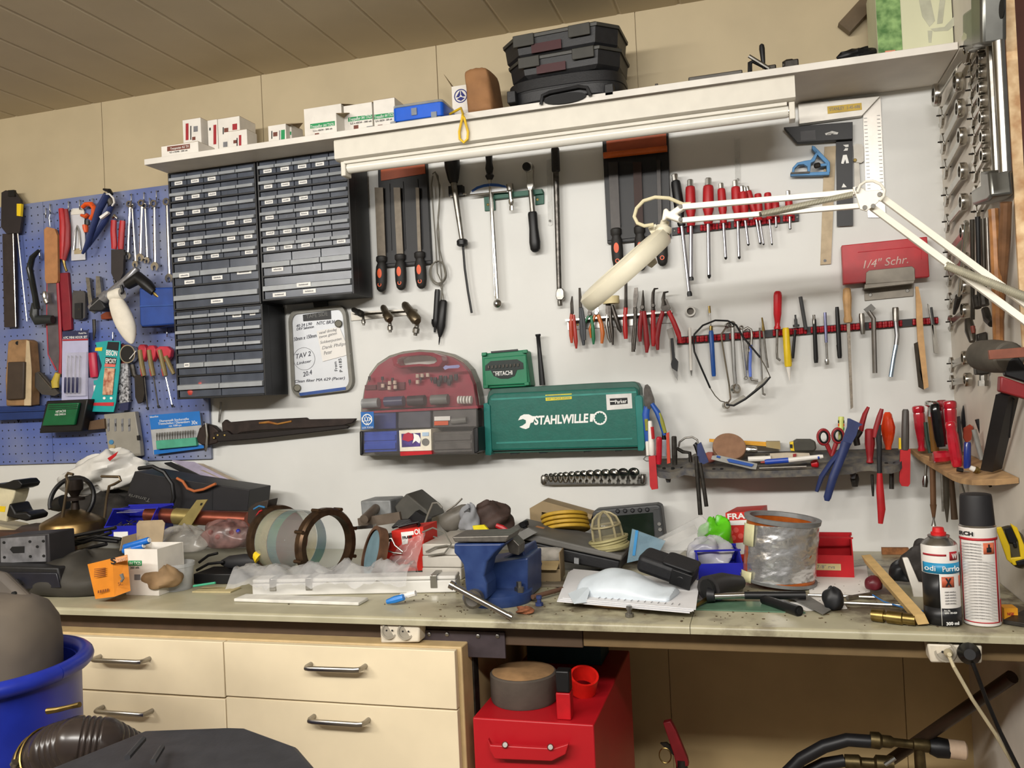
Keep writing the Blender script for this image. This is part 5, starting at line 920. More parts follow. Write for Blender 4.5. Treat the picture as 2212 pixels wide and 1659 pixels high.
cs('chrome_handle_driver','chrome topped driver with amber handle on the corner shelf','screwdriver',[('cap',[(2013,866),(2010,900)],[(0,10),(.1,14),(.3,14),(.4,7),(1,7)],CHROME),('handle',[(2012,896),(2020,975)],[8,8.5],mat('amber_handle','6e4a1c',.25,coat=.5)),('shaft',[(2014,985),(2016,1090)],[6,6],mat('rusty_shaft','6a4c34',.6,.4)),('brush_tip',[(2016,1090),(2017,1118)],[7,3],MATS['rusty_shaft']),('bristles',[(2017,1116),(2017,1136)],[(0,3),(.3,2),(1,5)],STEEL)],.12)
cs('slim_pliers','slim dark green gripped tool beside the amber handle','pliers',[('grip',[(1999,912),(2003,950),(2010,978)],[4,4,5],mat('dark_green_grip','22382c',.5)),('shaft',[(2001,1000),(1999,1030)],[3,3],CHROME),('tip',[(1999,1028),(1998,1052)],[(0,4),(.5,6),(1,5)],CHROME)],.1)
cs('screwdriver','glossy black screwdriver handle in the middle of the corner shelf','screwdriver',[('handle',[(2019,872),(2033,965)],[(0,7),(.05,10.5),(.2,11.5),(.8,11),(.95,9),(1,9)],mat('gloss_black','101012',.15)),('shaft',[(2035,1010),(2037,1105)],[3.5,2.5],STEEL)],.16)
cs('screwdriver','dark red screwdriver top hidden behind the black handle','screwdriver',[('handle',[(2034,864),(2040,960)],kd(12),DRED),('shaft',[(2043,1010),(2045,1090),(2046,1128)],[7,6,1.5],mat('dull_blade','5c564c',.5,.6))],.08)
cs('screwdriver','big red translucent screwdriver standing tall behind the lower one','screwdriver',[('handle',[(2051,865),(2057,975)],kd(14),CRED),('shaft',[(2054,1020),(2062,1122)],[5,7],mat('rust_blade','4a3a2a',.6,.5))],.15)
cs('screwdriver','ribbed red translucent screwdriver nearest the front of the corner shelf','screwdriver',[('handle',[(2052,911),(2068,1008)],[(0,8),(.05,11),(.12,11),(.2,10),(.3,12),(.8,12.5),(.95,11),(1,9)],CRED),('shaft',[(2076,1042),(2088,1078)],[2,2],STEEL)],.26)
b=B();b.M=None;b.sp((2016,988),(2050,986),.2,[(0,11),(.1,13),(.8,13),(1,11)],8);solo('red_block','short red translucent block lying on the corner shelf','block',b,CRED)
cs('flat_chisel','flat dark chisel between the red handle and the blue capped driver','chisel',[('body',[(2069,900),(2074,899),(2080,960),(2078,990),(2072,988)],None,DGREY)],.12)
cs('screwdriver','fat black screwdriver handle with a blue end cap','screwdriver',[('handle',[(2097,872),(2096,940)],[(0,11),(.05,15),(.3,18),(.6,19),(.9,15),(1,12)],mat('soft_black','1c1e24',.55)),('cap',[(2097,870),(2097,878)],[(0,9),(.3,12),(1,15.5)],mat('cap_blue','1e62b8',.5))],.1)
cs('orange_cloth_scrap','crumpled orange-red scrap wedged in the corner shelf','scrap',[('scrap',[(2083,925),(2096,917),(2102,922),(2098,950),(2088,956),(2082,946)],None,mat('scrap_orange','98361c',.6))],.2)
cs('blue_driver','transparent dark blue driver handle at the shelf front','screwdriver',[('handle',[(2090,955),(2089,1014)],[(0,6),(.05,7),(.9,7.5),(1,6)],mat('clear_blue','1a2f80',.25,coat=.4))],.3)
cs('metal_tube','pale grey tube leaning on the corner shelf','tube',[('tube',[(2104,928),(2121,993)],[5.5,5],mat('pale_tube','9c9c98',.4,.6))],.3)
cs('black_pliers','black pliers with hooked grip leaning behind the pale tube','pliers',[('grip',[(2113,905),(2125,940),(2133,975)],[7,7.5,7],BLACK),('hook',[(2122,932),(2130,930),(2128,938)],[3,3,2],BLACK)],.25)
cs('spark_plug','small pale spark plug lying at the shelf front edge','spark plug',[('ceramic',[(2096,1010),(2105,1014)],[(0,5),(1,6)],PAPER),('hex',[(2105,1014),(2116,1018)],[(0,8),(.5,8),(.6,6),(1,6)],BRASS)],.40)
cs('hole_punch_pin','black cap with a bright steel pin at the shelf edge','pin',[('cap',[(2067,1014),(2080,1016)],[6,6],BLACK),('pin',[(2078,1017),(2095,1020)],[1.8,1.8],CHROME)],.36)
t=T('dark_hardware_pile','heap of dark small hardware at the side board end of the shelf','hardware',V((.46,-.38,1.16)))
rnd=random.Random(12)
for i in range(9):
 x,y=rnd.uniform(2135,2190),rnd.uniform(985,1016);b=B();a=rnd.uniform(-.6,.6);L=rnd.uniform(5,11)
 b.sp((x-L*cos(a),y-L*sin(a)),(x+L*cos(a),y+L*sin(a)),rnd.uniform(.36,.44),[(0,5),(.4,7),(.5,4),(1,5)],8);part('dark_bolt',b,IRON if i%3 else BLACK,t)
t=T('quick_clamp','black bar clamp with dark red jaw leaning at the edge of the white side board','clamp',P(2142,1015,.47))
b=B();b.tube([P(2141,1014,.46),P(2177,850,.655)],[.021,.021],4,flat=.35,up=(0,1,0));part('bar',b,mat('bar_black','242326',.5),t,smooth=0)
b=B();b.plate([(2162,812),(2220,832),(2222,864),(2160,846)],.65,.025);part('jaw',b,mat('jaw_red','781c20',.45),t,'dark red jaw',bevel=.003)
b=B();b.plate([(2168,780),(2200,770),(2222,800),(2222,828),(2172,812)],.65,.02);part('serrated_head',b,BLACK,t,bevel=.003)
b=B();b.tube([P(2190,862,.65),P(2180,945,.60)],.002,6);part('rod',b,BLACK,t)
b=B();b.plate([(2145,806),(2156,806),(2152,905),(2148,905)],.1,.004);solo('hacksaw_blade','narrow grey steel blade hanging behind the mallet head','blade',b,mat('blade_grey','85827c',.4,.7))
for x,y0,y1,lab in((2137,1040,1052,'short dark peg below the corner shelf near the can cap'),(2176,1040,1050,'dark nut below the corner shelf near the side board')):
 b=B();b.sp((x-2,y0),(x+3,y1),.4,[(0,4),(1,3)],8);solo('shelf_peg',lab,'peg',b,IRON)
# ================================================================ tools on the white side board
XP=.495
def pn(px,py,off=.012):return PX(px,py,XP-off)
SPM=mat('spanner_chrome','b4b0a8',.22,1,var=.12)
def side_spanner(lab,ring,jaw,r,w,off=.014,grp='combination spanners on the side board'):
 A,Q=pn(*ring,off),pn(*jaw,off);t=T('combination_spanner',lab,'spanner',(XP-off,(A.y+Q.y)/2,min(A.z,Q.z)),grp)
 u=(Q-A).normalized();n_=V((-1,0,0));v=n_.cross(u)
 b=B();b.M=frame(A,u,v);L=(Q-A).length
 b.loft([[V((x,y*ww,z*.003)) for y,z in((-1,-1),(1,-1),(1,1),(-1,1))] for x,ww in((r*.8,w*1.25),(L*.25,w),(L*.75,w),(L-r*.7,w*1.4))]);part('shank',b,SPM,t,smooth=30,bevel=.001)
 b=B();b.M=frame(A,u,v);f_=lambda rr,z:[V((rr*cos(a),rr*sin(a),z)) for a in[2*pi*i/24 for i in range(24)]]
 b.loft([f_(r*.62,-.006),f_(r*.95,-.006),f_(r,-.003),f_(r,.006),f_(r*.95,.009),f_(r*.62,.009),f_(r*.62,-.006)],cap=False);part('ring_end',b,SPM,t)
 b=B();b.M=frame(Q,u,v);R=r*1.15
 pp=[(-R*.9,-R*.35),(-R*.4,-R*.95),(R*.3,-R*1.05),(R*1.0,-R*.6),(R*.85,-R*.35),(R*.1,-R*.45),(-R*.25,0),(R*.2,R*.42),(R*.95,R*.3),(R*1.05,R*.6),(R*.3,R*1.05),(-R*.4,R*.95),(-R*.9,R*.35)]
 b.prism([V((x,y,-.003)) for x,y in pp],(0,0,.007));part('open_end',b,SPM,t,bevel=.001)
 b=B();q=Q+V((0,0,0));b.spin(V((XP-.0005,q.y,q.z+r*.2)),V((XP-off-.012,q.y,q.z+r*.2)),[(0,.002),(1,.002)],6);part('hook_pin',b,IRON,t)
ordn=['topmost','second','third','fourth','fifth','sixth','seventh','eighth','ninth','tenth','lowest']
side_spanner('largest combination spanner reaching to the shelf underside in the corner',(2024,205),(2086,105),.028,.012,.03)
lc=[(2071,177),(2075,234),(2079,295),(2081,370),(2083,436),(2084,502),(2085,562),(2086,618),(2086,671),(2087,773),(2092,820)]
lj=[(2034,253),(2037,310),(2042,365),(2044,425),(2046,482),(2048,548),(2050,600),(2052,650),(2054,698),(2056,788),(2057,826)]
for i,(a,c) in enumerate(zip(lc,lj)):side_spanner('%s combination spanner in the larger column nearest the wall corner'%ordn[i],a,c,.0225-.0006*i,.0105-.0003*i)
rc=[(2120,100),(2121,128),(2121,157),(2122,189),(2124,219),(2126,254),(2128,295),(2129,335),(2131,380),(2132,420)]
for i,a in enumerate(rc):side_spanner('%s combination spanner in the smaller column beside the chrome clamp'%(ordn[i] if i<9 else 'lowest'),a,(a[0]-23+i*.1,a[1]+40),.0135+.0004*i,.0065)
t=T('bar_clamp','chrome tube clamp with grey cast ends at the edge of the side board','clamp',(XP-.03,-.6,1.7))
GC=mat('cast_grey','6f6f6a',.3,.8,var=.1)
b=B();A,Q=pn(2150,60,.03),pn(2180,430,.03);b.tube([pn(2157,90,.035),pn(2172,372,.035)],.011,16);part('tube',b,CHROME,t)
b=B();b.tube([pn(2139,100,.02),pn(2155,400,.02)],.008,10);part('rod',b,STEEL,t)
b=B();b.prism([pn(x,y,.01) for x,y in((2150,-20),(2176,-20),(2176,92),(2152,98))],(-.045,0,0));hd=part('head',b,GC,t,bevel=.008,seg=3)
b=B();q=pn(2166,18,.058);b.spin(q,q-V((.002,0,0)),[(0,.017),(1,.017)],18);part('oval_hole',b,HOLE,hd)
b=B();b.prism([pn(x,y,.004) for x,y in((2112,25),(2148,0),(2150,98),(2118,112),(2112,90))],(-.03,0,0));part('jaw',b,GC,t,bevel=.006,seg=3)
b=B();b.prism([pn(x,y,.006) for x,y in((2142,408),(2165,395),(2163,366),(2184,364),(2190,420),(2180,430),(2146,440))],(-.04,0,0));part('foot',b,GC,t,bevel=.006,seg=3)
def side_rod(name,lab,cat,segs,grp=None):
 lo=max((p for s in segs for p in s[1]),key=lambda p:p[1]);t=T(name,lab,cat,pn(lo[0],lo[1],segs[0][4]),grp)
 for nm,pts,r,m,off in segs:
  b=B();q=[pn(x,y,off) for x,y in pts];b.tube(q,[sc(q[0])*k for k in r],10);part(nm,b,m,t)
 return t
HW=mat('hammer_wood','8a5c34',.45,var=.25,scale=30,h2='a87444');HW2=mat('hammer_wood_dark','6a4a30',.5,var=.25,scale=30)
side_rod('hammer','hammer with glossy orange-brown wooden handle hanging head down','hammer',[('handle',[(2146,452),(2150,520),(2155,640),(2157,742)],[11,11,12,11],HW,.03),('head',[(2128,668),(2134,690),(2142,700)],[8,9,7],IRON,.03)])
side_rod('hammer','hammer with darker wooden handle nearest the plywood edge','hammer',[('handle',[(2173,437),(2170,520),(2163,640),(2160,700)],[12,12,9,8],HW2,.02)])
t=T('mallet','heavy dark grey mallet head hanging under the wooden handles','mallet',pn(2150,800,.07))
b=B();A,Q=pn(2112,764,.09),pn(2192,772,.05);b.spin(P(2116,767,.56),P(2182,772,.67),[(0,.026),(.04,.030),(.5,.033),(.96,.030),(1,.026)],24);part('head',b,mat('mallet_grey','4b463e',.7,var=.2),t)
b=B();b.prism([P(x,y,.72) for x,y in((2133,757),(2212,750),(2235,770),(2135,777))],(0,-.01,0));solo('wooden_batten','red-brown wooden batten sticking out in front of the mallet head','slat',b,mat('slat_red_brown','7a4634',.5,var=.1,scale=60),bevel=.001)
t=T('impact_socket','dark square socket adapter hanging beside the mallet','socket',pn(2125,834,.03))
b=B();b.plate([(2110,722),(2132,716),(2134,738),(2112,742)],.36,.02);b.plate([(2108,785),(2138,783),(2138,808),(2110,810)],.36,.03);part('body',b,IRON,t,bevel=.003)
b=B();b.sp((2124,808),(2124,824),.375,[(0,8),(1,8)],8);b.sp((2124,822),(2124,834),.375,[(0,11),(1,11)],6);part('bolt',b,STEEL,t)
DKS=mat('dark_chrome','5a5650',.3,.9,var=.2)
side_rod('socket_ratchet','slanting chrome ratchet bar with a dark forked head, nearest the wall','ratchet',[('bar',[(2088,478),(2080,560),(2071,640)],[4,4.5,4],CHROME,.03),('head',[(2071,640),(2066,660),(2061,678)],[7,6,3],IRON,.03),('cap',[(2086,480),(2089,484)],[5,5],CHROME,.03)])
side_rod('socket_ratchet','dark long ratchet with a red-brown round head between the bars','ratchet',[('bar',[(2100,474),(2101,580),(2101,690)],[5,4.5,4.5],DKS,.035),('head',[(2092,690),(2096,715),(2100,738)],[8,11,6],DKS,.035),('selector',[(2101,705),(2103,720)],[5,4],mat('rust_red','6a2c1e',.6),.05)])
side_rod('socket_extension','black extension bar hanging third from the wall','extension bar',[('bar',[(2112,468),(2114,560),(2116,640)],[5.5,5,5],BLACK,.035),('head',[(2108,640),(2112,665)],[8,8],IRON,.035)])
side_rod('socket_extension','short black extension bar hanging next to the orange-brown handle','extension bar',[('bar',[(2123,472),(2125,540),(2127,620)],[5,5,5],DKS,.03),('head',[(2122,625),(2126,660)],[9,10],IRON,.03)])
side_rod('socket_extension','thin pale steel bar hung directly left of the wooden handles','extension bar',[('bar',[(2132,470),(2135,560),(2138,620)],[3,3,3],STEEL,.04)])
t=T('tape_measure','yellow tape measure hanging on the side board beside the tall spray can','tape measure',P(2185,1222,.60))
b=B();b.prism([P(x,y,.58) for x,y in((2150,1140),(2182,1132),(2200,1150),(2214,1190),(2220,1212),(2200,1222),(2184,1220),(2165,1185))],(0,-.035,0));part('case',b,mat('tape_dark','4a4430',.6),t,smooth=0,bevel=.006)
for pp in([(2151,1140),(2164,1138),(2182,1180),(2186,1218),(2176,1210),(2160,1165)],[(2182,1130),(2198,1140),(2216,1185),(2216,1212),(2206,1210),(2200,1170)],[(2178,1206),(2216,1202),(2222,1216),(2190,1222)]):
 b=B();b.plate(pp,.615,.006);part('yellow_shell',b,YELLOW,t,smooth=0,bevel=.002)
b=B();b.plate([(2170,1142),(2184,1138),(2198,1166),(2192,1174),(2180,1172)],.616,.005);b.plate([(2188,1173),(2196,1172),(2198,1182),(2191,1183)],.616,.005);b.plate([(2195,1213),(2222,1206),(2222,1218),(2198,1222)],.6215,.006);part('slider',b,BLACK,t,bevel=.001)
# ================================================================ pegboard
m=mat('pegboard_blue','5064a8',.5,var=.1,scale=3.5,h2='80869a',detail=2)
N=m.node_tree.nodes;L=m.node_tree.links;bs=N['Principled BSDF']
tc=N.new('ShaderNodeTexCoord');mp_=N.new('ShaderNodeMapping');mp_.inputs['Scale'].default_value=(1/.0285,1/.0285,1/.0285)
L.new(tc.outputs['Object'],mp_.inputs[0]);fr_=N.new('ShaderNodeVectorMath');fr_.operation='FRACTION';L.new(mp_.outputs[0],fr_.inputs[0])
sb=N.new('ShaderNodeVectorMath');sb.operation='SUBTRACT';sb.inputs[1].default_value=(.5,0,.5);L.new(fr_.outputs[0],sb.inputs[0])
ml=N.new('ShaderNodeVectorMath');ml.operation='MULTIPLY';ml.inputs[1].default_value=(1,0,1);L.new(sb.outputs[0],ml.inputs[0])
ln=N.new('ShaderNodeVectorMath');ln.operation='LENGTH';L.new(ml.outputs[0],ln.inputs[0])
gt=N.new('ShaderNodeMath');gt.operation='LESS_THAN';gt.inputs[1].default_value=.10;L.new(ln.outputs['Value'],gt.inputs[0])
mx=N.new('ShaderNodeMix');mx.data_type='RGBA';mx.inputs[7].default_value=(.012,.013,.02,1)
src=bs.inputs['Base Color'].links[0].from_socket;L.new(gt.outputs[0],mx.inputs[0]);L.new(src,mx.inputs[6]);L.new(mx.outputs[2],bs.inputs['Base Color'])
PBM=m
t=T('pegboard','blue-grey perforated steel pegboard full of tools at the left of the wall','pegboard',P(228,1000,.005))
xr=P(456,990,.012).x;xm=P(111,900,.012).x;zt_=P(200,421,.012).z;zb_=P(228,998,.012).z
b=B();b.box(xm+.0008,xr,-.012,-.001,zb_,zt_);part('panel',b,PBM,t,smooth=0,bevel=.001)
b=B();b.box(-2.95,xm-.0008,-.012,-.001,zb_,zt_);part('panel',b,PBM,t,smooth=0,bevel=.001)
HKM=mat('hook_zinc','a8a8a4',.3,1,var=.05)
for x,y in((98,452),(107,443),(147,437),(171,434),(199,431),(283,421),(310,418),(337,414),(322,430),(85,541),(170,655),(175,712),(243,720),(360,709)):
 b=B();b.tp([(x,y,.012),(x+1,y-2,.02),(x+1,y+8,.022),(x+1,y+16,.022),(x+1,y+18,.035),(x+1,y+12,.042)],1.2,.02,6);part('hook',b,HKM,t)
D0=.032
def peg(*a,**k):return stick(*a,**k)
peg('bar_clamp','heavy brown steel bar clamp with yellow sticker at the left edge of the pegboard','clamp',[('rail',[(5,505),(31,505),(35,706),(9,707)],None,mat('brown_steel','3c3432',.5,.4),.03),('bright_edge',[(28,505),(34,706)],[1.4,1.4],SV,.04),('head',[(3,416),(12,411),(30,413),(44,432),(47,470),(42,503),(14,505),(2,490)],None,mat('clamp_dark','251f20',.5),.035),('sticker',[(36,440),(46,440),(44,467),(36,466)],None,YELLOW,.041),('rod',[(38,503),(48,600),(58,694)],[2,1.6,1.6],SV),('handle',[(17,411),(30,410),(31,424),(17,424)],None,BLACK,.042)],D0)
peg('g_clamp','black glossy curved clamp hanging between the bar clamp and the handsaw','clamp',[('arm',[(84,541),(70,556),(64,580),(70,610),(76,640),(80,668)],[4,7,8,7.5,7,8],mat('gloss_dark','1c2020',.2)),('lower_jaw',[(76,655),(74,680),(80,692),(100,690),(114,690)],[8,11,11,10,9],mat('jaw_dark','232829',.4)),('screw',[(97,630),(99,648)],[(0,4),(.5,6),(1,4)],SV),('nut',[(99,648),(102,655)],[6,5],SV)],.05)
peg('handsaw','handsaw with pale wooden grip hanging blade down in a red sleeve','saw',[('grip',[(95,496),(101,490),(118,494),(124,510),(125,605),(122,611),(100,612),(97,604)],None,mat('saw_wood','a8764c',.5,var=.1,scale=40),.032),('blade',[(102,613),(125,612),(131,720),(131,815),(120,792),(107,770),(102,700)],None,mat('saw_blade','75727c',.35,.8),.026),('sleeve_edge',[(125,612),(129,680),(132,760),(130,808)],[3.5,4,4,4],mat('sleeve_red','9c1c2c',.5),.03),('sleeve_edge',[(102,612),(101,700),(104,765),(122,800)],[1.5,1.5,1.5,2],MATS['sleeve_red'],.03),('hang_loop',[(108,490),(106,470),(110,455)],[1.5,1.2,1.2],HKM)],.032)
for q in((101,567),(108,603)):pass
peg('tin_snips','red gripped tool hanging next to the silver blister card','snips',[('grip',[(132,451),(136,480),(137,520),(135,560)],[6,8,9,6],REDG),('grip',[(142,452),(146,490),(145,530),(138,562)],[5,7,8,5],DRED),('tip',[(137,560),(140,575),(144,586)],[4,3,3],BRASS)],.035)
b=B();b.plate([(128,590),(146,588),(152,660),(154,712),(136,715),(130,690)],.014,.012);solo('red_case','long dark red flat case hanging behind the handsaw blade','case',b,mat('case_dark_red','7c1826',.5),bevel=.002)
t=T('blister_card','silver white blister card with a folded silver clip inside','packaging',P(167,563,.02))
b=B();b.plate([(152,458),(157,450),(177,449),(182,456),(184,561),(154,563)],.018,.003);part('card',b,mat('blister_white','c8c8cc',.3,var=.04),t,smooth=0)
b=B();b.plate([(154,452),(180,451),(182,462),(153,464)],.0215,.002);part('header',b,CARD,t,smooth=0)
b=B();b.tp([(160,540),(163,500),(167,488),(171,500),(174,540)],2.2,.026,8);part('clip',b,CHROME,t)
b=B();b.plate([(160,537),(176,536),(177,548),(160,549)],.0215,.001);part('tan_label',b,mat('label_tan','a89878',.6),t,smooth=0)
peg('pipe_cutter','orange hook shaped pipe cutter on a pegboard hook','pipe cutter',[('arch',[(178,448),(186,441),(197,441),(204,450),(203,464),(196,474)],[5,6,7,7,7,6],ORANGE),('lower_jaw',[(176,465),(186,468),(190,463)],[4,6,5],ORANGE),('screw',[(188,476),(188,486)],[6,6],BLACK),('knob',[(184,486),(186,502)],[(0,6),(.5,6),(1,4)],ORANGE)],.034)
peg('waterpump_pliers','large dark blue grip pliers hanging at a slant below a black clip','pliers',[('long_grip',[(232,420),(215,450),(198,500),(186,535),(178,548)],[9,9,7,6,3],DBLUE,.06),('second_grip',[(240,445),(228,475),(212,500),(190,532)],[7,7,6.5,5],DBLUE,.045),('white_ring',[(228,420),(236,419),(245,428),(247,438),(242,445)],[2,2.5,2.5,2.5,2],PAPER,.066),('white_label',[(214,468),(231,456),(234,460),(217,473)],None,PAPER,.062),('clip',[(224,409),(236,412),(240,420)],[3,6,6],BLACK,.05),('joint',[(236,430),(242,444)],[7,9],STEEL,.05)],.06)
peg('side_cutters','black cutters with two bright red grips hanging jaws down','pliers',[('grip',[(246,476),(245,500),(247,530),(246,538)],[6.5,7,7,6],REDG),('grip',[(265,477),(263,500),(261,530),(261,539)],[6.5,7,7,6],REDG),('jaws',[(240,539),(267,539),(266,590),(258,608),(248,608),(240,590)],None,mat('dark_jaws','2a2424',.5),.042),('spring',[(243,471),(248,466),(254,472)],[3,5,3],SV),('tip',[(248,606),(252,625),(258,608)],[4,3,4],IRON)],.045)
def psp(lab,a,c,r,w,d=.03):
 A,Q=P(*a,d),P(*c,d);k=sc(A);u=(Q-A).normalized();n_=V((0,-1,0));v=n_.cross(u)
 t=T('combination_spanner',lab,'spanner',Q,'spanners on the pegboard')
 b=B();b.tube([A+u*r*k*.8,Q-u*r*k*.8],[w*k,w*k*1.1],6,flat=.6);part('shank',b,SPM,t)
 b=B();b.M=frame(A,u,v);f_=lambda rr,z:[V((rr*cos(a_),rr*sin(a_),z)) for a_ in[2*pi*i/18 for i in range(18)]];r_=r*k
 b.loft([f_(r_*.6,-.004),f_(r_,-.004),f_(r_,.005),f_(r_*.6,.005),f_(r_*.6,-.004)],cap=False);part('ring_end',b,SPM,t)
 b=B();b.M=frame(Q,u,v);R=r_*1.2
 b.prism([V((x*R,y*R,-.003)) for x,y in[(-.9,-.35),(-.4,-.95),(.3,-1.05),(1.0,-.6),(.85,-.35),(.1,-.45),(-.25,0),(.2,.42),(.95,.3),(1.05,.6),(.3,1.05),(-.4,.95),(-.9,.35)]],(0,0,.007));part('open_end',b,SPM,t)
psp('pegboard spanner hanging first, right above the red cutters',(280,441),(276,552),7,2.6)
psp('slanting pegboard spanner behind the first one',(285,445),(293,570),6,2.4,.024)
psp('pegboard spanner hanging second with open end under the gun grip',(306,439),(303,556),7.5,2.8)
psp('slanting pegboard spanner whose open end touches the gun body',(313,445),(318,562),6,2.4,.024)
psp('pegboard spanner hanging third with the largest ring',(333,440),(335,575),8,2.8)
psp('pegboard spanner half hidden by the drawer cabinet edge',(360,436),(366,600),8,2.8,.02)
t=T('sandblast_gun','grey sandblasting gun with a drooping white dust bag on the pegboard','spray gun',P(280,745,.1))
GM=mat('gun_silver','8c8c90',.3,.5,var=.15)
b=B();b.sp((200,668),(262,612),.10,[(0,12),(.1,13),(.55,13),(.6,9),(1,8)],14);part('barrel',b,GM,t)
b=B();b.plate([(190,672),(200,645),(212,640),(228,664),(220,672)],.08,.04);part('muzzle',b,DARK,t,bevel=.004)
b=B();b.tp([(255,622),(275,605),(290,590),(296,580)],[9,10,10,7],.10,12);part('body',b,GM,t)
b=B();b.tp([(275,615),(300,600),(318,616),(334,632)],[11,14,13,9],.10,12);part('handle',b,BLACK,t)
b=B();b.sp((330,630),(343,642),.10,[(0,4),(.5,5),(1,3)],10);part('air_fitting',b,BRASS,t)
b=B();b.tp([(262,616),(266,630),(258,638)],[3,3,2],.12);part('trigger',b,BLACK,t)
b=B();b.sp((234,642),(264,634),.115,[(0,4),(.2,12),(.8,14),(1,12)],16);part('collar',b,mat('bag_white_cap','d8d2c4',.6),t)
pts=[(246,640),(254,660),(265,685),(277,712),(283,735),(286,744)];rad=[15,20,24,22,12,2]
b=B();b.tp(pts,rad,.115,18,.7);part('dust_bag',b,mat('bag_cloth','dcd5c6',.85,var=.05,scale=30,bump=.3),t,sub=1)
peg('black_tin','small dark grey tin hanging left of the sandblasting gun','tin',[('body',[(156,633),(160,628),(180,628),(184,634),(184,686),(178,690),(160,690),(156,685)],None,mat('dark_tin','4e4c4c',.4,.3),.03),('gloss_band',[(161,655),(176,654),(176,688),(161,689)],None,DARK,.036)],.03)
peg('shears','grey scissors blades pointing up behind the gun muzzle','scissors',[('blade',[(185,599),(193,600),(200,660),(192,662)],None,STEEL),('blade',[(207,596),(215,597),(220,640),(207,650)],None,STEEL),('tang',[(203,690),(204,715),(202,735)],[4,4,1.5],IRON)],.03)
b=B();b.plate([(217,680),(238,668),(246,675),(240,688),(218,690)],.014,.02);solo('orange_holder','small orange plastic holder behind the white dust bag','holder',b,mat('holder_rust','9c4420',.5),bevel=.002)
t=T('storage_bin','dark blue plastic bin hooked on the pegboard beside the drawer cabinet','bin',P(340,705,.06))
b=B();b.plate([(300,622),(378,620),(380,700),(306,706),(302,700)],.014,.09);part('bin',b,mat('bin_dark_blue','1c3f88',.45),t,bevel=.005);b=B();b.plate([(302,660),(379,657),(379,660),(302,663)],.1045,.003);part('ridge',b,mat('bin_ridge','24498f',.45),t);b=B();b.tp([(308,706),(345,705),(372,700)],2,.08);part('rail',b,BLACK,t)
t=T('wooden_hand_plane','worn wooden sole block with dark insert standing on the blue ledge','wood plane',P(45,878,.05))
b=B();b.plate([(17,738),(24,734),(56,733),(63,737),(68,800),(67,876),(13,877),(11,820)],.03,.04);part('block',b,mat('plane_wood','8a6a48',.6,var=.2,scale=30),t,bevel=.004)
b=B();b.plate([(57,735),(63,737),(68,800),(67,876),(52,876),(54,800)],.0705,.002);part('pale_edge',b,mat('pale_edge_wood','b8a484',.6),t)
b=B();b.plate([(16,782),(52,781),(50,862),(13,864)],.0705,.012);part('dark_insert',b,mat('insert_dark','3c3026',.6),t,bevel=.004)
b=B();b.plate([(67,752),(73,755),(74,782),(68,784)],.03,.02);part('red_tab',b,ORANGE,t)
b=B();b.spin(P(38,741,.0706),P(38,741,.0712),[(0,.007),(1,.007)],12);part('slot',b,HOLE,t)
NAV=mat('card_navy','262a4c',.5);LBL=mat('card_lilac','b0b0cc',.4,var=.04)
t=T('hook_set_card','packaged card of four mini hooks with dark blue handles','packaging',P(162,868,.04))
b=B();b.plate([(135,716),(190,713),(190,868),(133,868)],.04,.003);cd_=part('card',b,LBL,t,smooth=0)
b=B();b.plate([(135,716),(190,713),(190,731),(135,732)],.0435,.001);hd=part('header',b,NAV,t,smooth=0)
textp(hd,'4 PC MINI HOOK SET',(137,732),(189,730),.0452,5,WINK,bold=.01);textp(hd,'Model No.',(170,722),(187,721),.0452,4,WINK)
b=B();b.plate([(135,733),(190,731.5),(190,735),(135,736.5)],.0435,.001);part('red_band',b,REDP,t,smooth=0)
b=B();b.plate([(142,762),(186,760),(184,855),(140,856)],.0435,.012);part('blister',b,mat('clear_blister','d8d8e8',.1,alpha=.3),t,smooth=0,bevel=.002)
for i,x in enumerate((146,154,163,172)):
 b=B();b.sp((x-2,815),(x-3,850),.05,[(0,4),(.1,4.6),(.9,4.6),(1,3)],10);part('hook_handle',b,mat('navy_handle','1c1f48',.5),t)
 b=B();b.tp([(x-1,814),(x,780),(x+1,768),(x+3,772)],1,.05,6);part('hook_wire',b,SV,t)
TEAL=mat('card_teal','1f9c9c',.4,var=.05)
t=T('epoxy_card','turquoise epoxy glue card with white lettering on the pegboard','packaging',P(228,890,.05))
b=B();b.plate([(206,740),(232,736),(260,737),(258,800),(250,870),(245,890),(196,889),(195,870),(220,790)],.045,.003);part('card',b,TEAL,t,smooth=0)
b=B();b.plate([(233,738),(257,739),(255,758),(230,754)],.0485,.001);part('black_panel',b,INK,t,smooth=0)
b=B();b.plate([(230,755),(254,758),(252,770),(227,768)],.0485,.001);wp_=part('name_panel',b,TEAL,t,smooth=0)
b=B();b.plate([(228,771),(252,773),(250,787),(226,785)],.0485,.001);part('black_panel',b,INK,t,smooth=0)
textp(t,'BISON',(229,767),(253,769),.0505,11,WINK,bold=.02)
textp(t,'EPOXY',(228,784),(251,785),.0502,10,WINK,bold=.02)
b=B();b.plate([(227,785),(250,786),(248,793),(225,792)],.0485,.001);part('red_strip',b,mat('coral_print','d86a60',.5),t,smooth=0)
b=B();b.plate([(226,794),(248,796),(246,812),(242,853),(221,853),(223,820)],.0485,.004);part('photo_strip',b,mat('photo_skin','b86a50',.5,var=.3,scale=70,h2='d8b090'),t,smooth=0,bevel=.001)
b=B();b.plate([(195,870),(246,869),(245,877),(195,876)],.0485,.001);part('red_band',b,mat('coral_red','c03038',.5),t,smooth=0)
b=B();b.plate([(206,751),(221,750),(220,758),(205,758)],.0485,.001);part('yellow_spot',b,YELLOW,t,smooth=0)
for x,y in((240,860),(225,860)):b=B();b.plate(cpx(x,y,3,10),.0485,.001);part('round_mark',b,WINK,t,smooth=0)
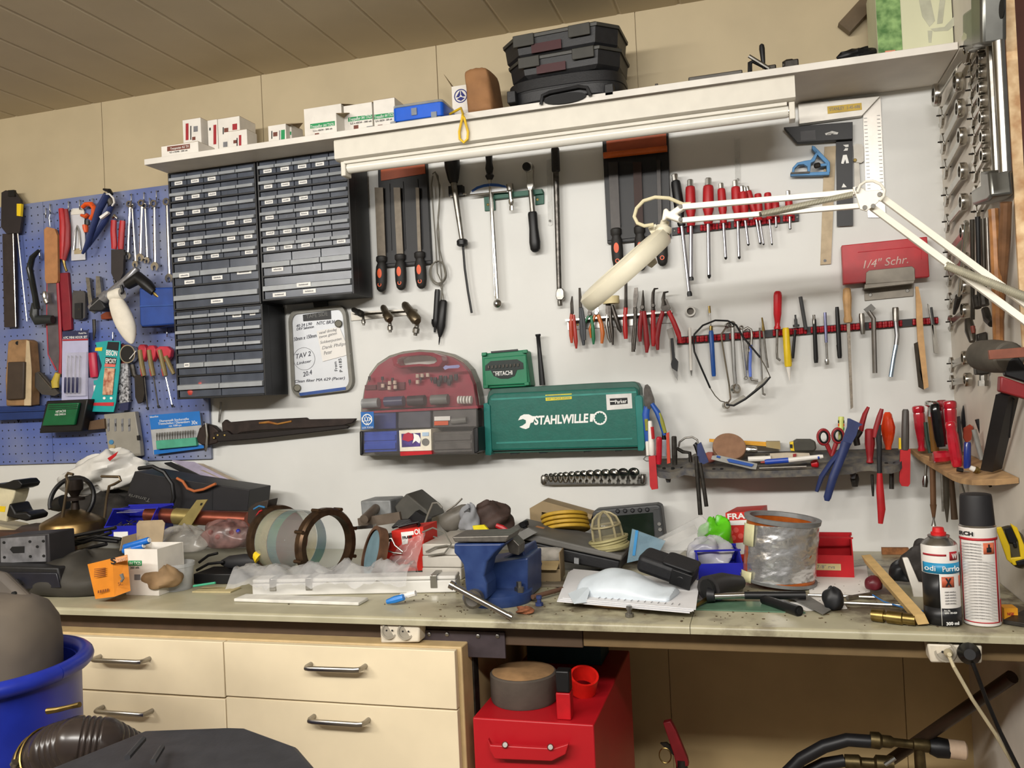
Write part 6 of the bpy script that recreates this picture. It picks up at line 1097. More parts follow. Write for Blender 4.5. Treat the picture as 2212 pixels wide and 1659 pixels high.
t=T('glue_tube_pack','narrow clear pack with red tube peeking out beside the turquoise card','packaging',P(203,870,.035))
b=B();b.sp((200,762),(204,815),.05,[(0,9),(.05,10),(.9,10),(1,9)],12,.7);part('red_tube',b,mat('tube_crimson','b02040',.4),t)
b=B();b.plate([(191,816),(215,815),(214,862),(192,864)],.034,.010);part('clear_pack',b,mat('pack_clear','9a9cb8',.2,alpha=.7),t,smooth=0)
b=B();b.plate([(202,833),(214,832),(213,862),(203,863)],.0445,.002);part('white_insert',b,PAPER,t,smooth=0);b=B();b.plate([(202,822),(213,820),(213,830),(203,831)],.0445,.002);part('teal_spot',b,TEAL,t,smooth=0)
t=T('pressure_gauge','round black dial gauge with chrome rim above the wire brush','gauge',P(284,787,.04))
q=P(284,765,.03);k=sc(q);b=B();b.spin(q,q-V((0,.02,0)),[(0,19*k),(.8,20*k),(1,20*k),(1,17.5*k),(.9,17*k)],24);part('rim',b,CHROME,t)
b=B();b.spin(q-V((0,.0185,0)),q-V((0,.0188,0)),[(0,17*k),(1,17*k)],20);dl=part('dial',b,BLACK,t)
b=B();b.tp([(280,775),(294,758)],1,.0495);part('needle',b,PAPER,dl)
peg('wire_brush','long dark bristle brush hanging under the gauge','brush',[('back',[(285,788),(290,810),(296,815)],[6,6,5],IRON),('bristles',[(290,812),(308,808),(312,850),(308,868),(298,872),(292,858)],None,mat('brush_dark','2c2620',.9),.034)],.03)
peg('chequer_strip','narrow strip packed with black and white chequered pattern','packaging',[('strip',[(255,786),(276,784),(279,868),(258,872)],None,mat('chequer','46464a',.5,var=.7,scale=130,h2='b8b8bc'),.03),('top',[(262,743),(270,746),(272,786),(262,786)],None,mat('brick_red','8a3a2c',.6),.026),('blue_foot',[(262,870),(278,868),(276,886),(256,888)],None,NAV,.03)],.03)
PKR=mat('key_pink_red','b83040',.4);OLV=mat('key_olive','7a6a40',.5)
for i,(x,lab) in enumerate(((306,'red and olive handled hex driver, first of three beside the gauge'),(326,'red and olive handled hex driver, middle of the three'),(352,'large red and olive T-handled hex driver, nearest the drawer cabinet'))):
 t=T('hex_driver',lab,'hex driver',P(x+10,885,.04),'hex drivers on the pegboard')
 w=(9,10,17)[i];b=B();b.plate([(x-w,750+i*2),(x-w*.5,744+i*2),(x+w*.5,744+i*2),(x+w,752+i*2),(x+w*.9,770),(x+w*.3,782),(x-w*.5,778)],.034,.02);part('head',b,PKR,t,bevel=.003)
 b=B();b.tp([(x-w*.4,756),(x+1,790),(x+6,812)],[5,5.5,4.5],.055,10);part('grip',b,OLV,t)
 if i==2:b=B();b.tp([(x+6,770),(x+16,792),(x+24,808)],[5,5,4],.055,10);part('grip',b,OLV,t)
 b=B();b.tp([(x+2,796),(x+5,812)],[6,5.5],.05,10);part('collar',b,PKR,t)
 b=B();b.tp([(x+6,814),(x+(13,16,20)[i],(882,878,876)[i])],[1.6,1.6],.045,6);part('shaft',b,(IRON,IRON,SV)[i],t)
 b=B();p=(x+(13,16,20)[i],(880,876,874)[i]);b.tp([p,(p[0]+1,p[1]+6)],[3,2],.045,6);part('tip',b,BLACK,t)
t=T('peg_ledge','dark blue plastic ledge strip hooked low on the pegboard','ledge',P(50,905,.05))
b=B();b.plate([(-20,878),(100,876),(98,904),(-20,909)],.014,.04);b.plate([(-20,888),(96,884),(96,888),(-20,892)],.054,.006);part('strip',b,mat('ledge_blue','173066',.45),t,bevel=.002)
for x in(40,130,185):b=B();b.tp([(x-3,904,.014),(x,912,.03),(x+3,904,.014)],1.4,.02,6);part('hook',b,BLACK,t)
t=T('drill_bit_case','green drill bit case with black edges and white lettering lying on the blue ledge','case',P(140,935,.09))
b=B();b.plate([(100,866),(190,862),(176,932),(84,936),(88,920)],.03,.05);part('base',b,BLACK,t,bevel=.004)
b=B();b.plate([(103,872),(170,870),(160,918),(90,920)],.0805,.012);lid=part('lid',b,mat('case_green2','0c5a34',.35),t,bevel=.003)
for y in(876,880,884):b=B();b.plate([(104,y),(168,y-2),(168,y-1),(104,y+1)],.093,.001);part('groove',b,BLACK,lid,smooth=0)
textp(lid,'HITACHI',(121,892),(142,890),.0940,5,WINK);textp(lid,'HSS DRILLS',(119,898),(142,896),.0940,4,WINK)
peg('trowel','small dark trowel with a yellow handle lying behind the hook set card','trowel',[('blade',[(62,812),(82,803),(90,806),(128,850),(118,855),(90,852),(72,832)],None,mat('trowel_dark','403c38',.5),.05),('bright_edge',[(83,806),(112,840)],[1.5,1.2],STEEL,.061),('handle',[(125,806),(119,825),(120,838)],[6,9,8],mat('trowel_yellow','b8a038',.5))],.05)
b=B();b.plate([(182,912),(224,904),(226,926),(184,930)],.02,.03);solo('wood_block','brown wooden block beside the green drill bit case','block',b,mat('dark_wood','5a4430',.6),bevel=.002)
t=T('drill_set_box','grey translucent plastic drill set box hanging open on a hook','box',P(265,985,.03))
b=B();b.plate([(224,895),(291,889),(302,960),(304,985),(236,990),(228,930)],.02,.02);part('box',b,mat('box_greige','8e8a80',.4,var=.06),t,bevel=.002)
b=B()
for i in range(8):x=232+i%4*15;y=905+(i//4)*10;b.plate([(x,y),(x+4,y-1),(x+4,y+16),(x,y+17)],.0405,.001)
part('embossed_marks',b,INKG,t,smooth=0)
b=B();b.plate([(295,941),(301,940),(302,950),(296,951)],.0405,.004);part('latch',b,BLACK,t);b=B();b.plate(cpx(240,955,5,12),.0405,.002);part('blue_dot',b,mat('dot_blue','3c78a0',.5),t);b=B();b.plate([(236,962),(248,962),(246,990),(238,990)],.0405,.002);part('tan_pad',b,mat('pad_tan','a89468',.6),t)
t=T('diamond_bit_card','blue packaged card with a green holder of thirty small grinding bits','packaging',P(380,980,.03))
b=B();b.plate([(322,897),(431,888),(440,968),(332,982)],.03,.003);part('card',b,mat('card_grey','a8a8a8',.4),t,smooth=0)
SBL2=mat('card_blue','1c6cb8',.4,var=.05)
b=B();b.plate([(322,897),(431,888),(434,918),(326,928)],.0335,.001);hd=part('header',b,SBL2,t,smooth=0)
for s,a,c,h in(('Diamantstift Steckerstifte',(345,912),(408,907),5),('Trennscheiben / Diamantkorn',(342,918),(410,913),5),('max. 15000 rpm',(365,922),(392,920),4),('30x',(414,917),(427,916),8),('Silverline',(324,903),(342,901),4)):textp(hd,s,a,c,.0352,h,WINK)
b=B();b.plate([(332,972),(440,960),(440,968),(333,982)],.0335,.001);part('foot_band',b,SBL2,t,smooth=0)
b=B();b.plate([(336,952),(422,945),(424,963),(338,971)],.0335,.014);part('bit_holder',b,mat('holder_mint','4a9c80',.5),t,bevel=.002)
for i in range(15):b=B();x=339+i*5.6;b.sp((x,935-(x-339)*.08),(x,953-(x-339)*.08),.042,[(0,1.6),(.4,1.8),(.5,1),(1,1)],6);part('grinding_bit',b,STEEL,t)
RW=mat('rusty_wrench','2c221e',.55,.4,var=.3,scale=40)
t=T('pipe_wrench','long dark rusty pipe wrench hung level below the drawer cabinets','wrench',P(600,985,.03))
b=B();b.plate([(478,914),(486,906),(494,912),(540,908),(660,902),(664,906),(768,904),(762,914),(740,920),(664,925),(560,930),(520,935),(500,945),(482,948)],.02,.016);part('upper_arm',b,RW,t,bevel=.003)
b=B();b.plate([(460,935),(490,930),(500,938),(660,925),(745,918),(755,921),(750,926),(665,936),(560,948),(500,953),(470,955)],.0365,.012);part('lower_arm',b,mat('rusty_wrench_dark','1e1816',.55,.3),t,bevel=.003)
b=B();b.plate([(424,945),(430,925),(442,915),(460,920),(470,930),(476,945),(468,958),(452,962),(436,962),(426,955)],.02,.024);part('jaw',b,RW,t,bevel=.004)
b=B();b.tp([(445,914),(448,940),(446,962),(444,975)],[3,3,3,2],.05);part('pin',b,STEEL,t)
for q in((462,946),(470,940),(485,940)):b=B();b.spin(P(*q,.0445),P(*q,.052),[(0,.005),(1,.003)],8);part('rivet',b,BRASS,t)
b=B();b.tp([(560,914),(580,912),(600,916),(630,910)],[2,3,2,2],.037);part('paint_spot',b,mat('rust_paint','7a3418',.6,h2='a87830'),t)
b=B();b.tp([(477,868),(476,890),(473,912)],[2.5,3,2],.012);solo('steel_hanger','thin steel hanger rod above the pipe wrench head','rod',b,STEEL)
b=B();b.spin(P(627,938,.0005),P(627,938,.02),[(0,.002),(1,.002)],6);solo('wall_nail','bare nail in the wall under the pipe wrench','nail',b,STEEL)
# ================================================================ things lying on the bench
Z0=.9006
def HB(px,py):return H(px,py,Z0)
def bag(name,lab,cat,c,sx,sy,sz,m,seed,amp=.25,n=26,k=14,flat=-.55,sub=1,grp=None):
 b=crumple(c,sx,sy,sz,n,k,amp,seed,flat*sz)
 for v in b.v:v.z=max(v.z,Z0)
 return solo(name,lab,cat,b,m,grp,sub=sub,smooth=60)
def hb(px,py,rot):return rz(HB(px,py),rot)
def kx(px,py):return sc(HB(px,py))
CLB=mat('clear_bag','c9c9c6',.12,alpha=.30,var=.2);CLB2=mat('clear_bag_dull','a8a49c',.2,alpha=.55,var=.3)
# --- left end
t=T('spray_bottle','cream white nozzle body with two black rubber handles at the left photo edge','tool',P(15,1130,.25))
b=B();b.plate([(-20,1046),(33,1058),(28,1078),(20,1095),(14,1128),(-20,1122)],.2,.06);bd=part('body',b,mat('cream_plastic','c8bfa0',.5),t,bevel=.004)
b=B();b.plate([(-20,1092),(12,1094),(10,1106),(-20,1104)],.26,.001);part('yellow_print',b,YELLOW,bd,smooth=0)
for pp in([(-20,1046),(8,1045),(28,1037),(40,1037),(48,1046),(44,1054),(33,1058),(-20,1050)],[(19,1087),(24,1090),(33,1108),(56,1106),(67,1114),(64,1123),(54,1126),(12,1116)]):b=B();b.plate(pp,.2,.075);part('handle',b,BLACK,t,bevel=.006,seg=3)
b=B();b.prism([P(-30,1130,.25),P(-30,1112,.1),P(60,1130,.1),P(92,1158,.25)],(0,0,-.012));solo('cream_board','cream slanted board under the nozzle with black handles','board',b,mat('cream_board','b8ac8c',.5))
b=B();b.box(P(-30,1150,.3).x,P(62,1150,.3).x,-.3,-.1,Z0,P(0,1150,.3).z);solo('brown_carton','brown carton under the slanted cream board','box',b,mat('brown_carton','4a3024',.7),bevel=.002)
q=P(228,1022,.12);t_=bag('plastic_carrier_bag','crumpled white plastic carrier bag with a red print lying on the pile','bag',q,.155,.075,.062,mat('bag_white','d0cec8',.35,var=.08,alpha=.95),5,.42,34,18,-1)
for v in t_.data.vertices:v.co.z+=.18*(v.co.x)
b=B();b.plate([(232,990),(255,975),(250,985),(237,996)],.19,.001);part('red_print',b,RED,t_,smooth=0)
bag('dark_coat','dark grey cloth heap under the white carrier bag','cloth',P(235,1120,.13),.17,.09,.085,mat('dark_cloth','2e2b28',.9,var=.3,bump=.4),9,.25)
BRD=mat('tarnished_brass','7a6440',.35,.9,var=.3,scale=20)
c=P(158,1153,.38);t=T('paraffin_stove','old brass paraffin stove with dark burner and bent wire legs','stove',c)
k=sc(c);zz=lambda y:P(158,y,.38).z
b=B();b.spin(V((c.x,c.y,zz(1152))),V((c.x,c.y,zz(1100))),[(0,60*k),(.05,66*k),(.45,64*k),(.55,60*k),(.85,30*k),(1,16*k)],28);part('tank',b,BRD,t)
b=B();b.spin(V((c.x+.012,c.y,zz(1102))),V((c.x+.012,c.y,zz(1035))),[(0,9*k),(.3,7*k),(.32,20*k),(.42,20*k),(.45,8*k),(.6,13*k),(.66,17*k),(.8,18*k),(.98,18*k),(1,14*k)],18);part('burner',b,mat('burnt_brass','2c241e',.5,.6),t)
for pts in([(128,1160),(136,1110),(144,1060),(147,1040),(143,1028),(147,1022),(158,1025)],[(226,1118),(231,1075),(236,1050),(247,1046),(261,1038),(258,1030),(219,1029)]):b=B();b.tp(pts,3,.43);part('wire_leg',b,mat('leg_wire','6a5c48',.4,.8),t)
b=B();q=P(155,1080,.34);b.tube([q+V((cos(a)*58*k,.02*sin(a),sin(a)*48*k)) for a in[-.7+pi*1.35*i/20 for i in range(21)]][::-1]+[P(90,1140,.36)],5*k,8);part('hose',b,BLACK,t)
b=B();b.sp((112,1095),(140,1085),.33,[(0,8),(.5,16),(1,17)],14);part('pump_knob',b,BLACK,t)
t=T('shoe_box','black shoe box with silver lettering upside down, lying under magazines','box',P(400,1104,.2))
b=B();b.plate([(291,1018),(378,1034),(539,1058),(534,1104),(372,1102),(268,1084)],.09,.12);sb_=part('box',b,mat('box_black','1e1d20',.5,var=.1),t,smooth=0,bevel=.002)
textp(sb_,'Tamaris',(324,1077),(278,1066),.2115,8,GREY,shear=.3)
b=B();b.plate([(457,1050),(460,1050),(459,1104),(456,1104)],.21,.001);part('seam',b,DARK,sb_)
for i,(pp,m,lab) in enumerate((([(355,1002),(370,1000),(470,1048),(455,1052)],DARK,'dark covered magazine lowest in the stack on the shoe box'),([(372,1000),(420,1004),(500,1045),(470,1048)],mat('mag_lilac','a49cb0',.4),'lilac grey magazine in the middle of the stack on the shoe box'),([(390,1008),(440,1012),(522,1052),(490,1050)],mat('mag_tan','9c9080',.5),'tan magazine topmost of the stack on the shoe box'))):
 b=B();A=[P(*p,.03+(.07 if j>1 else 0)) for j,p in enumerate(pp)];b.prism([p+V((0,0,.006*i)) for p in A],(0,0,.004));solo('magazine',lab,'magazine',b,m,smooth=0)
b=B();b.tp([(382,1033),(395,1040),(405,1055),(420,1061),(440,1057),(466,1045)],3,.225);solo('braided_rope','twisted orange-brown cord draped over the shoe box','rope',b,mat('cord_orange','a85c30',.7))
b=B();b.tp([(300,1012),(330,1008),(355,1020),(372,1045),(376,1075),(368,1100),(358,1125)],4.5,.24);solo('black_hose','black curved rubber hose arching over the shoe box','hose',b,BLACK)
t=T('copper_tube','thick copper tube with a tilted brass plate on it','tube',P(440,1140,.33));DT=.33
b=B();b.sp((318,1112),(537,1123),DT,[(0,16),(1,17)],20);part('tube',b,mat('copper','8a4c3c',.35,.8,var=.15),t)
b=B();b.sp((380,1115),(425,1118),DT,[(0,18),(1,18)],20);part('sleeve',b,mat('sleeve_brass','9c8c58',.4,.7),t)
b=B();b.plate([(425,1080),(448,1079),(412,1136),(385,1134)],DT+.03,.004);bp_=part('brass_plate',b,mat('plate_brass','b0a068',.4,.7),t)
b=B();b.plate([(433,1087),(437,1086),(436,1091),(432,1092)],DT+.0345,.001);part('slot',b,HOLE,bp_)
BB=mat('bin_cobalt','1a1f98',.4,var=.06)
def openbin(name,lab,M,w,dp,h,m,lipf=.55,tilt=0):
 t=T(name,lab,'bin',M.translation);th=.003
 def pr(x0,x1,y0,y1,z0,z1):b.box(x0,x1,y0,y1,z0,z1)
 b=B();b.M=M;pr(0,w,0,dp,0,th);pr(0,w,0,th,th,h*lipf);pr(0,w,dp-th,dp,th,h)
 for x in(0,w-th):b.prism([V((x,th,th)),V((x,dp-th,th)),V((x,dp-th,h)),V((x,dp*.35,h)),V((x,th,h*lipf))],(th,0,0))
 part('shell',b,m,t,smooth=0)
 b=B();b.M=M;b.box(-.003,w+.003,dp*.36,dp*.36+.004,h,h+.004);b.box(-.003,w+.003,dp,dp+.004,h-.004,h+.004);part('rim',b,m,t,smooth=0)
 return t
M=rz(P(226,1168,.42),8);k=sc(M.translation);t=openbin('nail_bin','cobalt blue plastic bin full of grey nails with a white label',M,105*k,.13,62*k,BB,.5)
b=B();b.M=M;b.box(.03,.075,-.001,-.0004,.008,.025);part('label',b,PAPER,t,smooth=0)
rnd=random.Random(3);b=B();b.M=M
for i in range(130):x,y,a=rnd.uniform(.012,105*k-.012),rnd.uniform(.012,.115),rnd.uniform(0,6.28);z=.02+rnd.uniform(0,.022);L=.012;b.tube([V((x,y,z)),V((min(max(x+L*cos(a),.006),105*k-.006),min(max(y+L*sin(a),.006),.122),z+rnd.uniform(-.004,.01)))],.0012,5)
o=solo('nails','grey nails piled in the cobalt blue bin','nails',b,STEEL);o['kind']='stuff'
b=B();b.M=M;b.box(.015,.08,.04,.1,.075,.0765);solo('clear_lid_sheet','clear plastic lid lying over the nail bin','lid',b,CLB,smooth=0)
for i,(pp,lab) in enumerate((([(250,1140),(200,1150),(150,1160),(115,1175),(108,1190),(150,1170),(210,1158),(262,1165)],'black cable looping nearest the grey punched plate'),([(255,1170),(200,1165),(150,1180),(120,1200),(160,1192),(230,1175)],'black cable lying in the middle of the tangle before the stove'),([(240,1150),(180,1172),(130,1165),(105,1150),(60,1160)],'thin black cable running to the left photo edge'),([(110,1200),(150,1203),(200,1206),(232,1200)],'olive grey lead lying on the dark sheet'))):
 b=B();b.tp(pp,4 if i<3 else 3,.50);solo('cable',lab,'cable',b,BLACK if i<3 else mat('olive_lead','55503e',.6))
bag('black_sheet','dark olive folded sheet under the cables and orange carton','sheet',P(190,1250,.58),.165,.13,.075,mat('dark_sheet','34312b',.7,var=.3,scale=9,bump=.3),21,.16,30,14,-.9)
t=T('punched_plate','grey metal plate with a rough oval hole and bolt holes','plate',P(50,1217,.66))
q4=[(1,1163),(97,1157),(99,1213),(2,1216)];b=B();b.plate([(-3,1160),(105,1152),(108,1216),(-2,1218)],.56,.09);part('frame',b,mat('plate_frame','2c2a2c',.5),t,bevel=.003)
b=B();b.plate(q4,.6505,.003);fp=part('face',b,mat('plate_grey','77777a',.5,.3,var=.25,scale=30),t)
b=B();b.plate([(21,1187),(26,1181),(52,1180),(52,1194),(28,1195)],.654,.001);part('rough_hole',b,HOLE,fp)
for x,y in((8,1172),(64,1170),(93,1169),(9,1204),(65,1202),(94,1201),(80,1181)):b=B();b.plate(cpx(x,y,3,10),.654,.001);part('bolt_hole',b,HOLE,fp)
t=T('black_tool_case','black moulded tool case lying at the left end of the bench','case',P(90,1290,.7))
b=B();b.prism([P(-40,1222,.7),P(125,1226,.7),P(133,1270,.7),P(-40,1285,.7)],(0,.2,0));b.prism([P(-40,1220,.68),P(120,1222,.68),P(132,1200,.5),P(-40,1200,.5)],(0,0,-.01));part('shell',b,BC,t,bevel=.006,seg=3)
b=B();b.prism([P(-40,1236,.705),P(122,1238,.705),P(130,1270,.705),P(-40,1276,.705)],(0,.004,0));part('front_panel',b,mat('case_navy_black','1b1c26',.4),t,bevel=.002)
b=B();b.tp([(10,1268),(18,1256),(38,1254),(46,1264)],4,.715);part('catch',b,BLACK,t)
t=T('orange_carton','bright orange printed carton with torn open top leaning at the bench front','box',P(240,1295,.72))
OC=mat('carton_orange','d88424',.55,var=.06)
b=B();b.loft([[P(x,y,d) for x,y,d in r] for r in([(206,1294,.735),(247,1289,.745),(282,1276,.72),(245,1276,.66)],[(189,1219,.735),(243,1206,.745),(275,1198,.72),(235,1208,.66)])]);ob=part('carton',b,OC,t,smooth=0)
b=B();b.plate([(244,1206),(275,1199),(276,1210),(245,1217)],.746,.001);part('pale_band',b,mat('band_peach','d89c6c',.6),ob,smooth=0)
textp(ob,'S',(240,1219),(251,1217),.749,13,INK,bold=.03);textp(ob,'SORMAT',(253,1215),(274,1210),.749,8,mat('peach_light','e0b898',.6));textp(ob,'SC',(256,1266),(266,1264),.749,8,mat('print_brown','7a4420',.6))
b=B()
for i in range(5):y=1229+i*4;b.plate([(203,y),(228,y-3),(228,y-1),(203,y+1.5)],.7465,.0005)
part('fine_print',b,MATS['print_brown'],ob,smooth=0);b=B()
for i in range(5):b.plate([(211+i*5,1282-i),(214+i*5,1281-i),(214+i*5,1275-i),(211+i*5,1276-i)],.7465,.0005)
part('bar_code',b,MATS['print_brown'],ob,smooth=0)
b=B();b.tp([(262,1240),(266,1250),(262,1256)],[4,3,3],.748);part('screw_picture',b,GREY,ob)
t=T('open_screw_carton','white carton with raised flaps and green label holding blue batteries','box',P(300,1280,.62))
b=B();A=[P(x,y,.65) for x,y in((276,1186),(310,1184),(343,1184),(343,1190))]
zt=P(290,1186,.65).z;x0,x1=P(272,1270,.65).x,P(343,1270,.65).x;w_=.0015
b.box(x0,x1,-.65,-.65+w_,Z0,zt);b.box(x0,x0+w_,-.648,-.55,Z0,zt);b.box(x1-w_,x1,-.648,-.55,Z0,zt);b.box(x0,x1,-.5485,-.547,Z0,zt);b.box(x0+w_,x1-w_,-.648,-.55,Z0,Z0+w_);part('carton',b,WB,t,smooth=0)
b=B();b.plate([(277,1211),(306,1211),(306,1222),(277,1222)],.6505,.0005);gl=part('green_label',b,GREEN,t,smooth=0);textp(gl,'A4 TX25',(279,1220),(304,1220),.6514,7,WINK);textp(t,'200 stk',(281,1229),(301,1228),.6512,5,INK)
b=B();b.plate([(290,1241),(303,1241),(303,1253),(290,1253)],.6505,.0005);part('barcode',b,INKG,t,smooth=0)
b=B();b.prism([P(295,1186,.547),P(350,1180,.547),P(356,1130,.54),P(350,1123,.54),P(300,1125,.54),P(295,1132,.54)],(0,.0015,0));b.prism([P(258,1190,.6),P(292,1186,.56),P(294,1152,.56),P(264,1160,.6)],(.0015,0,0));part('flap',b,WBI,t,smooth=0)
for a,c_,lab in(((270,1182),(322,1167),'upper blue battery cell lying on the open white carton'),((268,1190),(310,1179),'lower blue battery cell lying on the open white carton')):
 b=B();b.sp(a,c_,.62,[(0,7),(.97,7.5),(1,6.5)],14);o=solo('battery_cell',lab,'battery',b,mat('battery_blue','1c68c0',.35),'blue batteries on the carton');b=B();b.sp(c_,(c_[0]+1.5,c_[1]-.4),.622,[(0,5),(1,5)],12);part('end_ring',b,WINK,o)
bag('clear_parts_bag','clear plastic bag of small parts behind the brown paper','bag',P(395,1170,.42),.075,.05,.045,CLB2,31)
bag('clear_parts_bag','clear plastic bag with reddish parts left of the glass drum','bag',P(490,1160,.38),.085,.05,.05,mat('bag_reddish','7c5c58',.2,alpha=.6,var=.5,scale=40),33)
for x,y,m in((470,1160,DRED),(500,1150,DRED),(515,1148,BLUE),(455,1150,DRED)):b=B();b.ball(P(x,y,.4),.0075,8,6);solo('plastic_plug','%s plastic plug in the parts bag %s'%('blue' if m is BLUE else 'red',{470:'at its near side',500:'nearest the glass drum',515:'beside the glass drum',455:'nearest the copper tube'}[x]),'plug',b,m)
bag('kraft_paper_wad','crumpled brown paper wad beside the clear tub','paper',P(350,1250,.62),.056,.04,.036,mat('wad_brown','8a7050',.8,var=.15,bump=.4),41,.17)
t=T('plastic_tub','small clear plastic tub with white caps inside at the bench front','tub',HB(383,1280));k=kx(383,1280);c=HB(383,1272)
b=B();b.spin(c,c+V((0,0,58*k)),[(0,.01*k),(0,31*k),(.85,37*k),(.87,39*k),(1,39*k),(1,37*k),(.05,30*k),(.05,.01*k)],28);part('tub',b,mat('tub_clear','c4c6c6',.2,alpha=.45),t)
for dx,dy,m in((-.008,-.01,BLACK),(.012,-.012,WHITE),(0,.01,GREY),(.016,.006,GREY)):b=B();b.ball(c+V((dx,dy,.010)),.007,8,6);part('cap',b,m,t)
t=T('heat_gun','black corded power tool with yellow collar behind the bubble bag','power tool',P(500,1230,.5))
b=B();b.sp((480,1215),(562,1212),.45,[(0,6),(.2,14),(.6,17),(.9,15),(1,10)],16);part('grip',b,mat('rubber_black','202022',.6),t);b=B();b.sp((545,1190),(562,1205),.46,[(0,6),(1,15)],12);part('collar',b,YELLOW,t)
b=B();b.tp([(484,1214),(450,1218),(425,1232)],3,.47);b.tp([(470,1195),(450,1200),(430,1215)],3,.45);part('cord',b,BLACK,t)
b=B();b.M=hb(418,1262,4);k=kx(418,1262);b.box(0,100*k,0,.1,0,.028);solo('black_box','flat black box between the clear tub and the bubble bag','box',b,BLACK,bevel=.003)
b=B();b.M=hb(415,1280,3);b.box(0,.11,0,.05,0,.003);solo('paper_pad','thin stack of cream paper at the bench front beside the tub','paper',b,mat('pad_cream','b8aa80',.7),smooth=0)
b=B();b.sp((418,1266),(465,1259),.6,[(0,2.5),(1,2.5)],8);solo('green_pen','thin green pen lying on the cream paper','pen',b,mat('pen_green','3ca07c',.5))
# --- glass drum
BZ=mat('bronze_brown','4c3a2a',.4,.7,var=.3,scale=40);GL=mat('drum_glass','c8d2cc',.04,coat=1,alpha=.24,var=.05)
fc=P(704,1148,.46);fc.z=.9+80*sc(fc);R=79*sc(fc);ax=V((.93,-.36,0)).normalized();L=.21
t=T('glass_drum_lamp','glass drum with bronze rings lying on its side, a ship lantern body','lantern',V((fc.x,fc.y,Z0)))
def drum(prof,n=40):b=B();b.spin(fc-ax*L,fc,prof,n,cap=False);return b
part('glass',drum([(0,R*.88),(.3,R*.9),(.6,R*.9),(1,R*.86)]),GL,t)
part('front_ring',drum([(.93,R*.8),(.93,R*.93),(.95,R),(1.03,R),(1.06,R*.95),(1.06,R*.8),(.93,R*.8)]),BZ,t)
part('back_ring',drum([(-.06,R*.7),(-.06,R*.95),(0,R),(.06,R*.98),(.08,R*.88),(.08,R*.7),(-.06,R*.7)]),BZ,t)
part('back_plate',drum([(.16,R*.85),(.17,.001)]),mat('drum_red_back','8a2226',.5,.1,var=.2,scale=6,h2='4a3a32'),t)
part('blue_band',drum([(.34,R*.885),(.52,R*.885)]),mat('band_bluegreen','2c5a74',.3,alpha=.7,h2='2c6a4a',scale=8),t)
part('tinted_band',drum([(.08,R*.87),(.33,R*.885)]),mat('band_straw','a8a070',.3,alpha=.5),t)
rv=V((0,0,1));s2=ax.cross(rv)
for i in range(8):
 a=2*pi*i/8+.3;p=fc+(rv*cos(a)+s2*sin(a))*R*1.01;b=B();b.spin(p-ax*.016,p+ax*.014,[(0,.005),(1,.005)],8);part('lug',b,BZ,t)
c=fc-ax*L
b=B();q=P(560,1125,.4);b.plate([(536,1098),(552,1086),(580,1080),(572,1120),(556,1150),(534,1128)],.36,.05);part('terminal_box',b,mat('terminal_dark','2a2018',.5),t,bevel=.002)
b=B();b.sp((541,1140),(546,1158),.42,[(0,6),(.4,10),(.9,10),(1,7)],12);part('cable_gland',b,CHROME,t)
for pp,m in(([(552,1118),(560,1105),(566,1102)],REDG),([(548,1100),(560,1093),(572,1096)],mat('wire_blue','2c6a98',.5)),([(550,1125),(556,1112),(562,1120)],PAPER)):b=B();b.tp(pp,2,.43,6);part('lead',b,m,t)
c=P(800,1166,.45);n_=V((-.72,-.62,.30)).normalized()
t=T('porthole_lid','round hinged lid with blue-grey face and brown rim leaning by the red carton','lid',V((c.x,c.y,Z0)));Rl=60*sc(c);c=V((c.x,c.y,Z0+Rl*1.0))
b=B();b.spin(c+n_*.001,c-n_*.022,[(0,Rl*.86),(0,Rl),(1,Rl*.97),(1,Rl*.86)],36,up=(0,1,0),cap=False);part('rim',b,mat('rim_brown','6a4c38',.5,.3,var=.3),t)
b=B();b.spin(c-n_*.004,c-n_*.012,[(0,Rl*.86),(1,Rl*.86)],32,up=(0,1,0));part('face',b,mat('face_bluegrey','6f8a94',.5,var=.12),t)
b=B();b.tp([(835,1165),(846,1163),(853,1178),(870,1192),(868,1196),(850,1194),(832,1188)],2,.46);part('clasp_wire',b,STEEL,t);b=B();b.plate([(828,1155),(842,1152),(844,1170),(832,1172)],.44,.012);part('clasp',b,IRON,t)
FR=mat('carton_red','c8281c',.5,var=.06)
def lettered(t_,s,a,c_,d,h,m,**k):textp(t_,s,a,c_,d,h,m,**k)
t=T('oil_filter_carton','red oil filter carton full of black cable next to the porthole lid','box',P(870,1235,.4))
b=B();b.plate([(846,1147),(914,1138),(917,1232),(830,1236)],.3,.1);rb_=part('carton',b,FR,t,smooth=0)
b=B();b.plate([(866,1150),(893,1147),(894,1155),(881,1157),(881,1174),(869,1177)],.4005,.0008);part('white_letter',b,WINK,rb_,smooth=0)
textp(rb_,'FRAM',(870,1165),(890,1162),.4020,6,INK,bold=.03);textp(rb_,'OI',(896,1155),(908,1153),.4012,11,WINK,bold=.03)
for i in range(5):b=B();b.tp([(848+i*3,1140-i),(862,1126+i*3),(885,1124+i*2),(905,1132-i),(912-i*2,1140)],3,.33+.015*i);solo('cable_coil','%s loop of black cable spilling from the red carton'%['rearmost','second rear','middle','second front','front'][i],'cable',b,BLACK,'cable loops in the red carton')
rnd=random.Random(51);b=B();b.grid(lambda u,v:P(*quad([(872,1168),(918,1150),(900,1236),(815,1234)],u,v),.42+.05*v)+V((0,rnd.uniform(-.005,.005)+.008*sin(9*u+3*v),0)),12,12);solo('polythene_sheet','clear polythene sheet draped down the red carton','sheet',b,CLB,smooth=80)
t=T('oil_filter_carton','red and white filter carton standing behind the foil wrapped tin','box',P(1610,1210,.12))
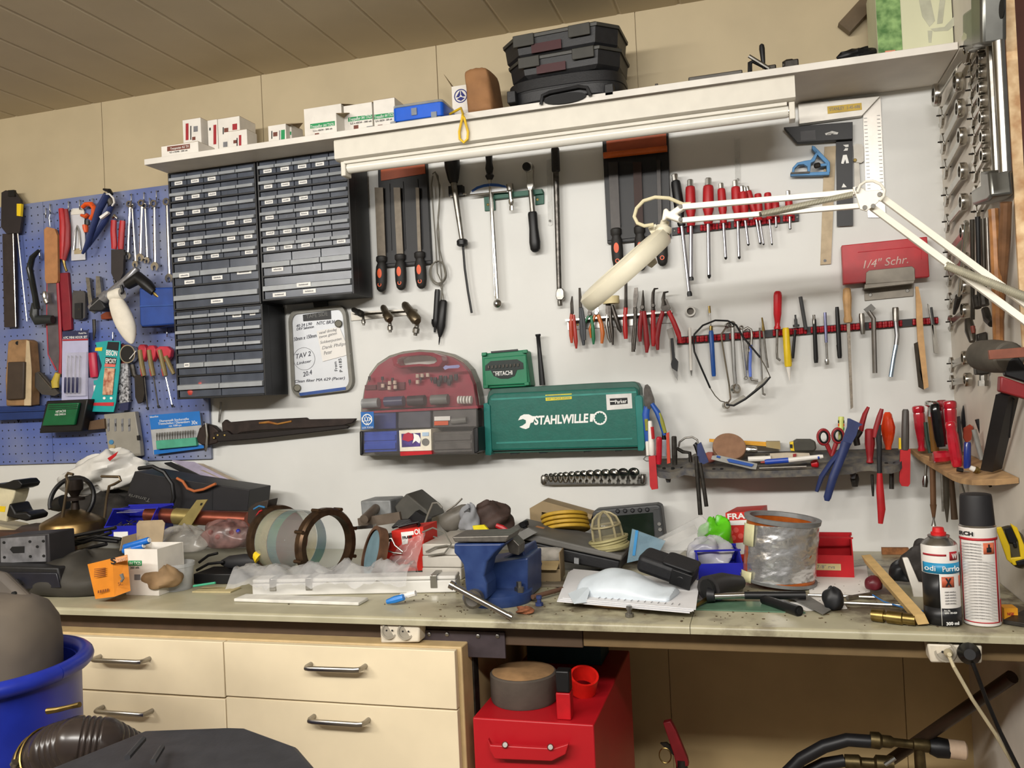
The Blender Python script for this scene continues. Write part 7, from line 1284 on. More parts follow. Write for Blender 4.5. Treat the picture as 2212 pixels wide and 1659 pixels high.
b=B();b.loft([[P(x,y,d) for x,y,d in r] for r in([(1572,1215,.17),(1660,1210,.17),(1664,1205,.05),(1585,1208,.05)],[(1567,1108,.17),(1640,1104,.17),(1657,1091,.05),(1592,1095,.05)])]);rb_=part('carton',b,FR,t,smooth=0)
textp(rb_,'FRAM',(1572,1122),(1625,1119),.1715,12,WINK,bold=.03)
for pp in([(1570,1125),(1640,1122),(1640,1133),(1570,1135)],[(1589,1173),(1640,1170),(1640,1195),(1590,1198)]):b=B();b.plate(pp,.1705,.0008);part('white_band',b,WINK,rb_,smooth=0)
b=B()
for x,y in((1578,1150),(1590,1145),(1600,1158),(1584,1162),(1612,1150)):b.plate(cpx(x,y,6,10),.1705,.0006)
part('filter_print',b,mat('red_pale','d8564c',.5),rb_,smooth=0)
GTN=mat('grey_tin2','828484',.5,.3,var=.2)
b=B();b.plate([(778,1082),(843,1080),(846,1120),(782,1124)],.1,.1);solo('grey_tin','grey blue metal tin standing against the wall behind the pipe','tin',b,GTN,bevel=.004)
t=T('pipe_flange','grey welded pipe stub on a plate behind the porthole lid','pipe',P(800,1140,.3))
b=B();b.sp((786,1122),(812,1098),.3,[(0,9.5),(1,10),(1,7),(.1,7)],16,d2=.2);part('pipe',b,mat('pipe_taupe','6a5e52',.5,.4),t);b=B();b.plate([(772,1120),(862,1106),(866,1128),(775,1142)],.26,.012);part('plate',b,MATS['pipe_taupe'],t);b=B();b.plate([(768,1137),(806,1134),(806,1141),(768,1144)],.32,.02);part('bright_bar',b,CHROME,t)
t=T('hopper','dark grey tilted square plastic hopper against the wall','hopper',P(890,1140,.15))
b=B();b.prism([P(*p,.2) for p in((852,1094),(878,1066),(920,1100),(930,1120),(908,1128),(862,1124))],(0,.12,0));part('hopper',b,mat('hopper_grey','46443e',.6,var=.12),t,bevel=.004);b=B();b.plate([(880,1122),(898,1104),(925,1122),(922,1138),(900,1140)],.2,.03);part('opening',b,BLACK,t)
t=T('hand_sander','grey rounded power tool with wire bail leaning behind the vise','power tool',P(980,1155,.2))
b=B();b.tp([(1018,1098),(995,1112),(970,1128),(958,1140)],[16,22,25,20],.2,16);part('body',b,mat('tool_grey','6c6860',.45,var=.1),t,sub=1);b=B();b.tp([(964,1104),(985,1090),(998,1077)],2,.25);part('lever',b,STEEL,t);b=B();b.tp([(925,1150),(918,1130),(925,1110),(935,1087),(945,1086),(955,1097)],2.5,.26);part('bail',b,WIRE,t);b=B();b.tp([(918,1140),(920,1155),(945,1162),(962,1185),(955,1200),(930,1205)],2,.33);part('wire',b,WIRE,t);b=B();b.plate([(1002,1105),(1012,1098),(1017,1108),(1006,1114)],.25,.012);part('switch',b,DGREY,t)
bag('leather_glove','dark brown crumpled leather work glove behind the vise','glove',P(1062,1122,.2),.062,.05,.05,mat('leather_brown','3c2c26',.7,var=.2,bump=.4),61,.22)
b=B();b.plate([(1020,1136),(1045,1134),(1058,1148),(1056,1160),(1028,1160)],.28,.01);solo('yellow_label','bright yellow label sheet peeking out below the leather glove','label',b,mat('lemon','d8c814',.5),bevel=.001)
b=B();b.tp([(1072,1135),(1085,1140),(1096,1146)],[5,6,4],.26);solo('red_clip','small red clip beside the leather glove','clip',b,RED)
bag('grey_rag','pale grey rag between the grey power tool and the glove','rag',P(1015,1125,.24),.03,.03,.045,mat('rag_grey','8a8c90',.9),63,.25)
for i in range(3):b=B();y=1234-i*26;q=P(918,y,.4);c_=P(1002,y,.4);z_=Z0+i*.031;b.box(q.x,c_.x,-.42,-.2,z_,z_+.030);solo('white_box','%s white flat box in the stack behind the vise'%['lowest','middle','topmost'][i],'box',b,mat('box_offwhite','bdb8ae',.5,var=.06),'white boxes behind the vise',bevel=.003)
PW=mat('profile_white','d6d4ce',.4,var=.03)
t=T('light_profile','long white channel with metal clips half inside a clear plastic bag','profile',HB(760,1285))
A,Q=HB(545,1288),HB(985,1280);x=(Q-A);Lp=x.length;M=frame(A,x,V((0,0,1)).cross(x));b=B();b.M=M;b.box(0,Lp,0,.06,0,.030);b.box(0,Lp,.004,.056,.0305,.040);part('channel',b,PW,t,bevel=.003)
for f in(.09,.27,.88):b=B();b.M=M;b.box(Lp*f,Lp*f+.017,-.002,.062,.012,.0425);part('clip',b,CHROME,t,bevel=.001)
b=B();b.M=hb(505,1300,-1.5);k=kx(505,1300);b.box(0,300*k,0,.05,0,.008);solo('white_foam_strip','thin white foam strip lying in front of the bagged channel','strip',b,mat('foam_white','d2d0c8',.7),bevel=.002)
b=B();rnd=random.Random(8)
def sheet(u,v):
 p=M@V((Lp*(-.10+.88*u),-.035+.13*v,.018+.036*sin(pi*min(1,max(0,v)))+.012*(1-v)*0));return p+V((0,rnd.uniform(-.004,.004),abs(.014*sin(13*u+5*v))+.012*sin(29*u*(1+.2*v))*v+rnd.uniform(0,.009)))
b.grid(sheet,44,12)
for v in b.v:v.z=max(v.z,Z0+.001)
solo('plastic_bag','clear crinkled plastic bag over the long white channel','bag',b,mat('bag_crinkle','cfcfcf',.10,alpha=.42,var=.1),smooth=80)
t=T('cable_connector','blue and white plug connector at the bag end near the vise','connector',HB(870,1305));b=B();b.sp((836,1300),(872,1290),.69,[(0,5),(.5,8),(1,7)],8);part('blue_body',b,mat('plug_blue','2278c8',.4),t);b=B();b.sp((866,1289),(898,1281),.68,[(0,7),(.4,5),(.5,7),(1,6)],8);part('white_body',b,PAPER,t)
# --- vise
VB=mat('vise_blue','1f3568',.4,var=.15,scale=30,h2='2a3f6e');VJ=mat('vise_jaw','6c6862',.45,.7,var=.2,scale=60)
c=HB(1062,1322);c=V((P(1065,1300,.66).x,-.62,Z0));t=T('bench_vise','heavy blue bench vise bolted to the bench front with a chrome bar handle','vise',c);k=sc(c)
b=B();b.spin(c,c+V((0,0,.03)),[(0,.078),(.3,.082),(.8,.080),(1,.066)],32);part('base',b,VB,t)
for a in(.5,2.6):b=B();q=c+V((cos(a)*.068,-sin(a)*.02-.02,.03));b.spin(q-V((0,0,.004)),q+V((0,0,.02)),[(0,.011),(.5,.011),(.55,.006),(1,.006)],6);part('bolt',b,STEEL,t)
def vp(pp,d,t_):b.plate(pp,d,t_)
b=B();vp([(980,1174),(1093,1173),(1068,1195),(1052,1215),(1046,1245),(1052,1262),(1052,1296),(1010,1296),(1004,1260),(1003,1240),(1000,1220),(990,1205),(980,1195)],.66,.07);part('front_jaw',b,VB,t,smooth=0,bevel=.005,seg=3)
b=B();vp([(1003,1225),(1140,1205),(1140,1296),(1090,1312),(1010,1310)],.5,.13);vp([(1085,1205),(1130,1185),(1145,1240),(1135,1275),(1090,1280)],.46,.12);part('slide',b,VB,t,smooth=0,bevel=.004)
b=B();vp([(976,1160),(1100,1157),(1093,1171),(982,1171)],.64,.096);vp([(1092,1168),(1104,1160),(1122,1178),(1120,1200),(1100,1195)],.6,.05);part('jaw_plate',b,VJ,t,smooth=0,bevel=.002)
b=B();q0,q1=P(1030,1290,.72),P(1020,1296,.775);b.spin(q0,q1,[(0,.018),(.4,.018),(.45,.021),(.9,.02),(1,.014)],16);part('screw',b,VJ,t)
A,Q=P(972,1262,.80),P(1106,1334,.80);b=B();b.spin(A,Q,[(0,.009),(.07,.009),(.071,.0065),(.93,.0065),(.931,.0085),(1,.008)],12);part('bar_handle',b,CHROME,t)
CBD=mat('cardboard','8c7a5c',.8,var=.1,scale=12)
t=T('cardboard_box','small open cardboard box with a taped flap beside the vise','box',HB(1170,1270));M=hb(1142,1256,5);b=B();b.M=M;w=70*kx(1142,1256);h=.07
b.box(0,w,0,.002,0,.03);b.box(0,.002,.003,.08,0,h*.6);b.box(w-.002,w,.003,.08,0,h);b.box(0,w,.0805,.0825,0,h);part('box',b,CBD,t,smooth=0)
b=B();b.M=M;b.prism([V((.002,.03,h*.6)),V((w-.003,.03,h*.62)),V((w-.006,-.02,.032)),V((-.004,-.02,.034))],(0,0,.002));part('flap',b,mat('flap_tan','b09a70',.7),t,smooth=0)
b=B();b.M=M;b.prism([V((.004,.079,h)),V((w-.004,.079,h)),V((w-.006,.03,h*.66)),V((.004,.03,h*.64))],(0,0,.001));part('tape',b,CLB2,t,smooth=0)
t=T('black_tool_case','flat black case with a dusty grey lid lying tilted behind the cardboard box','case',P(1230,1225,.3))
b=B();b.prism([P(*p,.34) for p in((1102,1160),(1340,1212),(1335,1238),(1100,1190))],(0,.16,0));part('shell',b,BC,t,bevel=.005)
b=B();b.prism([P(*p,.35) for p in((1098,1142),(1345,1200),(1342,1212),(1100,1160))],(0,.18,0));part('lid',b,mat('dusty_lid','5c5a56',.6,var=.15,scale=10),t,bevel=.004)
for x,y in((1117,1168),(1240,1205)):b=B();b.plate([(x,y),(x+10,y+2),(x+10,y+14),(x,y+12)],.35,.008);part('latch',b,mat('latch_clear','8a8c8e',.2),t)
t=T('star_knob','black star knob on a steel stud standing on the grey case lid','knob',P(1135,1150,.3));b=B();b.sp((1140,1150),(1130,1126),.3,[(0,4),(.5,5),(.55,10),(.9,12),(1,8)],7);part('knob_body',b,BLACK,t)
t=T('disc_carton','torn cardboard carton holding yellow edged discs on the grey case','box',P(1200,1190,.2))
b=B();b.plate([(1144,1098),(1172,1082),(1280,1112),(1276,1122),(1170,1106),(1170,1140),(1146,1138)],.02,.07);part('carton',b,CBD,t,smooth=0);b=B();b.plate([(1156,1138),(1266,1165),(1264,1190),(1154,1160)],.235,.02);part('front_flap',b,mat('flap_orange_tan','a8764c',.7),t,smooth=0)
for i in range(4):q=P(1218+i*2,1112+i*9,.162);b=B();b.spin(q,q+V((.001,-.003,-.009)),[(0,.064),(.2,.066),(.8,.066),(1,.064)],28);solo('grinding_disc','%s yellow rimmed disc in the torn carton'%['topmost','second','third','lowest'][i],'disc',b,mat('disc_yellow','b08c28',.6,var=.15),'yellow discs in the torn carton')
t=T('caged_lamp','glass caged bulkhead lamp wound with pale cord in front of the grey screen','lamp',P(1310,1195,.3));A,Q=P(1318,1184,.3),P(1303,1106,.3);k=sc(A)
b=B();b.spin(A,Q,[(0,30*k),(.3,30*k),(.6,29*k),(.8,24*k),(.93,14*k),(1,3*k)],24);part('glass',b,mat('lamp_glass','b8b098',.06,alpha=.18),t)
u=(Q-A);un=u.normalized();s1=un.cross(V((0,1,0))).normalized();s2=un.cross(s1);b=B()
for i in range(6):a=pi*i/3+.2;d_=s1*cos(a)+s2*sin(a);b.tube([A+u*f+d_*r*k for f,r in((.0,32),(.35,32),(.65,30),(.83,25),(.95,14),(1.01,1))],.0032,6)
b.tube([A+u*.62+(s1*cos(a)+s2*sin(a))*31*k for a in[2*pi*i/20 for i in range(21)]],.0032,6);part('cage',b,mat('cage_cream','a49a78',.45,.3),t)
for i in range(6):b=B();r=(37+i%3*2)*k;b.tube([A+u*(-.02+i*.055)+(s1*cos(a)+s2*sin(a)+un*.06*sin(a+i))*r for a in[2*pi*j/24 for j in range(25)]],.004,6);part('cord_turn',b,mat('cord_pale','9c9468',.6),t)
t=T('marine_display','dark grey instrument with black screen and round buttons against the wall','display',P(1355,1170,.06))
b=B();b.plate([(1279,1110),(1284,1102),(1418,1090),(1428,1094),(1436,1160),(1432,1172),(1290,1178),(1282,1170)],.03,.06);bd=part('housing',b,mat('display_grey','3e3f40',.5),t,smooth=0,bevel=.006);b=B();b.plate([(1290,1118),(1410,1107),(1414,1165),(1296,1170)],.091,.002);part('screen',b,mat('screen_dark','161a1a',.15,h2='1c2a1c',scale=4),bd,smooth=0)
for i in range(5):q=(1334+i*16,1104-i*.8);b=B();b.spin(P(*q,.09),P(*q,.095),[(0,.006),(.6,.006),(1,.004)],12);part('button',b,DARK,bd)
for q in((1424,1132),(1426,1144)):b=B();b.spin(P(*q,.09),P(*q,.094),[(0,.006),(1,.005)],12);part('button',b,GREY,bd)
textp(bd,'Northstar',(1408,1101),(1422,1100),.0925,3,GREY)
b=B();b.prism([P(*p,.33) for p in((1366,1142),(1438,1168),(1420,1200),(1355,1215))],(0,-.006,0));zb=solo('zip_bag','pale blue zip bag leaning between caged lamp and black pouch','bag',b,mat('zip_blue','8aa8b8',.15,alpha=.5),smooth=0);b=B();b.prism([P(*p,.337) for p in((1373,1145),(1379,1146),(1372,1200),(1366,1200))],(0,-.001,0));part('blue_zip',b,mat('zip_line','3c88c0',.4),zb,smooth=0)
t=T('parts_sachet','long clear sachet with a white insert lying aslant over the bin','sachet',P(1450,1190,.3));b=B();b.prism([P(*p,.3) for p in((1400,1172),(1515,1112),(1532,1128),(1530,1150),(1470,1196),(1410,1196))],(0,-.012,.0));part('film',b,CLB,t,bevel=.003);b=B();b.prism([P(*p,.296) for p in((1420,1172),(1500,1134),(1508,1150),(1440,1186))],(0,.004,0));part('insert',b,PAPER,t,smooth=0)
bag('green_packet','bright green crumpled foil packet next to the filter carton','packet',P(1545,1165,.22),.05,.04,.052,mat('lime','58b81c',.3,var=.2),71,.35,18,10,-1)
bag('bubble_wrap','clear crumpled bubble wrap in the cobalt bin by the foil tin','wrap',P(1530,1200,.33),.055,.04,.045,mat('bubble','c0c0c4',.2,alpha=.6),73,.3)
M=rz(HB(1510,1262),10);k=kx(1510,1262);openbin('small_bin','cobalt blue bin half hidden by the black pouch and foil tin',M,95*k,.12,62*k,BB,.7)
M=rz(HB(1762,1246),-3);k=kx(1762,1246);t=openbin('small_bin','red bin with handwritten paper label right of the foil tin',M,78*k,.11,76*k,RED,.62);b=B();b.M=M;b.box(-.001,52*k,-.0012,-.0004,15*k,29*k);lb=part('label',b,mat('label_cream','c0b080',.7),t,smooth=0);text(lb,'7/8" rvs',M@V((4*k,-.0016,19*k)),M.to_3x3()@V((1,0,0)),(0,0,1),7*k,INKG,width=36*k,name='handwriting')
A,Q=V((0,0,0)),V((0,0,0));c=HB(1682,1262);k=kx(1682,1262);c.z=Z0+.012;tp_=P(1690,1122,-c.y)
t=T('foil_tin','large tin wrapped in crinkled aluminium foil with an amber rim showing','tin',V((c.x,c.y,Z0)));u=(tp_-c).normalized();Hh=(tp_-c).length;R=78*k
s1=u.cross(V((0,1,0))).normalized();s2=u.cross(s1);rnd=random.Random(5);AMB=mat('amber_tin','b05a20',.25,.3,var=.2)
b=B();b.spin(c,tp_,[(0,R*.96),(1,R*.95),(1,R*.9),(.03,R*.9),(.03,.001)],40);part('tin',b,AMB,t)
b=B();ang=lambda f:-2.62+4.4*f
def foil(f,g):a=ang(f);r=R*.97+rnd.uniform(.0,.0017)+.0014*sin(11*f+7*g)*sin(23*f-13*g);return c+u*(Hh*(.04+.93*g))+(V((1,0,0))*cos(a)+V((0,1,0))*sin(a))*r
b.grid(foil,70,34);part('foil',b,mat('foil','d6d6d6',.26,.85,var=.05,scale=10,bump=1),t,smooth=30)
for f in(-.0,1.0):b=B();b.spin(tp_-u*.004 if f else c-u*.003,tp_+u*.006 if f else c+u*.004,[(0,R*1.01),(1,R*1.03),(1,R*.88),(0,R*.88),(0,R*1.01)],40,cap=False);part('rim',b,GTN,t)
for g0,g1 in((.62,.98),(.02,.2)):b=B();a0=-2.85;b.grid(lambda f,g:c+u*Hh*(g0+(g1-g0)*g)+(V((1,0,0))*cos(a0+.5*f)+V((0,1,0))*sin(a0+.5*f))*(R*.97+.0065),6,2);part('tape',b,mat('tape_pale','c8c49a',.6),t,solid=.0005)
M=frame(HB(1382,1290)+V((0,-.0,.055)),V((.9,-.15,-.28)),V((.2,.95,.12)));k=kx(1400,1290)
t=T('black_pouch','black padded belt pouch lying on the white mailer','pouch',M.translation)
def rbx(x0,x1,y0,y1,z0,z1,r):b=B();b.M=M;b.prism([V((x,y,z0)) for x,y in rrect(x0,y0,x1,y1,r)],(0,0,z1-z0));return b
part('body',rbx(-.01,.118,0,.075,.0,.040,.014),mat('pouch_black','17171a',.6,var=.2,scale=90,bump=.1),t,bevel=.010,seg=3);part('flap',rbx(.045,.12,-.004,.07,.0405,.047,.012),MATS['pouch_black'],t,bevel=.003)
b=B();b.M=M;b.spin(V((.095,-.001,.018)),V((.095,-.006,.018)),[(0,.010),(.7,.010),(1,.008)],16);part('snap',b,BLACK,t);b=B();b.M=M;b.box(.072,.12,-.005,.0,.002,.038);part('front_strap',b,BLACK,t,bevel=.002)
zP=Z0+.014;k=kx(1350,1320)
q=[H(x,y,zP) for x,y in((1203,1300),(1490,1325),(1500,1262),(1228,1236))]
for i in range(4):b=B();dz=V((.004*i,.003*(i%2),.0022*i));b.prism([p+dz for p in q],(0,0,.0014));o=solo('paper_sheet','%s printed white sheet in the stack under the mailer'%['lowest','second lowest','second','topmost'][i],'paper',b,mat('sheet_white','dedee0',.6,var=.02),'paper sheets under the mailer',smooth=0)
b=B()
for i in range(13):f=.30+i*.05;p=q[0]*(1-f)+q[1]*f;b.prism([p+V((.004,.02,.0095)),p+V((.0055,.02,.0095)),p+V((.0075,.032,.0095)),p+V((.006,.032,.0095))],(0,0,.0003))
part('print_lines',b,INKG,o,smooth=0)
c=(q[0]+q[1]+q[2]+q[3])/4;b=B();b.spin(c+V((0,-.008,-.0135)),c+V((0,-.008,-.001)),[(0,.092),(1,.095)],36);solo('round_board','round pale wooden board under the paper stack','board',b,WOOD)
M=frame(H(1232,1285,zP+.010),H(1440,1300,zP)-H(1232,1285,zP),(0,1,0));Lm=(H(1440,1300,zP)-H(1232,1285,zP)).length;rnd=random.Random(2)
MW=mat('mailer_white','c4cdd4',.35,var=.05)
b=B();b.M=M;n=24;rings=[]
for i in range(17):f=i/16;h=.014+.034*sin(pi*min(1,f*1.1+.05))+rnd.uniform(-.002,.002);w=.055+.008*sin(5*f);rings.append([V((Lm*f,.05+w*cos(a)+.02*(1-f),(h+.003*sin(4*a+9*f))*max(sin(a),-.25))) for a in[2*pi*j/n for j in range(n)]])
b.loft(rings);t=solo('poly_mailer','crumpled white plastic mailer lying on the paper stack','envelope',b,MW,sub=1);b=B();b.M=M;b.prism([V((-.005,.0,.002)),V((.03,-.05,-.006)),V((.05,-.03,-.006)),V((.04,.03,.02))],(0,0,.001));part('folded_corner',b,MW,t)
def rod3(name,lab,cat,segs,grp=None):
 t=T(name,lab,cat,HB(*segs[0][1][0][:2]),grp)
 for nm,pp,r,m in segs:b=B();b.tube([H(x,y,Z0+z) for x,y,z in[(p+(.012,))[:3] for p in pp]],[q_*kx(*pp[0][:2]) for q_ in r],12);part(nm,b,m,t)
 return t
t=rod3('rubber_hood','black ribbed rubber lamp hood lying with its mouth to the room','hood',[('cup',[(1530,1272,.03),(1560,1262,.03),(1600,1258,.025)],[27,24,14],mat('hood_black','211f1f',.6)),('mouth',[(1526,1273,.03),(1531,1272,.03)],[20,20],HOLE)])
rod3('chrome_tube','short dull chrome tube end beside the foil tin foot','tube',[('tube',[(1562,1272,.012),(1600,1268,.012)],[11,11],STEEL)])
rod3('torque_driver','chrome and black torque handle lying before the foil tin','torque wrench',[('head',[(1530,1285,.02),(1545,1286,.02)],[15,12],DARK),('shaft',[(1543,1288,.018),(1608,1286,.018)],[7,7],CHROME),('grip',[(1608,1286,.018),(1740,1286,.018)],[8,9],BLACK)])
rod3('steel_lever','small worn brass coloured lever by the paper corner','lever',[('lever',[(1502,1310,.006),(1530,1292,.012)],[4,5],BRASS)])
rod3('rubber_hose_piece','black hose piece with an open end pointing at the viewer','hose',[('hose',[(1650,1295,.01),(1726,1320,.010)],[10,11],BLACK),('bore',[(1725.5,1319.8,.010),(1728,1320.6,.010)],[7,7],HOLE)])
b=B();b.prism([H(x,y,Z0) for x,y in((1500,1318),(1740,1325),(1700,1302),(1505,1298))],(0,0,.002));solo('green_glass_strip','dusty green glass strip along the bench front','strip',b,mat('green_glass','5a7a64',.2),smooth=0)
b=B();b.prism([H(x,y,Z0+.004) for x,y in((1690,1284),(1740,1284),(1795,1318),(1778,1328))],(0,0,.0015));solo('scraper_blade','grey triangular scraper blade beside the hose piece','blade',b,GREY,smooth=0)
bag('rubber_bulb','lumpy dark rubber bulb lying among the thin rods','bulb',H(1800,1295,Z0+.02),.022,.022,.026,DARK,81,.15,18,10,-1)
for i,(a,c_,r,lab) in enumerate((((1745,1285),(1890,1290),3,'thin steel rod nearest the red bin'),((1820,1302),(1965,1308),3.5,'longer pale steel rod pointing at the wooden slat'),((1830,1292),(1880,1284),5,'short thick steel pin behind the rods'))):b=B();b.tube([H(*a,Z0+.006),H(*c_,Z0+.006)],r*kx(*a),8);solo('steel_rod',lab,'rod',b,STEEL)
b=B();A=P(1874,1207,.34);b.tube([A,H(1990,1338,Z0+.014)],.016,4,flat=.75,up=(.5,-.5,.7));solo('wooden_stick','raw pale wooden stick leaning down to the bench front','stick',b,mat('raw_pine','c8a870',.7,var=.1,scale=30),smooth=0)
rod3('brass_fitting','dull brass threaded fitting lying at the bench front edge','fitting',[('nipple',[(1884,1328),(1910,1331)],[13,14],BRASS),('neck',[(1908,1331),(1918,1332)],[9,9],BRASS),('body',[(1918,1332),(1950,1336),(1952,1336),(1978,1339)],[14,14,12,12],BRASS)])
b=B();b.tube([H(1885,1285,Z0+.01),H(1910,1300,Z0+.004),H(1950,1312,Z0+.012),H(2005,1322,Z0+.003)],.0015,6);solo('blue_wire','thin blue wire crossing to the spray can','wire',b,mat('wire_bright_blue','2c6cb0',.5))
bag('red_ball','small dark red rubber ball behind the wooden stick','ball',H(1887,1262,Z0+.018),.019,.019,.019,mat('ball_red','5a1620',.4),85,.05)
bag('black_funnel','black rubber piece behind the wooden stick','rubber',H(1950,1238,Z0+.026),.03,.025,.028,DARK,87,.2)
for i,(pp,lab) in enumerate((([(1745,1240),(1872,1222),(1880,1282),(1750,1300)],'white paper sheet under the red bin and rods'),([(1700,1300),(1820,1292),(1830,1315),(1740,1320)],'torn paper scrap under the rubber bulb'))):b=B();b.prism([H(x,y,Z0+.0003*i) for x,y in pp],(0,0,.0005));solo('loose_paper',lab,'paper',b,PAPER,smooth=0)
b=B();b.box(P(1908,1240,.05).x,P(1966,1240,.05).x,-.05,-.035,Z0,P(1930,1184,.05).z);solo('brown_chipboard','brown chipboard offcut standing against the wall','board',b,mat('chipboard','8a5a34',.8,var=.25,scale=80))
t=T('plastic_scoop','white plastic L-shaped bracket leaning behind the first spray can','bracket',HB(1985,1310));b=B();b.plate([(1950,1206),(1962,1205),(1985,1258),(2004,1262),(2005,1310),(1978,1312),(1970,1270)],.5,.012);part('bracket',b,WHITE,t,bevel=.002)
bag('old_bellows','dark rubber bellows heap between the chipboard and the cans','rubber',H(2010,1225,Z0+.045),.06,.05,.055,mat('bellows','2c2826',.7,bump=.3),91,.28)
def can(lab,px,py,hpx,rpx,prof,loc=None):
 c=HB(px,py);k=kx(px,py);c.y+=rpx*k*.6;c=V((c.x,c.y,Z0));t=T('spray_can',lab,'spray can',c);return t,c,k
def lathe(t,nm,c,m,prof,n=32):b=B();b.spin(c+V((0,0,prof[0][0])),c+V((0,0,prof[-1][0])),[((z-prof[0][0])/(prof[-1][0]-prof[0][0]),r) for z,r in prof],n);return part(nm,b,m,t)
def wrap(t,nm,c,r,m,a0,a1,z0,z1,n=12):b=B();b.grid(lambda f,g:c+V((sin(radians(a0+(a1-a0)*f))*r,-cos(radians(a0+(a1-a0)*f))*r,z0+(z1-z0)*g)),n,1);return part(nm,b,m,t,solid=.0003)
def ctext(t,s,c,r,a0,a1,z,h,m,**kw):A=c+V((sin(radians(a0))*r,-cos(radians(a0))*r,z));Q=c+V((sin(radians(a1))*r,-cos(radians(a1))*r,z));am=radians((a0+a1)/2);o_=V((sin(am),-cos(am),0))*(r*(1-cos(radians((a1-a0)/2)))+.0006);text(t,s,A+o_,Q-A,(0,0,1),h,m,width=(Q-A).length,**kw)
t,c,k=can('shorter spray can with red nozzle and black blue and white label',2042,1352,210,37,0);R=37*k;h=205*k
SIL=mat('can_silver','b4b2ae',.3,1,var=.05);CW=mat('can_white','d6d2cc',.35,var=.04);CB_=mat('can_black','1a1a1c',.4);CBL_=mat('can_blue','2488b4',.4)
z=lambda f:h*f
body=lathe(t,'body',c,CW,[(0,R*.9),(.002,R),(z(.83),R),(z(.85),R*.96)]);lathe(t,'shoulder',c,SIL,[(z(.85),R*.97),(z(.87),R*.9),(z(.92),R*.55),(z(.925),R*.6),(z(.94),R*.6),(z(.945),R*.4)]);lathe(t,'nozzle',c,mat('nozzle_red','c01a1c',.4),[(z(.94),R*.42),(z(.97),R*.42),(z(.975),R*.34),(z(1.02),R*.3),(z(1.025),R*.12)],20)
wrap(t,'blue_band',c,R+.0004,CBL_,-75,100,z(.56),z(.67));wrap(t,'black_field',c,R+.0004,CB_,-90,100,z(.012),z(.20));wrap(t,'black_panel',c,R+.0004,CB_,-90,-14,z(.2),z(.555));wrap(t,'red_line',c,R+.0005,REDP,-70,10,z(.745),z(.765));wrap(t,'red_shield',c,R+.0006,REDP,20,52,z(.70),z(.79));wrap(t,'hazard_square',c,R+.0005,mat('hazard_orange','b8583c',.5),-8,32,z(.42),z(.53));wrap(t,'white_line',c,R+.0006,WINK,-14,-12,z(.02),z(.56))
wrap(t,'hazard_square',c,R+.0005,MATS['hazard_orange'],56,75,z(.42),z(.53));ctext(body,'X',c,R+.001,2,22,z(.435),z(.08),INK,bold=.05);ctext(body,'Purrlo',c,R+.0008,-8,52,z(.59),z(.055),WINK,bold=.01);ctext(body,'odi',c,R+.0008,-60,-22,z(.59),z(.055),WINK);ctext(body,'300 ml',c,R+.0008,-3,40,z(.03),z(.032),WINK,bold=.03);ctext(body,'Art.-Nr.',c,R+.0008,-6,14,z(.17),z(.02),WINK);ctext(body,'0890 100-059',c,R+.0008,-6,34,z(.145),z(.02),WINK);ctext(body,'W',c,R+.0012,26,46,z(.72),z(.05),CW,bold=.03)
for i in range(5):ctext(body,'inhalt ozonfrei',c,R+.0008,-2,34,z(.37-i*.03),z(.012),INKG)
t,c,k=can('tall white and red spray can with a black cap at the bench end',2128,1352,286,38,0);R=37*k;h=283*k
body=lathe(t,'body',c,CW,[(0,R*.9),(.002,R),(z(.745),R),(z(.75),R*.97)]);lathe(t,'seam_ring',c,SIL,[(z(.75),R*.98),(z(.756),R*1.0),(z(.765),R*.94)]);lathe(t,'cap',c,mat('cap_black','1c1b1d',.6),[(z(.766),R*.94),(z(.80),R*.93),(z(.975),R*.86),(z(.995),R*.82),(z(1),R*.7)])
CR_=mat('can_red','b02028',.45);wrap(t,'red_band',c,R+.0004,CR_,-90,95,z(.655),z(.675));wrap(t,'red_line',c,R+.0004,CR_,-80,-74,z(.03),z(.655));wrap(t,'red_line',c,R+.0004,CR_,44,52,z(.03),z(.655));wrap(t,'red_band',c,R+.0004,CR_,-80,52,z(.03),z(.038));wrap(t,'flame_square',c,R+.0005,mat('flame_orange','c86848',.5),2,40,z(.555),z(.64));wrap(t,'red_side',c,R+.0004,CR_,60,95,z(.03),z(.2));wrap(t,'flame',c,R+.0008,INK,12,28,z(.568),z(.605));wrap(t,'flame_tip',c,R+.0009,INK,17,23,z(.6),z(.63))
ctext(body,'RCH',c,R+.0008,-72,-22,z(.695),z(.028),INK,bold=.04)
for i in range(26):ctext(body,'gebruiksaanwijzing veiligheid spuitbus bewaren',c,R+.0008,-66,40 if i>5 else 0,z(.63-i*.0225),z(.007),INKG)
b=B();b.M=hb(2170,1338,4);k=kx(2170,1338);b.box(0,27*k,0,.03,0,24*k);t=solo('spark_plug_box','small orange-yellow carton beside the tall spray can','box',b,mat('ngk_yellow','d89420',.5),smooth=0);text(t,'NGK',b.M@V((6*k,-.0006,9*k)),b.M.to_3x3()@V((1,0,0)),(0,0,1),6*k,REDP,width=14*k,bold=.03)
b=B();b.M=hb(2192,1352,55);b.box(0,.12,-.02,.02,0,.008);solo('dark_batten','dark flat bar lying at the right end of the bench','bar',b,IRON,bevel=.001)
rnd=random.Random(99);b=B()
for i in range(360):
 x=rnd.choice([rnd.gauss(-.55,.18),rnd.gauss(-.05,.25),rnd.uniform(-.8,.45)]);y=rnd.uniform(-.77,-.35);s_=rnd.uniform(.0006,.0022);a=rnd.uniform(0,3)
 if x>.45:continue
 b.prism([V((x+s_*cos(a+q_)*rnd.uniform(.6,2),y+s_*sin(a+q_),Z0-.0003)) for q_ in(0,1.6,3.1,4.7)],(0,0,.0012))
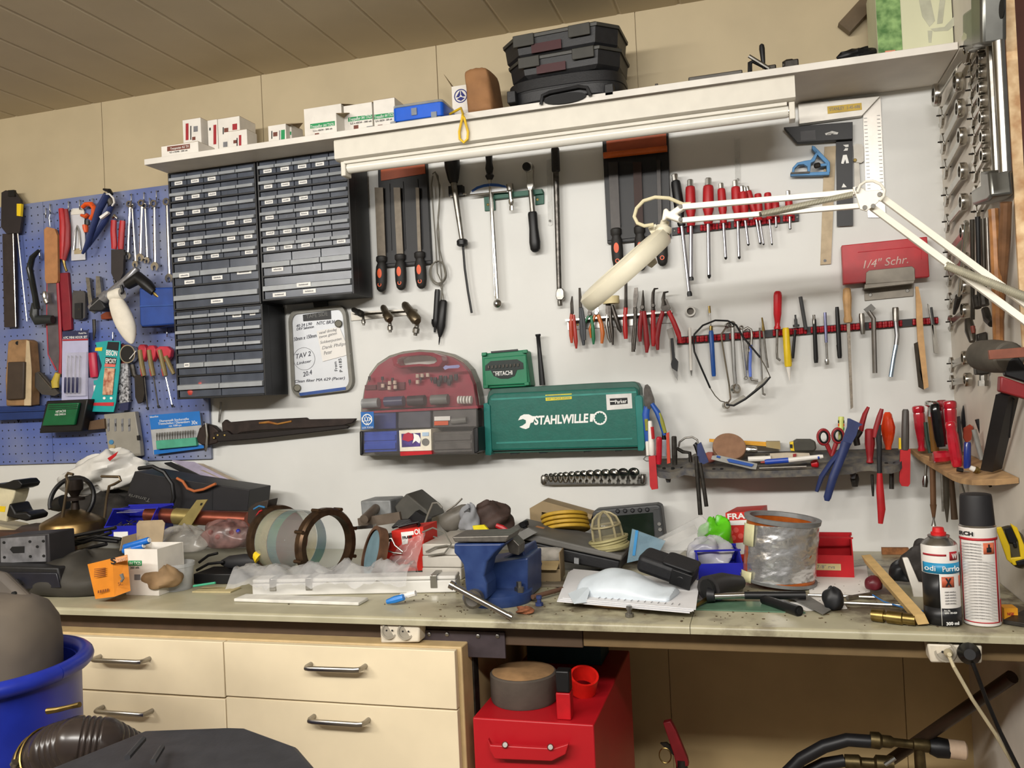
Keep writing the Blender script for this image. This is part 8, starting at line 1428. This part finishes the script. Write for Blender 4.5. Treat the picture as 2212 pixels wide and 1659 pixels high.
o=solo('workshop_debris','dark metal shavings and dirt scattered along the bench front','debris',b,mat('shavings','54442f',.7,var=.4),smooth=0);o['kind']='stuff'
bag('rusty_scrap','orange-brown crumbled scrap beside the vise base','scrap',HB(1135,1325)+V((0,0,.006)),.022,.014,.009,mat('scrap_rust','7a4a30',.9,var=.3),101,.4,16,8,-1)
for x,y,lab in((1165,1308,'steel bolt with blue nut between the vise and the paper stack'),(1360,1332,'clear round marble at the bench front under the board')):
 c=HB(x,y);b=B();b.spin(c,c+V((0,0,.022)),[(0,.009),(.3,.009),(.31,.005),(.7,.005),(.72,.007),(1,.006)],8);solo('hex_bolt',lab if x<1300 else 'short steel bolt at the bench front before the round board','bolt',b,STEEL if x>1300 else DBLUE)
for pp,lab in(([(912,1150),(935,1140),(960,1150),(975,1175),(960,1195),(925,1200)],'grey wire loop hanging over the white boxes'),([(920,1192),(940,1182),(965,1178),(985,1182)],'dark wire lying on the white box stack')):
 b=B();b.tp(pp,1.8,.43,6);solo('loose_wire',lab,'wire',b,WIRE)
b=B();b.plate([(1105,1160),(1140,1140),(1160,1150),(1120,1172)],.36,.01);solo('grey_strip','grey metal strip leaning by the star knob','strip',b,GREY)
rod3('wood_dowel','dirty brown wooden stick lying between vise and paper stack','stick',[('dowel',[(1150,1290),(1215,1272)],[5,5],mat('dirty_wood','5a4030',.8))])
b=B();b.M=hb(1150,1268,3);b.box(0,.10,0,.03,0,.006);solo('steel_flat_bar','dusty flat steel bar lying in front of the small cardboard box','bar',b,mat('dusty_steel','7a7060',.6,.3))
# ================================================================ below the bench
def socket(lab,q4,d,s):
 t=T('wall_socket',lab,'socket',P(q4[3][0],q4[3][1],d));b=B();b.plate(q4,d-.04,.04);part('housing',b,mat('socket_white','cfc6b4',.4),t,bevel=.004)
 for x,y,r in s:b=B();b.spin(P(x,y,d+.0005),P(x,y,d+.003),[(0,r*sc(P(x,y,d))),(1,r*sc(P(x,y,d))),(1,r*.8*sc(P(x,y,d))),(.2,r*.78*sc(P(x,y,d)))],20);u_=part('outlet',b,mat('outlet_grey','8a8272',.5),t);b=B();[b.spin(P(x+o_,y,d+.0012),P(x+o_,y,d+.0036),[(0,.002),(1,.002)],8) for o_ in(-6,6)];part('pin_hole',b,HOLE,u_)
 return t
socket('white double wall socket fixed under the bench front beside the joint plate',[(820,1346),(906,1349),(906,1388),(822,1390)],.775,((841,1362,18),(876,1364,18)))
socket('white double socket at the right end holding two plugs',[(2003,1390),(2122,1394),(2122,1434),(2010,1432)],.775,((2042,1408,22),(2092,1410,22)))
for lab,x,y,r,pts,m,mn in(('white cable with plug running down from the right socket',2048,1410,9,[(2048,1412,.81),(2060,1440,.83),(2100,1510,.81),(2150,1585,.76),(2205,1680,.7)],mat('cable_cream','c0b494',.5),4),('black cable with round plug running down from the right socket',2092,1410,23,[(2098,1425,.81),(2108,1450,.81),(2130,1510,.76),(2160,1580,.75),(2200,1660,.74)],BLACK,4.5)):
 t=T('power_cable',lab,'cable',P(*pts[-1]));b=B();b.tp(pts,mn);part('cable',b,m,t);b=B();k=sc(P(x,y,.8));b.spin(P(x,y,.779),P(x+3,y+4,.82),[(0,r*k),(.6,r*k),(1,r*.5*k)],16);part('plug',b,m,t)
RM=mat('cabinet_red','a8141e',.4,var=.06,scale=6);xa,xb=P(1021,1556,.8).x,P(1282,1562,.8).x;zt=P(1150,1558,.8).z
t=T('red_metal_cabinet','red metal tool cabinet with a folded strip handle under the bench','cabinet',((xa+xb)/2,-.4,0));b=B();b.box(xa,xb,-.8,-.3,0,zt);part('body',b,RM,t,bevel=.003)
b=B();b.plate([(1053,1596),(1060,1610),(1196,1617),(1228,1607),(1222,1630),(1192,1645),(1068,1640),(1058,1622)],.81,.012);hd=part('handle',b,RM,t,bevel=.002)
for q in((1091,1609),(1189,1614)):b=B();b.spin(P(*q,.8225),P(*q,.828),[(0,.007),(1,.005)],10);part('bolt',b,STEEL,hd)
c=P(1133,1510,.68);c.z=zt+.0005;k=sc(c);R=72*k
b=B();b.spin(c,c+V((0,0,.062)),[(0,R*.96),(.1,R),(.95,R),(1,R*.96)],36);t=solo('polishing_wheel','thick grey foam wheel with dusty tan top on the red cabinet','wheel',b,mat('foam_grey','4c443c',.9,var=.1,bump=.3));b=B();b.spin(c+V((0,0,.0625)),c+V((0,0,.070)),[(0,R*.94),(.5,R*.8),(1,R*.5)],30);part('dusty_top',b,mat('dust_tan','8c6c48',.9,var=.2),t)
t=T('torch_box','upright red and black narrow pack on the red cabinet front','pack',V((P(1222,1555,.77).x,-.76,zt)));q=P(1222,1555,.77);b=B();b.box(q.x-.015,q.x+.015,-.785,-.755,zt+.0005,zt+.055);part('red_half',b,RED,t,bevel=.002);b=B();b.box(q.x-.0145,q.x+.0145,-.7845,-.7555,zt+.0555,zt+.1);part('black_half',b,BLACK,t,bevel=.003)
c=P(1262,1500,.64);c.z=zt+.03;b=B();n_=V((.2,-.4,.9)).normalized();b.spin(c-n_*.02,c+n_*.02,[(0,.03),(1,.032),(1,.027),(0,.026),(0,.03)],24,cap=False);solo('plastic_ring','red plastic ring cap lying behind the upright pack','ring',b,mat('cap_scarlet','c81c14',.4))
bag('dark_rag','dark folded rag heap at the back of the red cabinet','rag',V(((xa+xb)/2+.05,-.46,zt+.06)),.07,.06,.055,mat('rag_dark','2e2422',.9),95,.2);b=B();b.box(xa+.02,xb-.05,-.43,-.32,zt+.001,zt+.12);solo('teal_box','dark teal box deep under the bench on the red cabinet','box',b,mat('teal_dark_box','14383c',.6))
t=T('fire_extinguisher','red fire extinguisher handle with ring pin standing under the bench','extinguisher',V((P(1470,1650,.3).x,-.3,0)))
c=P(1472,1650,.3);b=B();b.spin(V((c.x,-.3,0)),V((c.x,-.3,c.z-.03)),[(0,.05),(.02,.055),(.85,.055),(.95,.03),(1,.018)],24);part('cylinder',b,RED,t);b=B();b.plate([(1432,1562),(1448,1558),(1460,1580),(1485,1640),(1488,1655),(1462,1660),(1455,1630)],.29,.02);part('lever',b,mat('lever_red','7e1a20',.5),t,bevel=.002);b=B();b.sp((1472,1640),(1475,1690),.3,[(0,12),(1,14)],12);part('valve',b,IRON,t);q=P(1437,1632,.3);b=B();b.tube([q+V((cos(a)*.015,0,sin(a)*.019)) for a in[2*pi*i/18 for i in range(19)]],.0016,6);part('ring_pin',b,BRASS,t);b=B();b.plate([(1426,1606),(1440,1605),(1462,1622),(1455,1632)],.29,.008);part('safety_tab',b,IRON,t)
t=T('hose_manifold','black hoses on an old brass valve manifold under the bench','manifold',P(1980,1640,.3));HS=mat('hose_rubber','19191c',.45)
b=B();b.tp([(1885,1602),(1830,1598),(1780,1612),(1730,1640),(1690,1680)],14,.3,12);part('hose',b,HS,t);b=B();b.tp([(1825,1643),(1780,1650),(1730,1675)],13,.26,12);part('hose',b,HS,t)
OB=mat('old_brass','5e5238',.45,.9,var=.25,scale=50);b=B();b.sp((1880,1598),(2010,1612),.3,[(0,17),(.15,18),(.2,13),(.35,13),(.4,9),(.7,9),(.72,13),(.95,14),(1,12)],16);b.sp((1825,1645),(1930,1652),.26,[(0,15),(.3,16),(.35,11),(.6,11),(.65,18),(1,18)],16);b.sp((1985,1612),(1990,1680),.3,[(0,11),(1,12)],12);part('valve_body',b,OB,t)
b=B();b.sp((2008,1612),(2050,1618),.3,[(0,16),(.4,22),(1,20)],14);part('black_collar',b,BLACK,t);b=B();b.sp((2048,1617),(2088,1622),.3,[(0,20),(.9,20),(1,15)],16);part('white_cap',b,mat('cap_pinkwhite','b8a088',.6),t);b=B();b.tp([(1912,1652),(1934,1637)],5,.33);part('chrome_tap',b,CHROME,t)
# ================================================================ foreground
TB=mat('tub_blue','1c2c92',.35,var=.08)
c=P(-45,1440,1.25);Rt=215*sc(c);t=T('blue_barrel','blue plastic barrel with rolled rim standing in front of the drawers','barrel',V((c.x,c.y,0)));zr=P(-45,1450,1.25).z
b=B();b.spin(V((c.x,c.y,0)),V((c.x,c.y,zr)),[(0,Rt*.86),(.6,Rt*.9),(1,Rt*.92),(1,Rt*.87),(.3,Rt*.86),(.3,.01)],56);part('wall',b,TB,t)
b=B();b.tube([V((c.x+cos(a)*Rt*.96,c.y+sin(a)*Rt*.96,zr+.004)) for a in[2*pi*i/64 for i in range(65)]],.015,12);part('rim',b,TB,t)
q=P(88,1372,1.08);b=B();b.box(q.x-.025,q.x+.03,q.y-.02,q.y+.02,q.z-.02,q.z+.004);part('rim_lug',b,TB,t,bevel=.004)
DG=mat('dusty_grey','58514a',.75,var=.2,scale=6,h2='6e6458');c2=P(-52,1420,1.25);R2=168*sc(c2);c2.y=c.y;b=B();zd=P(-30,1292,1.25).z;zb=zr-.08;hh=zd-zb
b.spin(V((c2.x,c2.y,zb)),V((c2.x,c2.y,zd)),[(0,R2*.98),(.55,R2),(.75,R2*.97),(.88,R2*.86),(.96,R2*.66),(1,R2*.3)],48);t=solo('vacuum_motor_head','dusty dark grey rounded motor head sitting in the blue barrel','motor head',b,DG);
b=B();A=P(-40,1235,1.3);b.prism([P(*p,1.2) for p in((-60,1225),(0,1240),(58,1296),(50,1330),(-60,1330))],(0,.025,0));part('handle_fin',b,DG,t,bevel=.01);b=B();q=P(31,1283,1.2);b.spin(q+V((0,.005,0)),q-V((0,.003,0)),[(0,.005),(1,.005)],10);part('screw_hole',b,HOLE,t)
t=T('suction_hose','thick ribbed dark brown suction hose with a wire clamp on the blue barrel','hose',P(150,1650,1.3));HM_=mat('hose_brown','2e2724',.25,var=.15)
path=[(88,1650,1.36),(125,1622,1.38),(170,1606,1.38),(220,1606,1.36),(270,1630,1.32),(330,1680,1.26)];n=180;pts=[]
for i in range(n+1):f=i/n*(len(path)-1);j=min(int(f),len(path)-2);g=f-j;a,e=path[j],path[j+1];pts.append(P(a[0]+(e[0]-a[0])*g,a[1]+(e[1]-a[1])*g,a[2]+(e[2]-a[2])*g))
k=sc(pts[0]);b=B();b.tube(pts,[k*(57-i*.06+3.4*abs(cos(i*pi/9))) for i in range(n+1)],28);part('ribbed_hose',b,HM_,t)
for i in(10,22):b=B();u_=(pts[i+1]-pts[i]).normalized();s1=u_.cross(V((0,0,1))).normalized();s2=u_.cross(s1);b.tube([pts[i]+(s1*cos(a)+s2*sin(a))*k*62 for a in[2*pi*j/32 for j in range(33)]],.002,6);part('clamp_wire',b,BRASS,t)
b=B();b.tp([(103,1536),(125,1533),(150,1527),(172,1522)],[7,6,5,6],1.40,10);part('clamp_screw',b,BRASS,t);b=B();b.sp((30,1652),(34,1646),1.42,[(0,9),(1,8)],12);solo('barrel_bolt','round steel bolt head on the blue barrel at the bottom edge','bolt',b,STEEL)
LM=mat('lid_charcoal','2b2b2e',.5,var=.12,scale=40,bump=.1);z0=P(490,1573,1.45).z;t=T('plastic_hood','charcoal angular plastic hood filling the bottom of the photo','hood',V((P(420,1640,1.6).x,-1.6,z0-.2)))
ot=[P(310,1582,1.45),P(490,1574,1.45),P(520,1573,1.45),P(640,1612,1.52),P(690,1668,1.6),P(700,1760,1.75),P(100,1760,1.75),P(110,1659,1.62)]
top=[V((p.x,p.y,z0-(.0 if i<4 else .012))) for i,p in enumerate(ot)];top=[P(310,1580,1.45),P(495,1573,1.45),P(530,1574,1.45),P(645,1616,1.5),P(690,1668,1.56),P(720,1900,1.8),P(0,1900,1.8),P(105,1662,1.58)]
cen=sum(top,V())/8;b=B();b.loft([[cen+(p-cen)*.93+V((0,0,.004)) for p in top],top,[p+V((0,0,-.03)) for p in top],[cen+(p-cen)*.97+V((0,0,-.3)) for p in top]]);part('shell',b,LM,t,bevel=.006,smooth=20)
for a,e in(((275,1640),(310,1600)),((330,1650),(350,1618))):b=B();b.tube([P(*a,1.6)+V((0,0,.002)),P(*e,1.54)+V((0,0,.002))],.004,6);part('mould_rib',b,LM,t)
